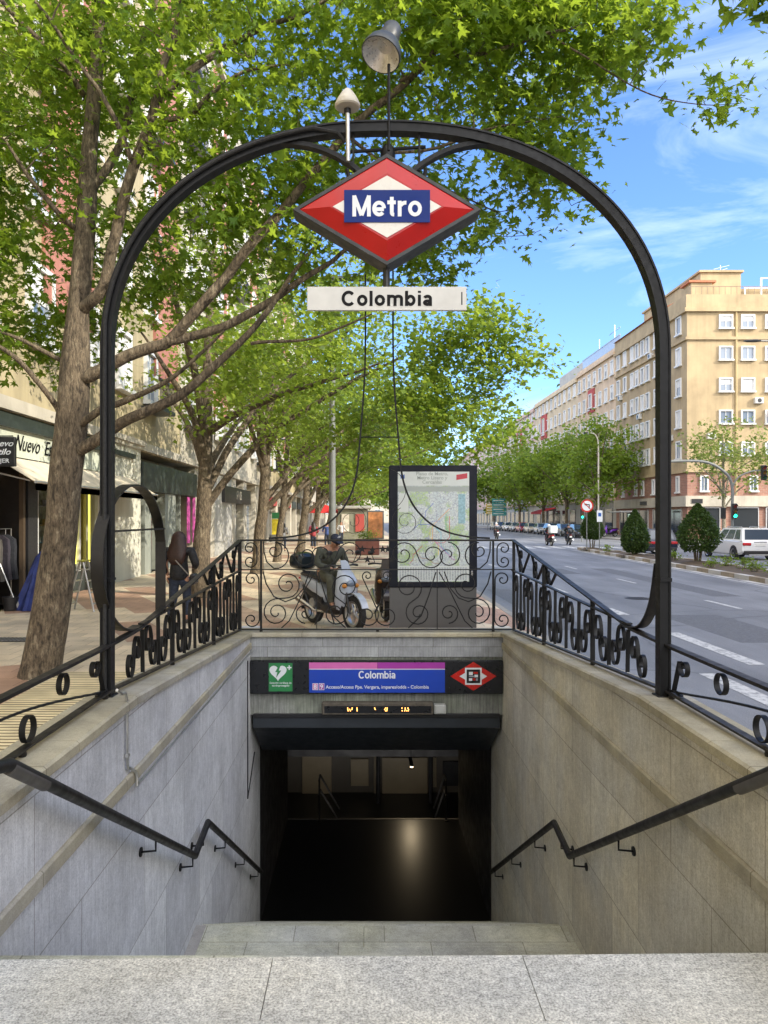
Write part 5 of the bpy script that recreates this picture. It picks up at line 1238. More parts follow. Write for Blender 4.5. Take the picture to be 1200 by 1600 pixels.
street_tree(8, 190, 'far green tree closing the avenue, behind the map panel', 38, (0, 0), 8, 15, 3.2, 220, 26, .80, 'street_tree', gR, leafB, 1, .25, 3.2, 1.0)
street_tree(-3, 150, 'far green tree closing the left pavement', 39, (0, 0), 8, 13, 3.2, 220, 26, .70, 'street_tree', gR, leafB, 1, .25, 3.2, 1.0)
# ------------------------------------------------------------------ stroke lettering
def arc(cx, cy, rx, ry, a0, a1, n=14): return [(cx+rx*math.cos(R(a0+(a1-a0)*i/n)), cy+ry*math.sin(R(a0+(a1-a0)*i/n))) for i in range(n+1)]
def glyph(ch, w):
    X = .745; h = w/2; rx = .315-h; ry = X/2-h; cy = X/2
    if ch == 'M': return [[(h, 0), (h, 1)], [(.84-h, 0), (.84-h, 1)], [(h*.95, 1-.01), (.42, .05)], [(.84-h*.95, 1-.01), (.42, .05)]], .84
    if ch == 'C': return [arc(.42, .5, .42-h, .515-h, 42, 318, 24)], .80
    if ch == 'o': return [arc(.315, cy, rx, ry, 0, 360, 28)], .63
    if ch == 'e': return [arc(.305, cy, rx, ry, 2, 318, 24), [(h*1.1, cy-.03), (.61-h, cy-.03)]], .61
    if ch == 't': return [[(.20, .93), (.20, .16)]+arc(.20+.10, .16, .10, .16-h*.95, 180, 275, 6), [(.0, X-h*.8), (.38, X-h*.8)]], .40
    if ch == 'r': return [[(h, 0), (h, X)], arc(.36, X-h-.19, .36-h*1.4+.0, .19, 170, 82, 8)], .40
    if ch == 'l': return [[(h, 0), (h, 1)]], w
    if ch == 'i': return [[(h, 0), (h, X)], [(h, .87), (h, 1.0)]], w
    if ch == 'm': return [[(h, 0), (h, X)], arc(.285, .50, .285-h, X-.50-h, 175, 0, 10)+[(.57-h, 0)], arc(.655, .50, .285-h, X-.50-h, 180, 0, 10)+[(.94-h, 0)]], .94
    if ch == 'b': return [[(h, 0), (h, 1)], arc(.335, cy, rx-.02, ry, 160, -160, 22)], .65
    if ch == 'a': return [arc(.27, .215, .27-h, .215-h, 20, 340, 18), arc(.275, .50, .27-h, X-.50-h, 165, 0, 9)+[(.545-h, .0)]], .56
    return [], .3
def letter_word(name, s, cap, m, parent, cx, y, z0, w=.165, gap=.085, sx=1.0):
    tot = 0; L = []
    for ch in s: st, adv = glyph(ch, w); L.append((tot, st)); tot += adv+gap
    tot -= gap; k = 0
    for (o, st), ch in zip(L, s):
        g = M()
        for pl in st:
            g.strap([(cx+(o-tot/2+p[0])*cap*sx, y-.00025*k, z0+p[1]*cap) for p in pl], (0, 1, 0), .002, w*cap); k = (k+1) % 7
        g.build('letter', m, parent, smooth=False)
signs = {o.name: o for o in bpy.data.objects}
for nm in ('metro_sign', 'name_plate', 'station_sign'):
    root = signs[nm]
    for ch in list(root.children):
        if ch.name.split('.')[0] in ('lettering', 'station_name'): bpy.data.objects.remove(ch)
letter_word('lettering', 'Metro', .158, swhite, signs['metro_sign'], cx_m, YS-.0575, cz_m-.079, .18, .065, 1.06)
letter_word('lettering', 'Colombia', .116, blk, signs['name_plate'], cxp, YP-.0015, cz2-.058, .205, .085, 1.16)
yy_ = YF-.06-.0075-.0015
letter_word('lettering', 'Colombia', .118, swhite, signs['station_sign'], px_x(589, yy_), yy_, px_z(1054.5, yy_)-.056, .17, .065, .98)
# ------------------------------------------------------------------ metro map panel
YM = 12.85
t0 = thing('map_panel', 'tall dark framed metro map panel standing behind the far railing', 'map panel', (px_x(676, YM), YM, 0))
xa, xb = px_x(608, YM), px_x(745.5, YM); zt_ = px_z(727, YM)
navy = mat('navy_frame', (.004, .006, .014), .5, 0, .15, 4, spec=.25); greyp = mat('grey_base_panel', (.095, .093, .092), .5, 0, .12, 2)
g = M(); g.bx(xa, xb, YM, YM+.2, .79, zt_, b=.012); g.build('frame', navy, t0)
g = M(); g.bx(xa+.01, xb-.01, YM+.01, YM+.19, 0, .785); g.build('base', greyp, t0, smooth=False)
m_, t_, b_ = nodes('map_print'); v_ = coord(t_)
c_ = ramp(t_, tnoise(t_, v_, 3.2, 3), [(.40, (.52, .60, .60)), (.50, (.60, .66, .64)), (.56, (.42, .56, .30)), (.66, (.36, .52, .22))])
vo = t_.nodes.new('ShaderNodeTexVoronoi'); vo.feature = 'DISTANCE_TO_EDGE'; vo.inputs['Scale'].default_value = 22; t_.links.new(v_, vo.inputs['Vector'])
c_ = mix(t_, (.34, .38, .46), c_, ramp(t_, vo.outputs['Distance'], [(.02, (0,)*3), (.07, (1,)*3)]))
c_ = mix(t_, c_, ramp(t_, tnoise(t_, v_, 42, 4, .7), [(.36, (.50, .42, .44)), (.5, (1,)*3)]), .55, 'MULTIPLY')
t_.links.new(c_, b_.inputs['Base Color']); b_.inputs['Roughness'].default_value = .25
def mp_(a, b, c, d, m, dy, nm): return panel(nm, a, b, c, d, m, YM-dy, .003, t0)
ph = panel('map_sheet', 621.5, 733, 737, 909, m_, YM-.001, .004, t0)
wht = mat('map_white', (.60, .64, .62), .35, 0, .06, 3); gyy = mat('map_grey', (.34, .38, .36), .35, 0, .05, 3); teal = mat('map_teal', (.25, .42, .48), .35, 0, .3, 30)
panel('map_header', 621.5, 733, 737, 759, wht, YM-.0055, .002, ph); panel('grey_bar', 621.5, 733, 760, 768, gyy, YM-.0055, .002, ph)
panel('legend', 716, 727, 772, 818, teal, YM-.0055, .002, ph); panel('index_table', 623, 638, 771, 800, wht, YM-.0055, .002, ph); panel('lower_index', 622.5, 732, 884, 908, wht, YM-.0055, .002, ph)
mblue = mat('map_blue', (.02, .10, .42), .4); mred = mat('map_red', (.50, .03, .05), .4)
g = M(); yq = YM-.0085; a0, b0 = px_x(713, yq), px_x(730, yq); z0_, z1_ = px_z(750, yq), px_z(741, yq); g.prism([(a0, z0_), (b0, z0_+.03), (b0, z1_+.02), (a0, z1_-.01)], 'y', yq-.002, yq); g.build('red_logo', mred, ph, smooth=False)
for (s_, pz, hh) in (('Plano de Metro,', 740.3, .082), ('Metro Ligero y', 746.8, .082), ('Cercanías', 753.5, .082)):
    text('map_title', s_, hh, gyy, ph, (px_x(675, YM), YM-.009, px_z(pz, YM)), bold=.02, sx=1.05)
text('map_logo', 'M', .10, mblue, ph, (px_x(629, YM), YM-.009, px_z(745, YM)), bold=.03)
rm = random.Random(5)
lcols = [(.55, .05, .05), (.05, .12, .5), (.02, .38, .15), (.75, .55, .05), (.45, .05, .4), (.05, .45, .6), (.7, .3, .05), (.35, .2, .1)]
for k in range(10):
    x0, z0 = rm.uniform(640, 705), rm.uniform(785, 870); P = [(x0, z0)]; a = rm.choice((0, 45, 90, 135, 180, 225, 270, 315))
    for q in range(5):
        a += rm.choice((-45, 0, 45)); L_ = rm.uniform(7, 15); nx, nz = P[-1][0]+L_*math.cos(R(a)), P[-1][1]+L_*math.sin(R(a))
        P.append((min(712, max(640, nx)), min(880, max(775, nz))))
    g = M(); g.strap([(px_x(p[0], YM), YM-.0065-.0004*k, px_z(p[1], YM)) for p in P], (0, 1, 0), .0008, .008); g.build('route_line', mat('route_ink', lcols[k % 8], .4), ph, smooth=False)
g = M()
for k in range(26): a = 624+k*4.1; g.bx(px_x(a, YM), px_x(a+2.6, YM), YM-.0095, YM-.0085, px_z(906, YM), px_z(886, YM))
g.build('index_columns', mat('index_print', (.40, .44, .46), .5, 0, .4, 60), ph, smooth=False)
g = M(); g.bx(px_x(736, YM), px_x(739, YM), YM-.012, YM-.0005, px_z(899, YM), px_z(892, YM), b=.004); g.build('lock', chrome_m, t0)
# ------------------------------------------------------------------ skinned figures
def skin(name, pts, edges, m, parent, sub=2, root=0):
    me = bpy.data.meshes.new(name); me.from_pydata([p[:3] for p in pts], edges, [])
    o = bpy.data.objects.new(name, me); COL.objects.link(o)
    md = o.modifiers.new('s', 'SKIN'); 
    for i, p in enumerate(pts):
        sv = me.skin_vertices[0].data[i]; r = p[3]; sv.radius = (r, p[4] if len(p) > 4 else r); sv.use_root = (i == root)
    md.use_smooth_shade = True
    s = o.modifiers.new('u', 'SUBSURF'); s.levels = sub; s.render_levels = sub
    bpy.context.view_layer.update(); dg = bpy.context.evaluated_depsgraph_get()
    m2 = bpy.data.meshes.new_from_object(o.evaluated_get(dg)); m2.materials.clear(); m2.materials.append(m)
    m2.polygons.foreach_set('use_smooth', [True]*len(m2.polygons)); m2.name = name
    bpy.data.objects.remove(o)
    o = bpy.data.objects.new(name, m2); COL.objects.link(o); o.parent = parent; return o
skin_m = mat('skin', (.42, .22, .14), .5, 0, .08, 20); hair_dk = mat('dark_hair', (.02, .014, .01), .5, 0, .3, 40); hair_au = mat('auburn_hair', (.028, .009, .006), .5, 0, .6, 45, .4, 90)
jk_g = mat('olive_jacket', (.06, .065, .048), .9, 0, .35, 12, .6, 40); tr_g = mat('khaki_trousers', (.075, .075, .052), .9, 0, .3, 9, .5, 40); jk_b = mat('black_jacket', (.012, .012, .014), .8, 0, .3, 14, .4, 50)
jean_m = mat('dark_jeans', (.02, .028, .05), .85, 0, .25, 20); shoe_m = mat('shoe_leather', (.03, .025, .02), .5, 0, .2, 10)
def chain(pts_list):
    """list of chains; each chain = (start index or None, [points]); returns pts, edges"""
    P, E = [], []
    for st, pl in pts_list:
        prev = st
        for p in pl:
            P.append(p); i = len(P)-1
            if prev is not None: E.append((prev, i))
            prev = i
    return P, E
def face_bits(root, hc, fwd, up, r=.1):
    fwd = Vector(fwd).normalized(); up = Vector(up); up = (up-fwd*up.dot(fwd)).normalized(); sd_ = fwd.cross(up)
    hc = Vector(hc)
    for s in (-1, 1):
        g = M(); g.ell(hc+fwd*r*.86+sd_*s*.033+up*.005, (.012, .012, .008), 8); g.build('eye', blk, root, local=True)
        g = M(); g.ell(hc+sd_*s*r*.82-up*.012, (.014, .022, .03), 8); g.build('ear', skin_m, root, local=True)
    g = M(); g.ell(hc+fwd*r*1.0-up*.028, (.014, .014, .022), 8); g.build('nose', skin_m, root, local=True)
    g = M(); g.ell(hc+fwd*r*.92-up*.062, (.022, .018, .007), 8); g.build('mouth', mat('lips', (.30, .10, .08), .5), root, local=True)
def hand(root, wrist, d, palm_n, name='hand', curl=.5, s=1.0):
    d = Vector(d).normalized(); n = Vector(palm_n); n = (n-d*n.dot(d)).normalized(); sd_ = d.cross(n); w = Vector(wrist)
    P = [tuple(w)+(.024, .028), tuple(w+d*.05)+(.034, .018), tuple(w+d*.085)+(.036, .015)]; E = [(0, 1), (1, 2)]
    for k, L_ in enumerate((.07, .08, .075, .06)):
        o = (k-1.5)*.019; b_ = w+d*.085+sd_*o; 
        p1 = b_+d*L_*.45+n*.01*curl; p2 = p1+(d*(1-curl)+n*curl).normalized()*L_*.35; p3 = p2+(d*(.4-curl)+n).normalized()*L_*.28*max(curl, .3)
        i = len(P); P += [tuple(p)+(.0085,) for p in (p1, p2, p3)]; E += [(2, i), (i, i+1), (i+1, i+2)]
    t1 = w+d*.03-sd_*.035+n*.012; t2 = t1+d*.035-sd_*.012+n*.012; i = len(P); P += [tuple(t1)+(.011,), tuple(t2)+(.0095,)]; E += [(1, i), (i, i+1)]
    return skin(name, P, E, skin_m, root, 1)
def rider(name, label, loc, rz, jk, tr, helmet=None, group=None):
    r = thing(name, label, 'person', loc, rz, group)
    hc = (.735, 0, 1.47)
    P, E = chain([(None, [(.36, 0, .90, .13, .15), (.40, 0, 1.05, .11, .14), (.50, 0, 1.22, .115, .165), (.58, 0, 1.35, .09, .13), (.645, 0, 1.41, .05, .05), (.70, 0, 1.45, .075, .07), (.745, 0, 1.49, .10, .085), (.74, 0, 1.56, .07, .06)]),
                  (3, [(.56, .20, 1.33, .055), (.60, .28, 1.10, .042), (.80, .10, 1.02, .03)]), (3, [(.56, -.20, 1.33, .055), (.60, -.28, 1.10, .042), (.80, -.10, 1.02, .03)]),
                  (0, [(.44, .12, .88, .085), (.86, .19, .86, .06), (.84, .17, .46, .042), (.95, .18, .40, .035)]), (0, [(.44, -.12, .88, .085), (.86, -.19, .86, .06), (.84, -.17, .46, .042), (.95, -.18, .40, .035)])])
    skin('body', P, E, skin_m, r)
    P, E = chain([(None, [(.34, 0, .93, .16, .18), (.40, 0, 1.06, .15, .18), (.50, 0, 1.22, .15, .20), (.575, 0, 1.345, .11, .17), (.63, 0, 1.40, .07, .075)]),
                  (3, [(.56, .215, 1.32, .082), (.60, .30, 1.10, .068), (.78, .12, 1.02, .048)]), (3, [(.56, -.215, 1.32, .082), (.60, -.30, 1.10, .068), (.78, -.12, 1.02, .048)])])
    skin('jacket', P, E, jk, r)
    P, E = chain([(None, [(.34, 0, .92, .15, .17), (.42, 0, .90, .12, .14)]), (0, [(.46, .125, .885, .108), (.88, .20, .87, .085), (.855, .18, .50, .062), (.85, .175, .44, .06)]), (0, [(.46, -.125, .885, .108), (.88, -.20, .87, .085), (.855, -.18, .50, .062), (.85, -.175, .44, .06)])])
    skin('trousers', P, E, tr, r)
    for s in (-1, 1):
        P, E = chain([(None, [(.82, s*.175, .40, .045), (.90, s*.18, .385, .045), (1.02, s*.185, .375, .036)])]); skin('shoe', P, E, shoe_m, r, 1)
        hand(r, (.80, s*.10, 1.02), (.9, -s*.55, .1), (0, -s*.6, .8), curl=.6)
    fw = Vector((.82, 0, -.57)); up = Vector((.57, 0, .82)); face_bits(r, (.74, 0, 1.475), fw, up, .088)
    if helmet is None:
        g = M(); rot = Matrix.Rotation(R(35), 3, 'Y'); g.ell((.735, 0, 1.535), (.115, .098, .085), 16, rot=rot)
        g.v = [v for v in g.v]; cp_ = g.build('cap', mat('navy_cap', (.012, .016, .035), .7, 0, .2, 20), r, local=True)
        g = M(); g.loft([[(.80, -.07, 1.53), (.80, .07, 1.53), (.80, .07, 1.52), (.80, -.07, 1.52)], [(.90, -.055, 1.465), (.90, .055, 1.465), (.90, .055, 1.455), (.90, -.055, 1.455)]]); g.build('visor', bpy.data.materials['navy_cap'], cp_, local=True)
        g = M(); g.box((.835, 0, 1.575), (.008, .05, .036), 0, rot); g.build('cap_badge', swhite, cp_, smooth=False, local=True)
    else:
        g = M(); g.ell((.735, 0, 1.53), (.14, .125, .14), 16); hm = g.build('helmet', helmet, r, local=True)
        g = M(); g.ell((.80, 0, 1.51), (.10, .10, .065), 12); g.build('helmet_visor', black_m, hm, local=True)
    return r
# ------------------------------------------------------------------ scooter
def wheel_at(parent, c, r, w, rim_m, spokes=5, ax=(0, 1, 0)):
    tl = Vector(c); A = Vector(ax)
    g = M(); g.lathe([(r*.70, -w*.42), (r*.82, -w*.5), (r*.96, -w*.4), (r, 0), (r*.96, w*.4), (r*.82, w*.5), (r*.70, w*.42), (r*.70, -w*.42)], tl, ax, 30); wh = g.build('wheel', rubber_m, parent, local=True)
    g = M(); g.lathe([(r*.60, -w*.3), (r*.72, -w*.44), (r*.72, w*.44), (r*.60, w*.3), (r*.60, -w*.3)], tl, ax, 30)
    u = A.orthogonal().normalized(); v = A.cross(u)
    for k in range(spokes):
        a = 2*math.pi*k/spokes; dd = u*math.cos(a)+v*math.sin(a); g.tube([tl+dd*r*.08, tl+dd*r*.64], [r*.07, r*.045], 6)
    g.lathe([(0, -w*.35), (r*.14, -w*.35), (r*.14, w*.35), (0, w*.35)], tl, ax, 14); g.build('rim', rim_m, wh, local=True)
    return wh
def ering(x, z, hw, hh, n=14, e=2.6):
    out = []
    for k in range(n):
        a = 2*math.pi*k/n; c, s = math.cos(a), math.sin(a); out.append((x, hw*math.copysign(abs(c)**(2/e), c), z+hh*math.copysign(abs(s)**(2/e), s)))
    return out
def scooter(name, label, loc, rz, body, box='top', group=None, boxm=None):
    r = thing(name, label, 'motor scooter', loc, rz, group)
    rimm = alu_m
    wheel_at(r, (1.30, 0, .30), .30, .11, rimm); wheel_at(r, (0, 0, .28), .28, .13, rimm)
    g = M(); g.loft([ering(*a) for a in ((-.42, .84, .035, .03), (-.30, .80, .11, .075), (-.05, .73, .16, .13), (.22, .66, .175, .16), (.45, .58, .155, .16), (.56, .48, .11, .11))]); g.build('tail_cowl', body, r, local=True)
    g = M(); g.loft([ering(*a) for a in ((-.16, .50, .06, .05), (.0, .48, .11, .12), (.25, .42, .14, .15), (.50, .36, .15, .10), (.62, .34, .12, .07))]); g.build('engine_cover', black_m, r, local=True)
    g = M(); g.loft([ering(*a) for a in ((-.36, .875, .08, .03), (-.2, .89, .14, .045), (.1, .865, .15, .05), (.3, .84, .15, .05), (.5, .83, .12, .05), (.58, .79, .07, .04))]); g.build('seat', black_m, r, local=True)
    g = M(); g.loft([ering(*a) for a in ((.40, .36, .13, .12), (.60, .33, .19, .10), (.85, .34, .20, .11), (1.0, .42, .17, .16), (1.08, .50, .12, .14))]); g.build('floorboard', black_m, r, local=True)
    g = M(); g.loft([ering(*a) for a in ((-.25, .66, .10, .05), (.0, .60, .172, .08), (.3, .52, .182, .10), (.52, .44, .165, .10))]); g.build('side_panel', black_m, r, local=True)
    g = M()
    def sh(z, x, hw, t): return [(x+t*math.cos(a)*(1 if math.cos(a) > 0 else .5), hw*math.sin(a), z) for a in [2*math.pi*k/14 for k in range(14)]]
    g.loft([sh(.34, .98, .16, .08), sh(.5, 1.02, .21, .12), sh(.68, 1.06, .22, .15), sh(.84, 1.06, .20, .17), sh(.96, 1.02, .155, .12), sh(1.04, .96, .09, .06)]); g.build('front_shield', body, r, local=True)
    g = M(); g.loft([sh(.32, .955, .15, .03), sh(.6, .965, .20, .03), sh(.9, .94, .17, .03)]); g.build('leg_shield', black_m, r, local=True)
    g = M(); P = [(1.30+.345*math.cos(R(a)), 0, .30+.345*math.sin(R(a))) for a in range(20, 175, 14)]; g.strap(P, (0, 1, 0), .13, .02); g.build('front_fender', body, r, local=True)
    g = M(); g.strap([(0+.33*math.cos(R(a)), 0, .30+.33*math.sin(R(a))) for a in range(95, 205, 14)], (0, 1, 0), .14, .018); g.build('rear_fender', black_m, r, local=True)
    for s in (-1, 1):
        g = M(); g.tube([(1.30, s*.085, .30), (1.14, s*.07, .72)], .022, 8); g.build('fork', black_m, r, local=True)
        g = M(); g.tube([(.0, s*.10, .30), (-.18, s*.12, .68)], .025, 8); g.build('shock_absorber', black_m, r, local=True)
        g = M(); g.tube([(.93, s*.22, 1.10), (.90, s*.34, 1.08)], .019, 8); g.build('grip', rubber_m, r, local=True)
        g = M(); g.tube([(.95, s*.2, 1.10), (.98, s*.27, 1.27)], .007, 6); g.ell((.985, s*.29, 1.31), (.012, .065, .042), 10); g.build('mirror', black_m, r, local=True)
        g = M(); g.ell((1.19, s*.12, .76), (.045, .05, .04), 10); g.build('indicator', mat('amber_lens', (.55, .22, .03), .3), r, local=True)
    g = M(); g.tube([(1.0, 0, 1.0), (.97, 0, 1.08)], .03, 8); g.tube([(.95, -.26, 1.10), (.99, -.1, 1.09), (.99, .1, 1.09), (.95, .26, 1.10)], .014, 8); g.build('handlebar', black_m, r, local=True)
    g = M(); g.ell((1.215, 0, .80), (.04, .10, .055), 12); g.build('headlight', glass_blue, r, local=True)
    g = M(); g.loft([[(1.10, -.10, .96), (1.10, .10, .96), (1.09, .10, .96), (1.09, -.10, .96)], [(.98, -.07, 1.18), (.98, .07, 1.18), (.97, .07, 1.18), (.97, -.07, 1.18)]]); g.build('windscreen', body, r, local=True)
    g = M(); g.tube([(.55, -.12, .27), (.30, -.17, .27), (.12, -.20, .34), (-.22, -.21, .44)], [.02, .025, .055, .06], 10); g.build('exhaust', chrome_m, r, local=True)
    g = M(); g.lathe([(0, -.01), (.085, -.01), (.085, .03), (0, .04)], (.22, -.15, .40), (0, -1, 0), 16); g.build('engine_case', alu_m, r, local=True)
    g = M(); g.tube([(.42, -.08, .28), (.36, -.20, .02)], .012, 6); g.tube([(.42, .08, .28), (.36, .20, .02)], .012, 6); g.build('stand', black_m, r, local=True)
    if box == 'top':
        g = M(); g.loft([ering(*a, e=3.2) for a in ((-.60, 1.10, .13, .09), (-.56, 1.10, .20, .14), (-.42, 1.11, .22, .165), (-.26, 1.10, .20, .15), (-.20, 1.09, .14, .10))]); g.build('top_box', mat('dark_top_box', (.012, .018, .022), .18, 0, .1, 3), r, local=True)
        g = M(); g.tube([(-.1, 0, .86), (-.4, 0, .93)], .02, 6); g.build('rack', black_m, r, local=True)
    elif box == 'cargo':
        g = M(); g.box((-.30, 0, 1.25), (.56, .56, .56), 0, None, .05); g.build('cargo_box', boxm, r, local=True)
        g = M(); g.box((-.25, 0, .93), (.5, .3, .05), 0, None, .01); g.build('rack', black_m, r, local=True)
    g = M(); g.box((-.40, 0, .66), (.012, .18, .13), 0, Matrix.Rotation(R(15), 3, 'Y')); g.build('number_plate', winw, r, smooth=False, local=True)
    g = M(); g.ell((-.40, 0, .79), (.03, .10, .03), 10); g.build('tail_light', mred, r, local=True)
    return r
pearl = mat('pearl_white_paint', (.42, .46, .52), .18, 0, .04, 3, coat=.6)
rzs = R(-55)
sc_ = scooter('motor_scooter', 'white motor scooter with black top box stopped behind the far railing', (-.98, 14.1, 0), rzs, pearl); sc_.scale = (1.05,)*3
rider('person', 'man in olive jacket and navy cap sitting on the white scooter, looking at his phone', (-.98, 14.1, 0), rzs, jk_g, tr_g).scale = (1.05,)*3
ph_ = thing('phone', 'dark phone held by the seated man on the scooter', 'phone', (-.98, 14.1, 0), rzs)
g = M(); g.box((.905, .0, 1.045), (.075, .15, .010), 0, Matrix.Rotation(R(-25), 3, 'Y'), .003); g.build('phone_body', black_m, ph_, local=True)
g = M(); g.box((.903, .0, 1.052), (.066, .138, .002), 0, Matrix.Rotation(R(-25), 3, 'Y')); g.build('screen', glass_blue, ph_, local=True, smooth=False); ph_.scale = (1.05,)*3
brownp = mat('dark_brown_paint', (.035, .022, .016), .3, 0, .3, 4, coat=.3)
scooter('motor_scooter', 'dark brown scooter parked end on, half hidden by the map panel', (.36, 15.6, 0), R(-88), brownp, None)
# ------------------------------------------------------------------ woman
def walker(name, label, loc, rz, jk, tr, hair, longh=True, group=None, sc=1.0):
    r = thing(name, label, 'person', loc, rz, group)
    P, E = chain([(None, [(0, 0, .93, .10, .12), (0, 0, 1.08, .09, .11), (0, .01, 1.26, .10, .14), (0, 0, 1.38, .085, .13), (0, 0, 1.45, .048, .048), (0, .01, 1.51, .07, .07), (0, .015, 1.58, .10, .085), (0, .01, 1.65, .07, .065)]),
                  (3, [(.19, 0, 1.37, .052), (.26, -.03, 1.12, .042), (.20, .20, 1.04, .028)]), (3, [(-.19, 0, 1.37, .052), (-.22, -.06, 1.12, .042), (-.20, .02, .88, .028)]),
                  (0, [(.09, .0, .88, .09), (.10, .12, .50, .058), (.10, .05, .10, .04), (.10, .18, .045, .035)]), (0, [(-.09, 0, .88, .09), (-.09, -.02, .50, .058), (-.09, -.22, .13, .04), (-.09, -.14, .05, .032)])])
    skin('body', P, E, skin_m, r)
    P, E = chain([(None, [(0, 0, .78, .18, .22), (0, 0, .98, .17, .20), (0, 0, 1.12, .145, .175), (0, .0, 1.27, .145, .195), (0, 0, 1.39, .10, .16), (0, 0, 1.44, .07, .08)]),
                  (4, [(.205, 0, 1.36, .082), (.30, -.05, 1.12, .072), (.22, .17, 1.04, .05)]), (4, [(-.205, 0, 1.36, .082), (-.26, -.07, 1.12, .07), (-.22, .01, .92, .05)])])
    skin('jacket', P, E, jk, r)
    P, E = chain([(None, [(0, 0, .93, .14, .16), (0, 0, .88, .13, .15)]), (0, [(.095, .02, .80, .105), (.10, .12, .50, .078), (.10, .055, .14, .058)]), (0, [(-.095, .0, .80, .105), (-.09, -.02, .50, .078), (-.09, -.21, .17, .058)])])
    skin('trousers', P, E, tr, r)
    P, E = chain([(None, [(.10, .02, .06, .045), (.10, .12, .045, .045), (.10, .22, .035, .035)])]); skin('shoe', P, E, shoe_m, r, 1)
    P, E = chain([(None, [(-.09, -.26, .12, .042), (-.09, -.18, .06, .042), (-.09, -.10, .03, .034)])]); skin('shoe', P, E, shoe_m, r, 1)
    hand(r, (.20, .20, 1.04), (-.3, .9, .1), (-1, 0, .2)); hand(r, (-.20, .02, .88), (0, .15, -1), (1, 0, 0), curl=.3)
    face_bits(r, (0, .02, 1.575), (0, 1, 0), (0, 0, 1), .092)
    if longh:
        g = M(); rings = []
        for (z_, yc, rx_, ry_) in ((1.715, -.01, .02, .02), (1.70, -.01, .06, .06), (1.65, -.015, .105, .105), (1.58, -.02, .125, .12), (1.50, -.045, .135, .10), (1.42, -.075, .15, .085), (1.33, -.11, .165, .07), (1.24, -.14, .155, .055), (1.16, -.145, .13, .04), (1.10, -.14, .09, .025)):
            rings.append([(rx_*(1+.05*math.sin(k*2.3+z_*9))*math.cos(2*math.pi*k/18), yc+ry_*(1+.07*math.sin(k*3.1+z_*5))*math.sin(2*math.pi*k/18), z_) for k in range(18)])
        g.loft(rings); g.build('hair', hair, r, local=True, ang=80); return r
    else: P, E = chain([(None, [(0, -.0, 1.67, .08, .08), (0, -.025, 1.60, .112, .10), (0, -.04, 1.54, .09, .07)])])
    P = [(a[0], a[1], a[2], a[4], a[3]) if False else a for a in P]
    skin('hair', P, E, hair, r)
    return r
w = walker('person', 'woman with long auburn hair and black jacket walking away on the left pavement', (-3.5, 13.9, 0), R(-6), jk_b, jean_m, hair_au); w.scale = (1.12, 1.05, 1.02)
bg_ = thing('shoulder_bag', 'small dark bag with a pale strap slung across the back of the walking woman', 'bag', (-3.5, 13.9, 0), R(-6))
g = M(); g.strap(smooth_path([(-.17, -.08, 1.42), (-.06, -.185, 1.28), (.10, -.185, 1.10), (.22, -.13, .95)], 4), (.8, 0, .6), .022, .006); g.build('strap', mat('pale_strap', (.22, .20, .18), .6), bg_, local=True)
g = M(); g.box((.30, -.04, .86), (.10, .24, .20), 0, None, .03); g.build('pouch', black_m, bg_, local=True)
pcol = [mat('coat_red', (.30, .04, .05), .8), mat('coat_blue', (.04, .07, .20), .8), mat('coat_grey', (.20, .20, .21), .8), mat('coat_white', (.5, .5, .5), .8), mat('coat_pink', (.5, .15, .3), .8)]
for i, (x, y, rz, lab) in enumerate(((-3.3, 47, 10, 'distant walker in a red coat left of the grey lamp post'), (-2.6, 50, 180, 'distant walker in a blue coat coming along the left pavement'), (-4.9, 44, 0, 'distant walker in a grey coat between the plane trees'), (-1.9, 58, 190, 'distant walker in a white top right of the red coat'), (-3.9, 55, 170, 'distant walker in a pink coat behind the fifth plane tree'), (26.5, 96, 90, 'distant walker in a grey coat under the red awning across the avenue'))):
    walker('person', lab, (x, y, 0), R(rz), pcol[i if i < 5 else 2], jean_m, hair_dk, i % 2 == 0, 'distant pedestrians')
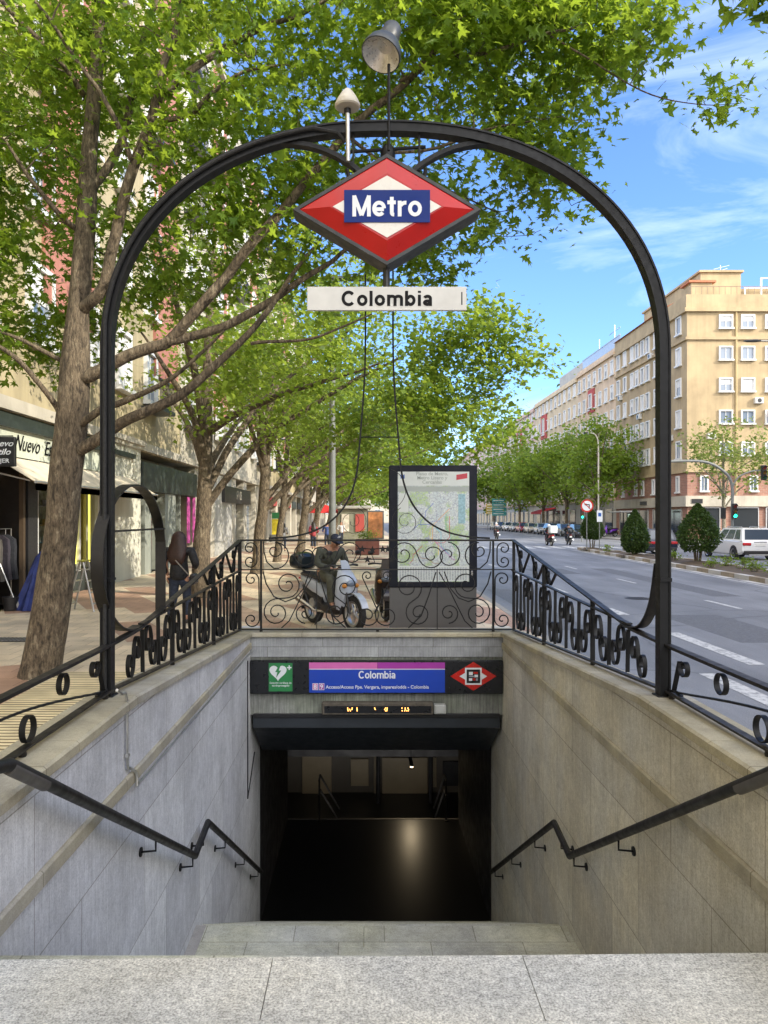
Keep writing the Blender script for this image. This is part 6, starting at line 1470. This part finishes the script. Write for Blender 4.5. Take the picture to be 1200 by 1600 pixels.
# ------------------------------------------------------------------ cars
car_glass = glassy('car_glass', (.03, .05, .08), .06); tail_red = mat('tail_lamp_red', (.42, .015, .02), .2, 0, .1, 8, coat=.5)
def car(name, label, loc, rz, body, L=4.4, Wd=1.8, H=1.5, suv=False, group=None, cat='car', low=black_m):
    r = thing(name, label, cat, loc, rz, group); hl, hw = L/2, Wd/2; belt = H*.60
    st = [(-hl, .52, belt-.10, .84), (-hl+.06, .36, belt-.02, .93), (-hl+.35, .26, belt, .98), (-hl*.5, .22, belt+.01, 1), (0, .22, belt, 1), (hl*.38, .22, belt-.01, 1), (hl*.62, .22, belt-.07, .99), (hl-.25, .26, belt-.17, .96), (hl-.06, .34, belt-.26, .88), (hl, .45, belt-.34, .78)]
    rings = []
    for (y, z0, z1, f) in st:
        w_ = hw*f; zm = z0+(z1-z0)*.55
        rings.append([(-w_*.90, y, z0), (-w_*.985, y, z0+.10), (-w_, y, zm), (-w_*.97, y, z1-.05), (-w_*.90, y, z1), (w_*.90, y, z1), (w_*.97, y, z1-.05), (w_, y, zm), (w_*.985, y, z0+.10), (w_*.90, y, z0)])
    g = M(); g.loft(rings)
    yb0, yb1 = -hl+(.10 if suv else .30), hl*.42; yr0, yr1 = -hl+(.42 if suv else .85), hl*.06
    zb_, zr_ = belt-.02, H; wb, wr_ = hw*.915, hw*.72
    B = [(-wb, yb0, zb_), (wb, yb0, zb_), (wb, yb1, zb_), (-wb, yb1, zb_)]; T = [(-wr_, yr0, zr_-.03), (wr_, yr0, zr_-.03), (wr_, yr1, zr_-.04), (-wr_, yr1, zr_-.04)]
    T2 = [(-wr_*.85, yr0+.15, zr_), (wr_*.85, yr0+.15, zr_), (wr_*.85, yr1-.12, zr_), (-wr_*.85, yr1-.12, zr_)]
    g.add(B+T+T2, [(0, 1, 5, 4), (1, 2, 6, 5), (2, 3, 7, 6), (3, 0, 4, 7), (4, 5, 9, 8), (5, 6, 10, 9), (6, 7, 11, 10), (7, 4, 8, 11), (8, 9, 10, 11)])
    g.build('body', body, r, local=True, ang=28)
    V = Vector
    def pane(a, b, c, d, u0, u1, v0, v1, nm='window'):
        a, b, c, d = map(V, (a, b, c, d)); n = (b-a).cross(d-a).normalized()
        cen = V((0, 0, H*.8)); 
        if n.dot((a+c)/2-V((0, (a+c)[1]/2*0, H*.5))) < 0: n = -n
        def q(u, v): return (a*(1-u)+b*u)*(1-v)+(d*(1-u)+c*u)*v
        pts = [q(u0, v0), q(u1, v0), q(u1, v1), q(u0, v1)]
        g = M(); g.add([p+n*.006 for p in pts]+[p-n*.01 for p in pts], [(0, 1, 2, 3), (7, 6, 5, 4), (0, 4, 5, 1), (1, 5, 6, 2), (2, 6, 7, 3), (3, 7, 4, 0)]); g.build(nm, car_glass, r, smooth=False, local=True)
    pane(B[0], B[1], T[1], T[0], .08, .92, .12, .92, 'rear_window'); pane(B[2], B[3], T[3], T[2], .06, .94, .10, .95, 'windscreen')
    for (a, b, c, d) in ((B[3], B[0], T[0], T[3]), (B[1], B[2], T[2], T[1])):
        f = (lambda u0, u1: (u0, u1)) if a is B[3] else (lambda u0, u1: (1-u1, 1-u0))
        for (u0, u1) in ((.10, .38), (.41, .70), (.73, .93)): q0, q1 = f(u0, u1); pane(a, b, c, d, q0, q1, .14, .90)
    wr2 = .33 if suv else .31
    for y in (-hl+.82, hl-.85):
        for s in (-1, 1):
            g = M(); g.lathe([(wr2*1.17, -.02), (wr2*1.17, .02), (0, .02)], (s*(hw-.02), y, wr2+.02), (s, 0, 0), 22); g.build('wheel_arch', low, r, local=True)
            wheel_at(r, (s*(hw-.065), y, wr2), wr2, .2, alu_m, 5, (1, 0, 0))
    g = M(); g.bx(-hw*.86, hw*.86, -hl-.025, -hl+.2, .28, .48, b=.03); g.build('rear_bumper', low, r, local=True)
    g = M(); g.bx(-hw*.80, hw*.80, hl-.2, hl+.03, .26, .46, b=.03); g.build('front_bumper', low, r, local=True)
    for s in (-1, 1):
        g = M(); z = belt-.16; g.box((s*hw*.70, -hl+.01, z), (hw*.44, .10, .15 if suv else .17), 0, None, .03); g.build('tail_light', tail_red, r, local=True)
        g = M(); g.box((s*hw*.66, hl-.06, belt-.34), (hw*.36, .14, .12), 0, None, .03); g.build('headlight', glass_blue, r, local=True)
        g = M(); g.box((s*(hw+.06), hl*.33, belt+.06), (.16, .10, .12), 0, None, .03); g.build('wing_mirror', body, r, local=True)
    g = M(); g.box((0, -hl-.012, belt-.30 if not suv else belt-.2), (.50, .02, .12), 0, None, .004); pl = g.build('number_plate', winw, r, local=True)
    if suv:
        for s in (-1, 1):
            g = M(); g.tube([(s*wr_*.86, yr0+.2, H+.0), (s*wr_*.86, yr0+.25, H+.05), (s*wr_*.86, yr1-.25, H+.05), (s*wr_*.86, yr1-.2, H)], .014, 6); g.build('roof_rail', alu_m, r, local=True)
        g = M(); g.bx(-.32, .32, -hl-.03, -hl+.05, belt-.06, belt-.035, b=.008); g.build('chrome_strip', chrome_m, r, local=True)
        g = M(); g.bx(-hw*.6, hw*.6, -hl-.035, -hl+.1, .24, .30, b=.01); g.build('bumper_guard', alu_m, r, local=True)
    return r
carwhite = mat('car_white', (.70, .71, .72), .2, 0, .03, 2, coat=.7); carblue = mat('car_dark_blue', (.010, .016, .035), .3, 0, .1, 2, coat=.3)
car('parked_car', 'white estate SUV seen from behind at the right edge beyond the median', (19.68, 39.1, -.13), 0, carwhite, 4.5, 1.9, 1.62, True)
car('parked_car', 'dark blue car seen from behind, half hidden by the right arch post', (16.55, 43.3, -.13), 0, carblue, 4.4, 1.8, 1.5, True)
cc = {'silver': (.42, .43, .44), 'black': (.015, .015, .018), 'red': (.30, .02, .02), 'beige': (.45, .40, .32), 'grey': (.14, .145, .15), 'blue': (.03, .06, .15), 'white': (.66, .66, .66)}
cm = {k: mat('car_'+k, v, .2, 0, .05, 2, coat=.7) for k, v in cc.items()}
row = [('black', 'nearest'), ('grey', 'second'), ('blue', 'third'), ('silver', 'fourth'), ('beige', 'fifth'), ('red', 'sixth'), ('silver', 'seventh'), ('white', 'eighth'), ('grey', 'ninth'), ('beige', 'tenth')]
for i, (c, o) in enumerate(row):
    car('parked_car', f'{c} car parked along the far kerb, {o} in the row from the street lamp', (22.9, 79+i*5.6, -.13), R(180+(i % 3-1)*1.5), cm[c], 4.2, 1.75, 1.46, False, 'cars parked along the far kerb')
for i, (x, y, c, lab) in enumerate(((14.5, 112, 'silver', 'silver car driving far away in the middle of the avenue'), (20.5, 150, 'white', 'white car far away below the road direction signs'), (18.6, 160, 'beige', 'beige car far away left of the road direction signs'))):
    car('moving_car', lab, (x, y, -.13), R(180), cm[c], 4.2, 1.75, 1.46)
# scooters on the road
sred = mat('scooter_red', (.40, .03, .03), .25, 0, .05, 3, coat=.5); cargo = mat('cargo_box_white', (.62, .66, .66), .4, 0, .08, 3)
helm_w = mat('helmet_white', (.6, .6, .6), .2, coat=.5); helm_k = mat('helmet_black', (.02, .02, .02), .2, coat=.5)
for (x, y, rz, bm_, bx_, lab, lab2, hm, jk) in (
    (14.1, 56.0, 92, sred, 'cargo', 'red and white delivery scooter with a big pale box driving away', 'rider hidden behind the big pale box of the delivery scooter', helm_w, jk_b),
    (15.9, 57.5, 84, brownp, 'top', 'dark motor scooter driving away beside the delivery scooter', 'rider with black helmet on the dark scooter beside the delivery scooter', helm_k, jk_b),
    (13.2, 74.0, 88, brownp, 'top', 'dark scooter far away left of the delivery scooter', 'rider in grey far away on the dark scooter above the right railing', helm_w, pcol[2]),
    (10.6, 78.0, 88, pearl, None, 'pale scooter far away beside the map panel edge', 'rider in white far away beside the map panel edge', helm_w, pcol[3])):
    scooter('motor_scooter', lab, (x, y, -.13), R(rz), bm_, bx_, 'scooters on the avenue', cargo)
    rider('person', lab2, (x, y, -.13), R(rz), jk, jean_m, hm, 'riders on the avenue')
purple = mat('purple_paint', (.16, .03, .42), .3, 0, .05, 3, coat=.4)
scooter('motor_scooter', 'small purple rental scooter parked on the far pavement left of the middle cone shrub', (26.3, 78, 0), R(195), purple, None)
# ------------------------------------------------------------------ cone shrubs, median plants
topi = leaf_mat('cypress_leaf', (.030, .065, .014), (.060, .105, .022), (.10, .16, .03))
def shrub(x, y, h, r, label, seed, lowgap=.22):
    rs = np.random.RandomState(seed); t0 = thing('cone_shrub', label, 'shrub', (x, y, 0), group='clipped cone shrubs on the median')
    for k in range(5):
        a = 2*math.pi*k/5+seed; g = M(); g.tube([(x+.10*math.cos(a), y+.10*math.sin(a), -.02), (x+.16*math.cos(a), y+.16*math.sin(a), h*.2), (x+r*.4*math.cos(a), y+r*.4*math.sin(a), h*.42)], [.035, .03, .012], 6); g.build('stem', bark, t0)
    N = 9000; z = rs.rand(N)**.9; 
    pr = np.where(z < .22, .62+z/.22*.38, np.cos((z-.22)/.78*math.pi/2)**.85)
    a = rs.rand(N)*2*math.pi; rad = pr*r*(.35+.67*rs.rand(N)**.4)*(1+.06*np.sin(a*3+seed)+.06*np.sin(a*7+z*14))
    pos = np.stack([x+rad*np.cos(a), y+rad*np.sin(a), h*(lowgap+z*(1-lowgap))], 1)
    leaves_mesh('foliage', pos, .11, 1, topi, t0, seed, up=.3)
    t_ = tag(M_dirt(x, y, seed), 'mound of brown soil under the '+{1: 'small left', 2: 'middle', 3: 'big right'}[seed]+' cone shrub', 'soil', kind='stuff')
def M_dirt(x, y, seed):
    g = M(); n = 16; rings = []
    for j, (rr, zz) in enumerate(((.75, -.02), (.5, .05), (.25, .10), (.02, .11))):
        rings.append([(x+rr*(1+.15*math.sin(k*2.3+seed))*math.cos(2*math.pi*k/n), y+rr*math.sin(2*math.pi*k/n), zz) for k in range(n)])
    g.loft(rings, caps=False); return g.build('soil_mound', soil_m)
shrub(14.4, 47.0, 2.5, .72, 'small clipped cone shrub on stems at the far tip of the median', 1, .26)
shrub(14.2, 39.0, 2.42, .72, 'middle clipped cone shrub beside the dark blue car', 2, .08)
shrub(14.65, 32.6, 2.6, .90, 'largest clipped cone shrub in front of the white SUV', 3, .20)
def low_plant(x, y, r, label, seed):
    rs = np.random.RandomState(seed); t0 = thing('low_plant', label, 'plant', (x, y, 0), group='small plants on the median')
    g = M(); pos = []
    for k in range(14):
        a = rs.rand()*6.28; d = rs.rand()*r; e = np.array([x+d*math.cos(a), y+d*math.sin(a), .12+.3*rs.rand()])
        g.tube([(x+.1*math.cos(a), y+.1*math.sin(a), -.02), tuple(e)], .006, 4, caps=False); pos += list(e+rs.normal(size=(14, 3))*[.09, .09, .07])
    g.build('stems', bark, t0); leaves_mesh('leaves', np.array(pos), .10, 1, leafB, t0, seed)
for i, (x, y) in enumerate(((14.6, 35.0), (14.0, 30.0), (14.9, 29.2), (14.5, 27.6), (15.0, 26.4), (13.9, 42.5), (15.2, 31.0), (14.2, 25.6))):
    low_plant(x, y, .36, ['leafy weed between the middle and right cone shrubs', 'leafy weed on the median just right of the largest cone shrub', 'second leafy weed right of the largest cone shrub', 'leafy weed on the median under the white SUV', 'last leafy weed on the median near the right edge', 'small weed between the left and middle cone shrubs', 'leafy weed close behind the largest cone shrub', 'leafy weed nearest to the camera on the median'][i], 50+i)
# ------------------------------------------------------------------ street furniture
pole_m = mat('galvanised_pole', (.17, .18, .175), .6, .1, .12, 5)
t0 = thing('lamp_post', 'thick grey lamp post rising through the tree crowns behind the scooter', 'lamp post', (-1.04, 23.2, 0))
g = M(); g.tube([(-1.04, 23.2, 0), (-1.04, 23.2, 1.2), (-1.04, 23.2, 9.5)], [.125, .115, .08], 14); g.build('pole', pole_m, t0)
g = M(); g.tube([(-1.04, 23.2, 0), (-1.04, 23.2, .04)], .22, 14); g.build('base_flange', pole_m, t0)
g = M(); g.box((-.4, 23.2, 9.5), (1.5, .25, .14), 0, None, .05); g.build('lamp_head', lampgrey, t0)
def lamp2(x, y, h, out, label, sl=1.3):
    t0 = thing('street_lamp', label, 'street lamp', (x, y, 0), group='tall lamps along the avenue')
    P = smooth_path([(x, y, 0), (x, y, h*.5), (x, y, h-1.5), (x+out*.12, y, h-.55), (x+out*.45, y, h-.08), (x+out, y, h)], 5)
    g = M(); g.tube(P, list(np.linspace(.10, .05, len(P))), 10); g.build('pole', mat('pale_lamp_pole', (.50, .47, .40), .5, 0, .1, 4), t0)
    g = M(); s = 1 if out > 0 else -1; g.loft([ering(0, 0, .05, .04), ering(sl*.3, 0, .14, .08), ering(sl*.8, -.01, .15, .07), ering(sl, -.01, .06, .03)]); g.v = [(x+out+s*v[0], y+v[1], h+v[2]) for v in g.v]; g.build('lamp_head', lampgrey, t0)
lamp2(24.45, 77.6, 10.9, -1.1, 'tall curved street lamp beside the no left turn sign across the avenue', .5)
lamp2(24.75, 42.0, 12.05, -2.3, 'street lamp whose head reaches in from the right edge over the yellow building', .95)
# traffic lights
green_glow = mat('green_signal', (.02, .9, .45), .4, 0, 0, 1, emit=2.0)
def signal(parent, x, y, z, lit, s=1.0):
    g = M(); g.box((x, y, z), (.34*s, .22, 1.0*s), 0, None, .04); h = g.build('signal_head', black_m, parent)
    for k, c in enumerate(((.10, .01, .01), (.12, .06, .01), None)):
        zz = z+(.32-.32*k)*s; m = green_glow if (c is None and lit) else mat('unlit_lens', c or (.01, .05, .03), .3)
        g = M(); g.lathe([(0, 0), (.12*s, 0), (.12*s, .012), (0, .014)], (x, y-.112, zz), (0, -1, 0), 16); g.build('lens', m, h)
        g = M(); g.strap([(x+.135*s*math.cos(R(a)), y-.17, zz+.135*s*math.sin(R(a))) for a in range(0, 181, 20)], (0, 1, 0), .12, .01); g.build('hood', black_m, h)
t0 = thing('traffic_light', 'traffic light with green signal and long curved arm in front of the corner building', 'traffic light', (24.45, 49.3, 0))
xs = 24.45; ys = 49.3
g = M(); g.tube(smooth_path([(xs, ys, 0), (xs, ys, 2.5), (xs-.05, ys, 4.3), (xs-.7, ys, 5.2), (xs-2.0, ys, 5.75), (xs-4.4, ys, 5.75)], 5), [.09]*26, 10); g.build('mast', pole_m, t0)
g = M(); g.tube(smooth_path([(xs, ys, 4.0), (xs+.4, ys, 4.7), (xs+1.3, ys, 5.1), (xs+1.9, ys, 5.15)], 4), .05, 8); g.build('side_arm', pole_m, t0)
signal(t0, xs+.05, ys-.2, 2.45, True); signal(t0, xs+2.05, ys-.1, 5.0, False); signal(t0, xs-4.5, ys-.1, 5.6, False)
g = M(); g.box((xs-.65, ys-.1, 2.3), (.3, .22, .75), 0, None, .04); g.build('pedestrian_signal', black_m, t0)
t0 = thing('traffic_light', 'small far traffic light with green signal left of the no left turn sign', 'traffic light', (21.5, 66.0, 0))
t0.location = (19.3, 66.0, -.13); xs, ys = 19.3, 66.0
g = M(); g.tube([(xs, ys, -.13), (xs, ys, 2.6)], .06, 8); g.build('mast', pole_m, t0); signal(t0, xs, ys-.12, 2.35, True, .9)
# no left turn sign
t0 = thing('road_sign', 'round red and white no left turn sign at the tip of the median', 'road sign', (13.75, 46.0, 0)); X, Y, Z = 13.75, 45.9, 2.74
g = M(); g.tube([(X, Y+.05, 0), (X, Y+.05, Z+.3)], .035, 8); g.build('post', pole_m, t0)
g = M(); g.lathe([(0, 0), (.40, 0), (.40, .02), (0, .02)], (X, Y, Z), (0, -1, 0), 32); d_ = g.build('disc', red_m, t0)
g = M(); g.lathe([(0, 0), (.31, 0), (.31, .004), (0, .004)], (X, Y-.021, Z), (0, -1, 0), 32); g.build('white_field', swhite, d_)
g = M(); g.strap([(X+.13, Y-.028, Z-.17), (X+.13, Y-.028, Z+.08), (X-.05, Y-.028, Z+.08)], (0, 1, 0), .004, .07); g.prism([(X-.05, Z+.16), (X-.18, Z+.08), (X-.05, Z)], 'y', Y-.030, Y-.026); g.build('arrow', blk, d_)
g = M(); g.strap([(X-.21, Y-.034, Z+.21), (X+.21, Y-.034, Z-.21)], (0, 1, 0), .004, .05); g.build('slash', red_m, d_)
t0 = thing('road_sign', 'small white rectangular sign with a blue symbol right of the no left turn sign', 'road sign', (14.2, 45.0, 0)); X, Y = 14.22, 44.9
g = M(); g.tube([(X, Y+.04, 0), (X, Y+.04, 2.6)], .03, 8); g.build('post', pole_m, t0)
g = M(); g.bx(X-.17, X+.17, Y-.01, Y+.01, 1.75, 2.45, b=.004); s_ = g.build('plate', swhite, t0)
g = M(); g.bx(X-.09, X+.09, Y-.016, Y-.0105, 2.08, 2.30); g.build('blue_symbol', mblue, s_, smooth=False)
# direction signs far away
for (px, y, za, zb_, w, m, lab) in ((768, 125, 2.6, 4.4, 1.9, mat('sign_yellow', (.45, .32, .05), .5), 'yellow and blue road direction board far down the avenue'), (780, 122, 2.3, 5.2, 2.4, mat('sign_teal', (.04, .22, .22), .5), 'tall green road direction board far down the avenue')):
    X = px_x(px, y); t0 = thing('direction_sign', lab, 'road sign', (X, y, 0), group='direction boards down the avenue')
    for dx in (-w*.35, w*.35):
        g = M(); g.tube([(X+dx, y+.1, -.13), (X+dx, y+.1, zb_)], .05, 6); g.build('post', pole_m, t0)
    n = 4
    for k in range(n): g = M(); hh = (zb_-za)/n; g.bx(X-w/2, X+w/2, y-.02, y+.02, za+hh*k+.05, za+hh*(k+1)-.03); g.build('board', m, t0, smooth=False); g = M(); g.bx(X-w*.4, X+w*.3, y-.035, y-.022, za+hh*(k+.5)-.05, za+hh*(k+.5)+.06); g.build('white_strip', winw, t0, smooth=False)
# awnings and panels on the far shops
t0 = thing('shop_awning', 'bright red shop awning under the far trees', 'awning', (29.9, 118, 3)); X0, Y0 = px_x(822, 108), 108
redfab = mat('red_fabric', (.55, .02, .02), .7, 0, .1, 3)
g = M(); g.prism([(30.0, 3.6), (27.6, 2.9), (27.6, 2.6), (27.65, 2.6), (27.65, 2.86), (30.0, 3.5)], 'y', 116.5, 123.5); g.build('fabric', redfab, t0, smooth=False)
g = M(); g.tube([(27.7, 116.6, 2.7), (29.95, 116.6, 2.3)], .03, 6); g.tube([(27.7, 123.4, 2.7), (29.95, 123.4, 2.3)], .03, 6); g.build('arm', alu_m, t0)
t0 = thing('bus_shelter', 'bus shelter with pale green advert panel across the avenue', 'bus shelter', (27, 76.5, 0))
g = M(); g.bx(25.6, 27.4, 74.2, 78.4, 2.55, 2.70, b=.03); g.build('roof', alu_m, t0)
for (x, y) in ((27.3, 74.3), (27.3, 78.3), (27.3, 76.3)): g = M(); g.bx(x-.05, x+.05, y-.05, y+.05, 0, 2.54); g.build('post', black_m, t0, smooth=False)
g = M(); g.bx(26.2, 27.5, 74.1, 74.25, .3, 2.5, b=.02); ap = g.build('advert_frame', black_m, t0); g = M(); g.bx(26.3, 27.4, 74.07, 74.098, .45, 2.38); g.build('advert', mat('pale_green_advert', (.42, .58, .46), .4), ap, smooth=False)
# left pavement far things
t0 = thing('advert_stand', 'orange poster stand left of the map panel, far along the pavement', 'advert stand', (.7, 52, 0))
g = M(); g.bx(.1, 1.3, 51.95, 52.05, .5, 2.5, b=.02); g.build('frame', greyp, t0); g = M(); g.bx(.2, 1.2, 51.93, 51.948, .6, 2.4); g.build('poster', mat('orange_poster', (.42, .17, .06), .5, 0, .5, 3), t0, smooth=False)
g = M(); g.bx(.6, .8, 51.97, 52.03, 0, .5); g.build('foot', greyp, t0, smooth=False)
t0 = thing('news_kiosk', 'grey green kiosk with pale panels behind the star bars', 'kiosk', (-.9, 60, 0))
g = M(); g.bx(-2.2, .2, 58.8, 61.2, 0, 2.7, b=.05); g.build('cabin', mat('kiosk_green', (.20, .20, .15), .5, 0, .25, 2), t0); g = M(); g.bx(-2.5, .5, 58.5, 61.5, 2.7, 2.95, b=.05); g.build('roof', greyst, t0)
g = M(); g.bx(-1.9, -1.3, 58.72, 58.79, .9, 2.3); g.build('panel', mat('kiosk_poster', (.55, .5, .42), .5, 0, .4, 3), t0, smooth=False); g = M(); g.bx(-.8, -.1, 58.72, 58.79, .9, 2.3); g.build('panel', redp, t0, smooth=False)
t0 = thing('planter', 'reddish brown planter box below the star bars', 'planter', (.2, 30, 0))
g = M(); g.bx(-.55, .75, 39.6, 40.4, 0, .85, b=.04); g.build('box', mat('brown_planter', (.17, .06, .045), .7, 0, .2, 3), t0)
leaves_mesh('foliage', np.random.RandomState(4).normal(size=(500, 3))*[.32, .2, .18]+[.1, 40, 1.05], .11, 1, leafB, t0, 4)
t0 = thing('shop_flag', 'yellow and green box sign on the pavement behind the third plane tree', 'box sign', (-6.9, 57, 0))
g = M(); g.bx(-7.2, -6.5, 56.9, 57.1, .7, 1.9, b=.02); g.build('yellow_box', mat('yellow_sign', (.75, .60, .03), .5), t0); g = M(); g.bx(-7.2, -6.5, 56.9, 57.1, 1.93, 2.4, b=.02); g.build('green_box', green_m, t0); g = M(); g.bx(-6.9, -6.8, 56.96, 57.04, 0, .69); g.build('post', pole_m, t0, smooth=False)
t0 = thing('parasol', 'red parasol far along the left pavement beside the lamp post', 'parasol', (-3.4, 62, 0))
g = M(); g.lathe([(1.5, 2.4), (.8, 2.8), (.02, 3.1)], (-3.4, 62, 0), (0, 0, 1), 10); g.build('canopy', redfab, t0, smooth=False); g = M(); g.tube([(-3.4, 62, 0), (-3.4, 62, 3.0)], .03, 6); g.build('pole', alu_m, t0)
# ladder, bucket, mop, cloth, clothes in the shop doorway
def lx(px, d): return px_x(px, d)
t0 = thing('stepladder', 'aluminium stepladder standing open beside the tree trunk', 'ladder', (-6.05, 15.9, 0))
for (dx0, dx1) in ((-.26, -.03), (.26, .03)):
    g = M()
    for dy in (-.18, .18): g.tube([(-6.05+dx0*1.15, 15.9+dy*1.3, 0), (-6.05+dx1, 15.9+dy*.8, 1.06)], .022, 6)
    for k in range(4): f = (k+.7)/4.4; xx = -6.05+dx0*1.15+(dx1-dx0*1.15)*f; g.box((xx, 15.9, 1.06*f), (.07, .36, .022))
    g.build('ladder_frame', alu_m, t0)
g = M(); g.box((-6.05, 15.9, 1.08), (.16, .36, .03), 0, None, .008); g.build('top_step', mat('ladder_cap', (.35, .33, .05), .5), t0)
t0 = thing('bucket', 'black bucket with a mop standing in the shop doorway', 'bucket', (-7.62, 15.9, 0))
g = M(); g.lathe([(0, .01), (.14, .01), (.18, .30), (.165, .30), (.13, .03), (0, .03)], (-7.62, 15.9, 0), (0, 0, 1), 18); g.build('pail', black_m, t0)
t0 = thing('mop', 'thin mop stick leaning from the black bucket at the left edge', 'mop', (-7.6, 15.9, .05))
g = M(); g.tube([(-7.5, 15.9, .12), (-8.05, 16.0, 1.35)], .014, 6); g.build('stick', alu_m, t0); g = M(); g.ell((-7.5, 15.9, .14), (.07, .07, .10), 8); g.build('mop_head', greyst, t0)
t0 = thing('blue_cloth', 'blue and purple cloth draped to the floor behind the tree trunk', 'cloth', (-7.25, 16.1, 0))
g = M(); rings = []; n = 28
for (rr, zz) in ((.50, 0.01), (.46, .15), (.36, .5), (.27, .85), (.18, 1.15), (.07, 1.3), (.01, 1.31)):
    rings.append([(-7.12+zz*.12+rr*(1+.16*math.sin(k*1.9+zz*2))*math.cos(2*math.pi*k/n), 16.1+rr*.7*(1+.16*math.sin(k*2.7))*math.sin(2*math.pi*k/n), zz) for k in range(n)])
g.loft(rings, caps=False); g.build('drape', mat('blue_fabric', (.02, .035, .16), .7, 0, .35, 4), t0)
t0 = thing('clothes_rail', 'metal clothes rail inside the shop doorway', 'clothes rail', (-8.1, 16.2, 0))
g = M(); g.tube([(-8.1, 15.4, 0), (-8.1, 15.4, 1.75), (-8.1, 16.9, 1.75), (-8.1, 16.9, 0)], .015, 6); g.build('rail', alu_m, t0)
for i, (y, c, lab) in enumerate(((15.7, (.03, .03, .035), 'black coat hanging leftmost on the shop clothes rail'), (16.0, (.12, .11, .10), 'grey coat hanging second on the shop clothes rail'), (16.35, (.04, .035, .05), 'dark plum coat hanging third on the shop clothes rail'), (16.65, (.02, .022, .03), 'navy coat hanging nearest the tree trunk on the clothes rail'))):
    t0 = thing('hanging_coat', lab, 'coat', (-8.1, y, 1.7), group='coats on the shop clothes rail')
    g = M(); g.loft([[(-8.1+a*.24*s_, y+b*.05*t2, z) for a, b in ((-1, -1), (0, -1.6), (1, -1), (1, 1), (0, 1.6), (-1, 1))] for (z, s_, t2) in ((.62, 1.1, 1.5), (1.0, .9, 1.3), (1.35, .95, 1.2), (1.52, .9, .9), (1.62, .3, .6))]); g.build('coat_body', mat('coat_cloth', c, .9, 0, .2, 12), t0)
    g = M(); g.tube([(-8.1, y, 1.62), (-8.1, y, 1.76)], .006, 5); g.build('hanger_hook', alu_m, t0)
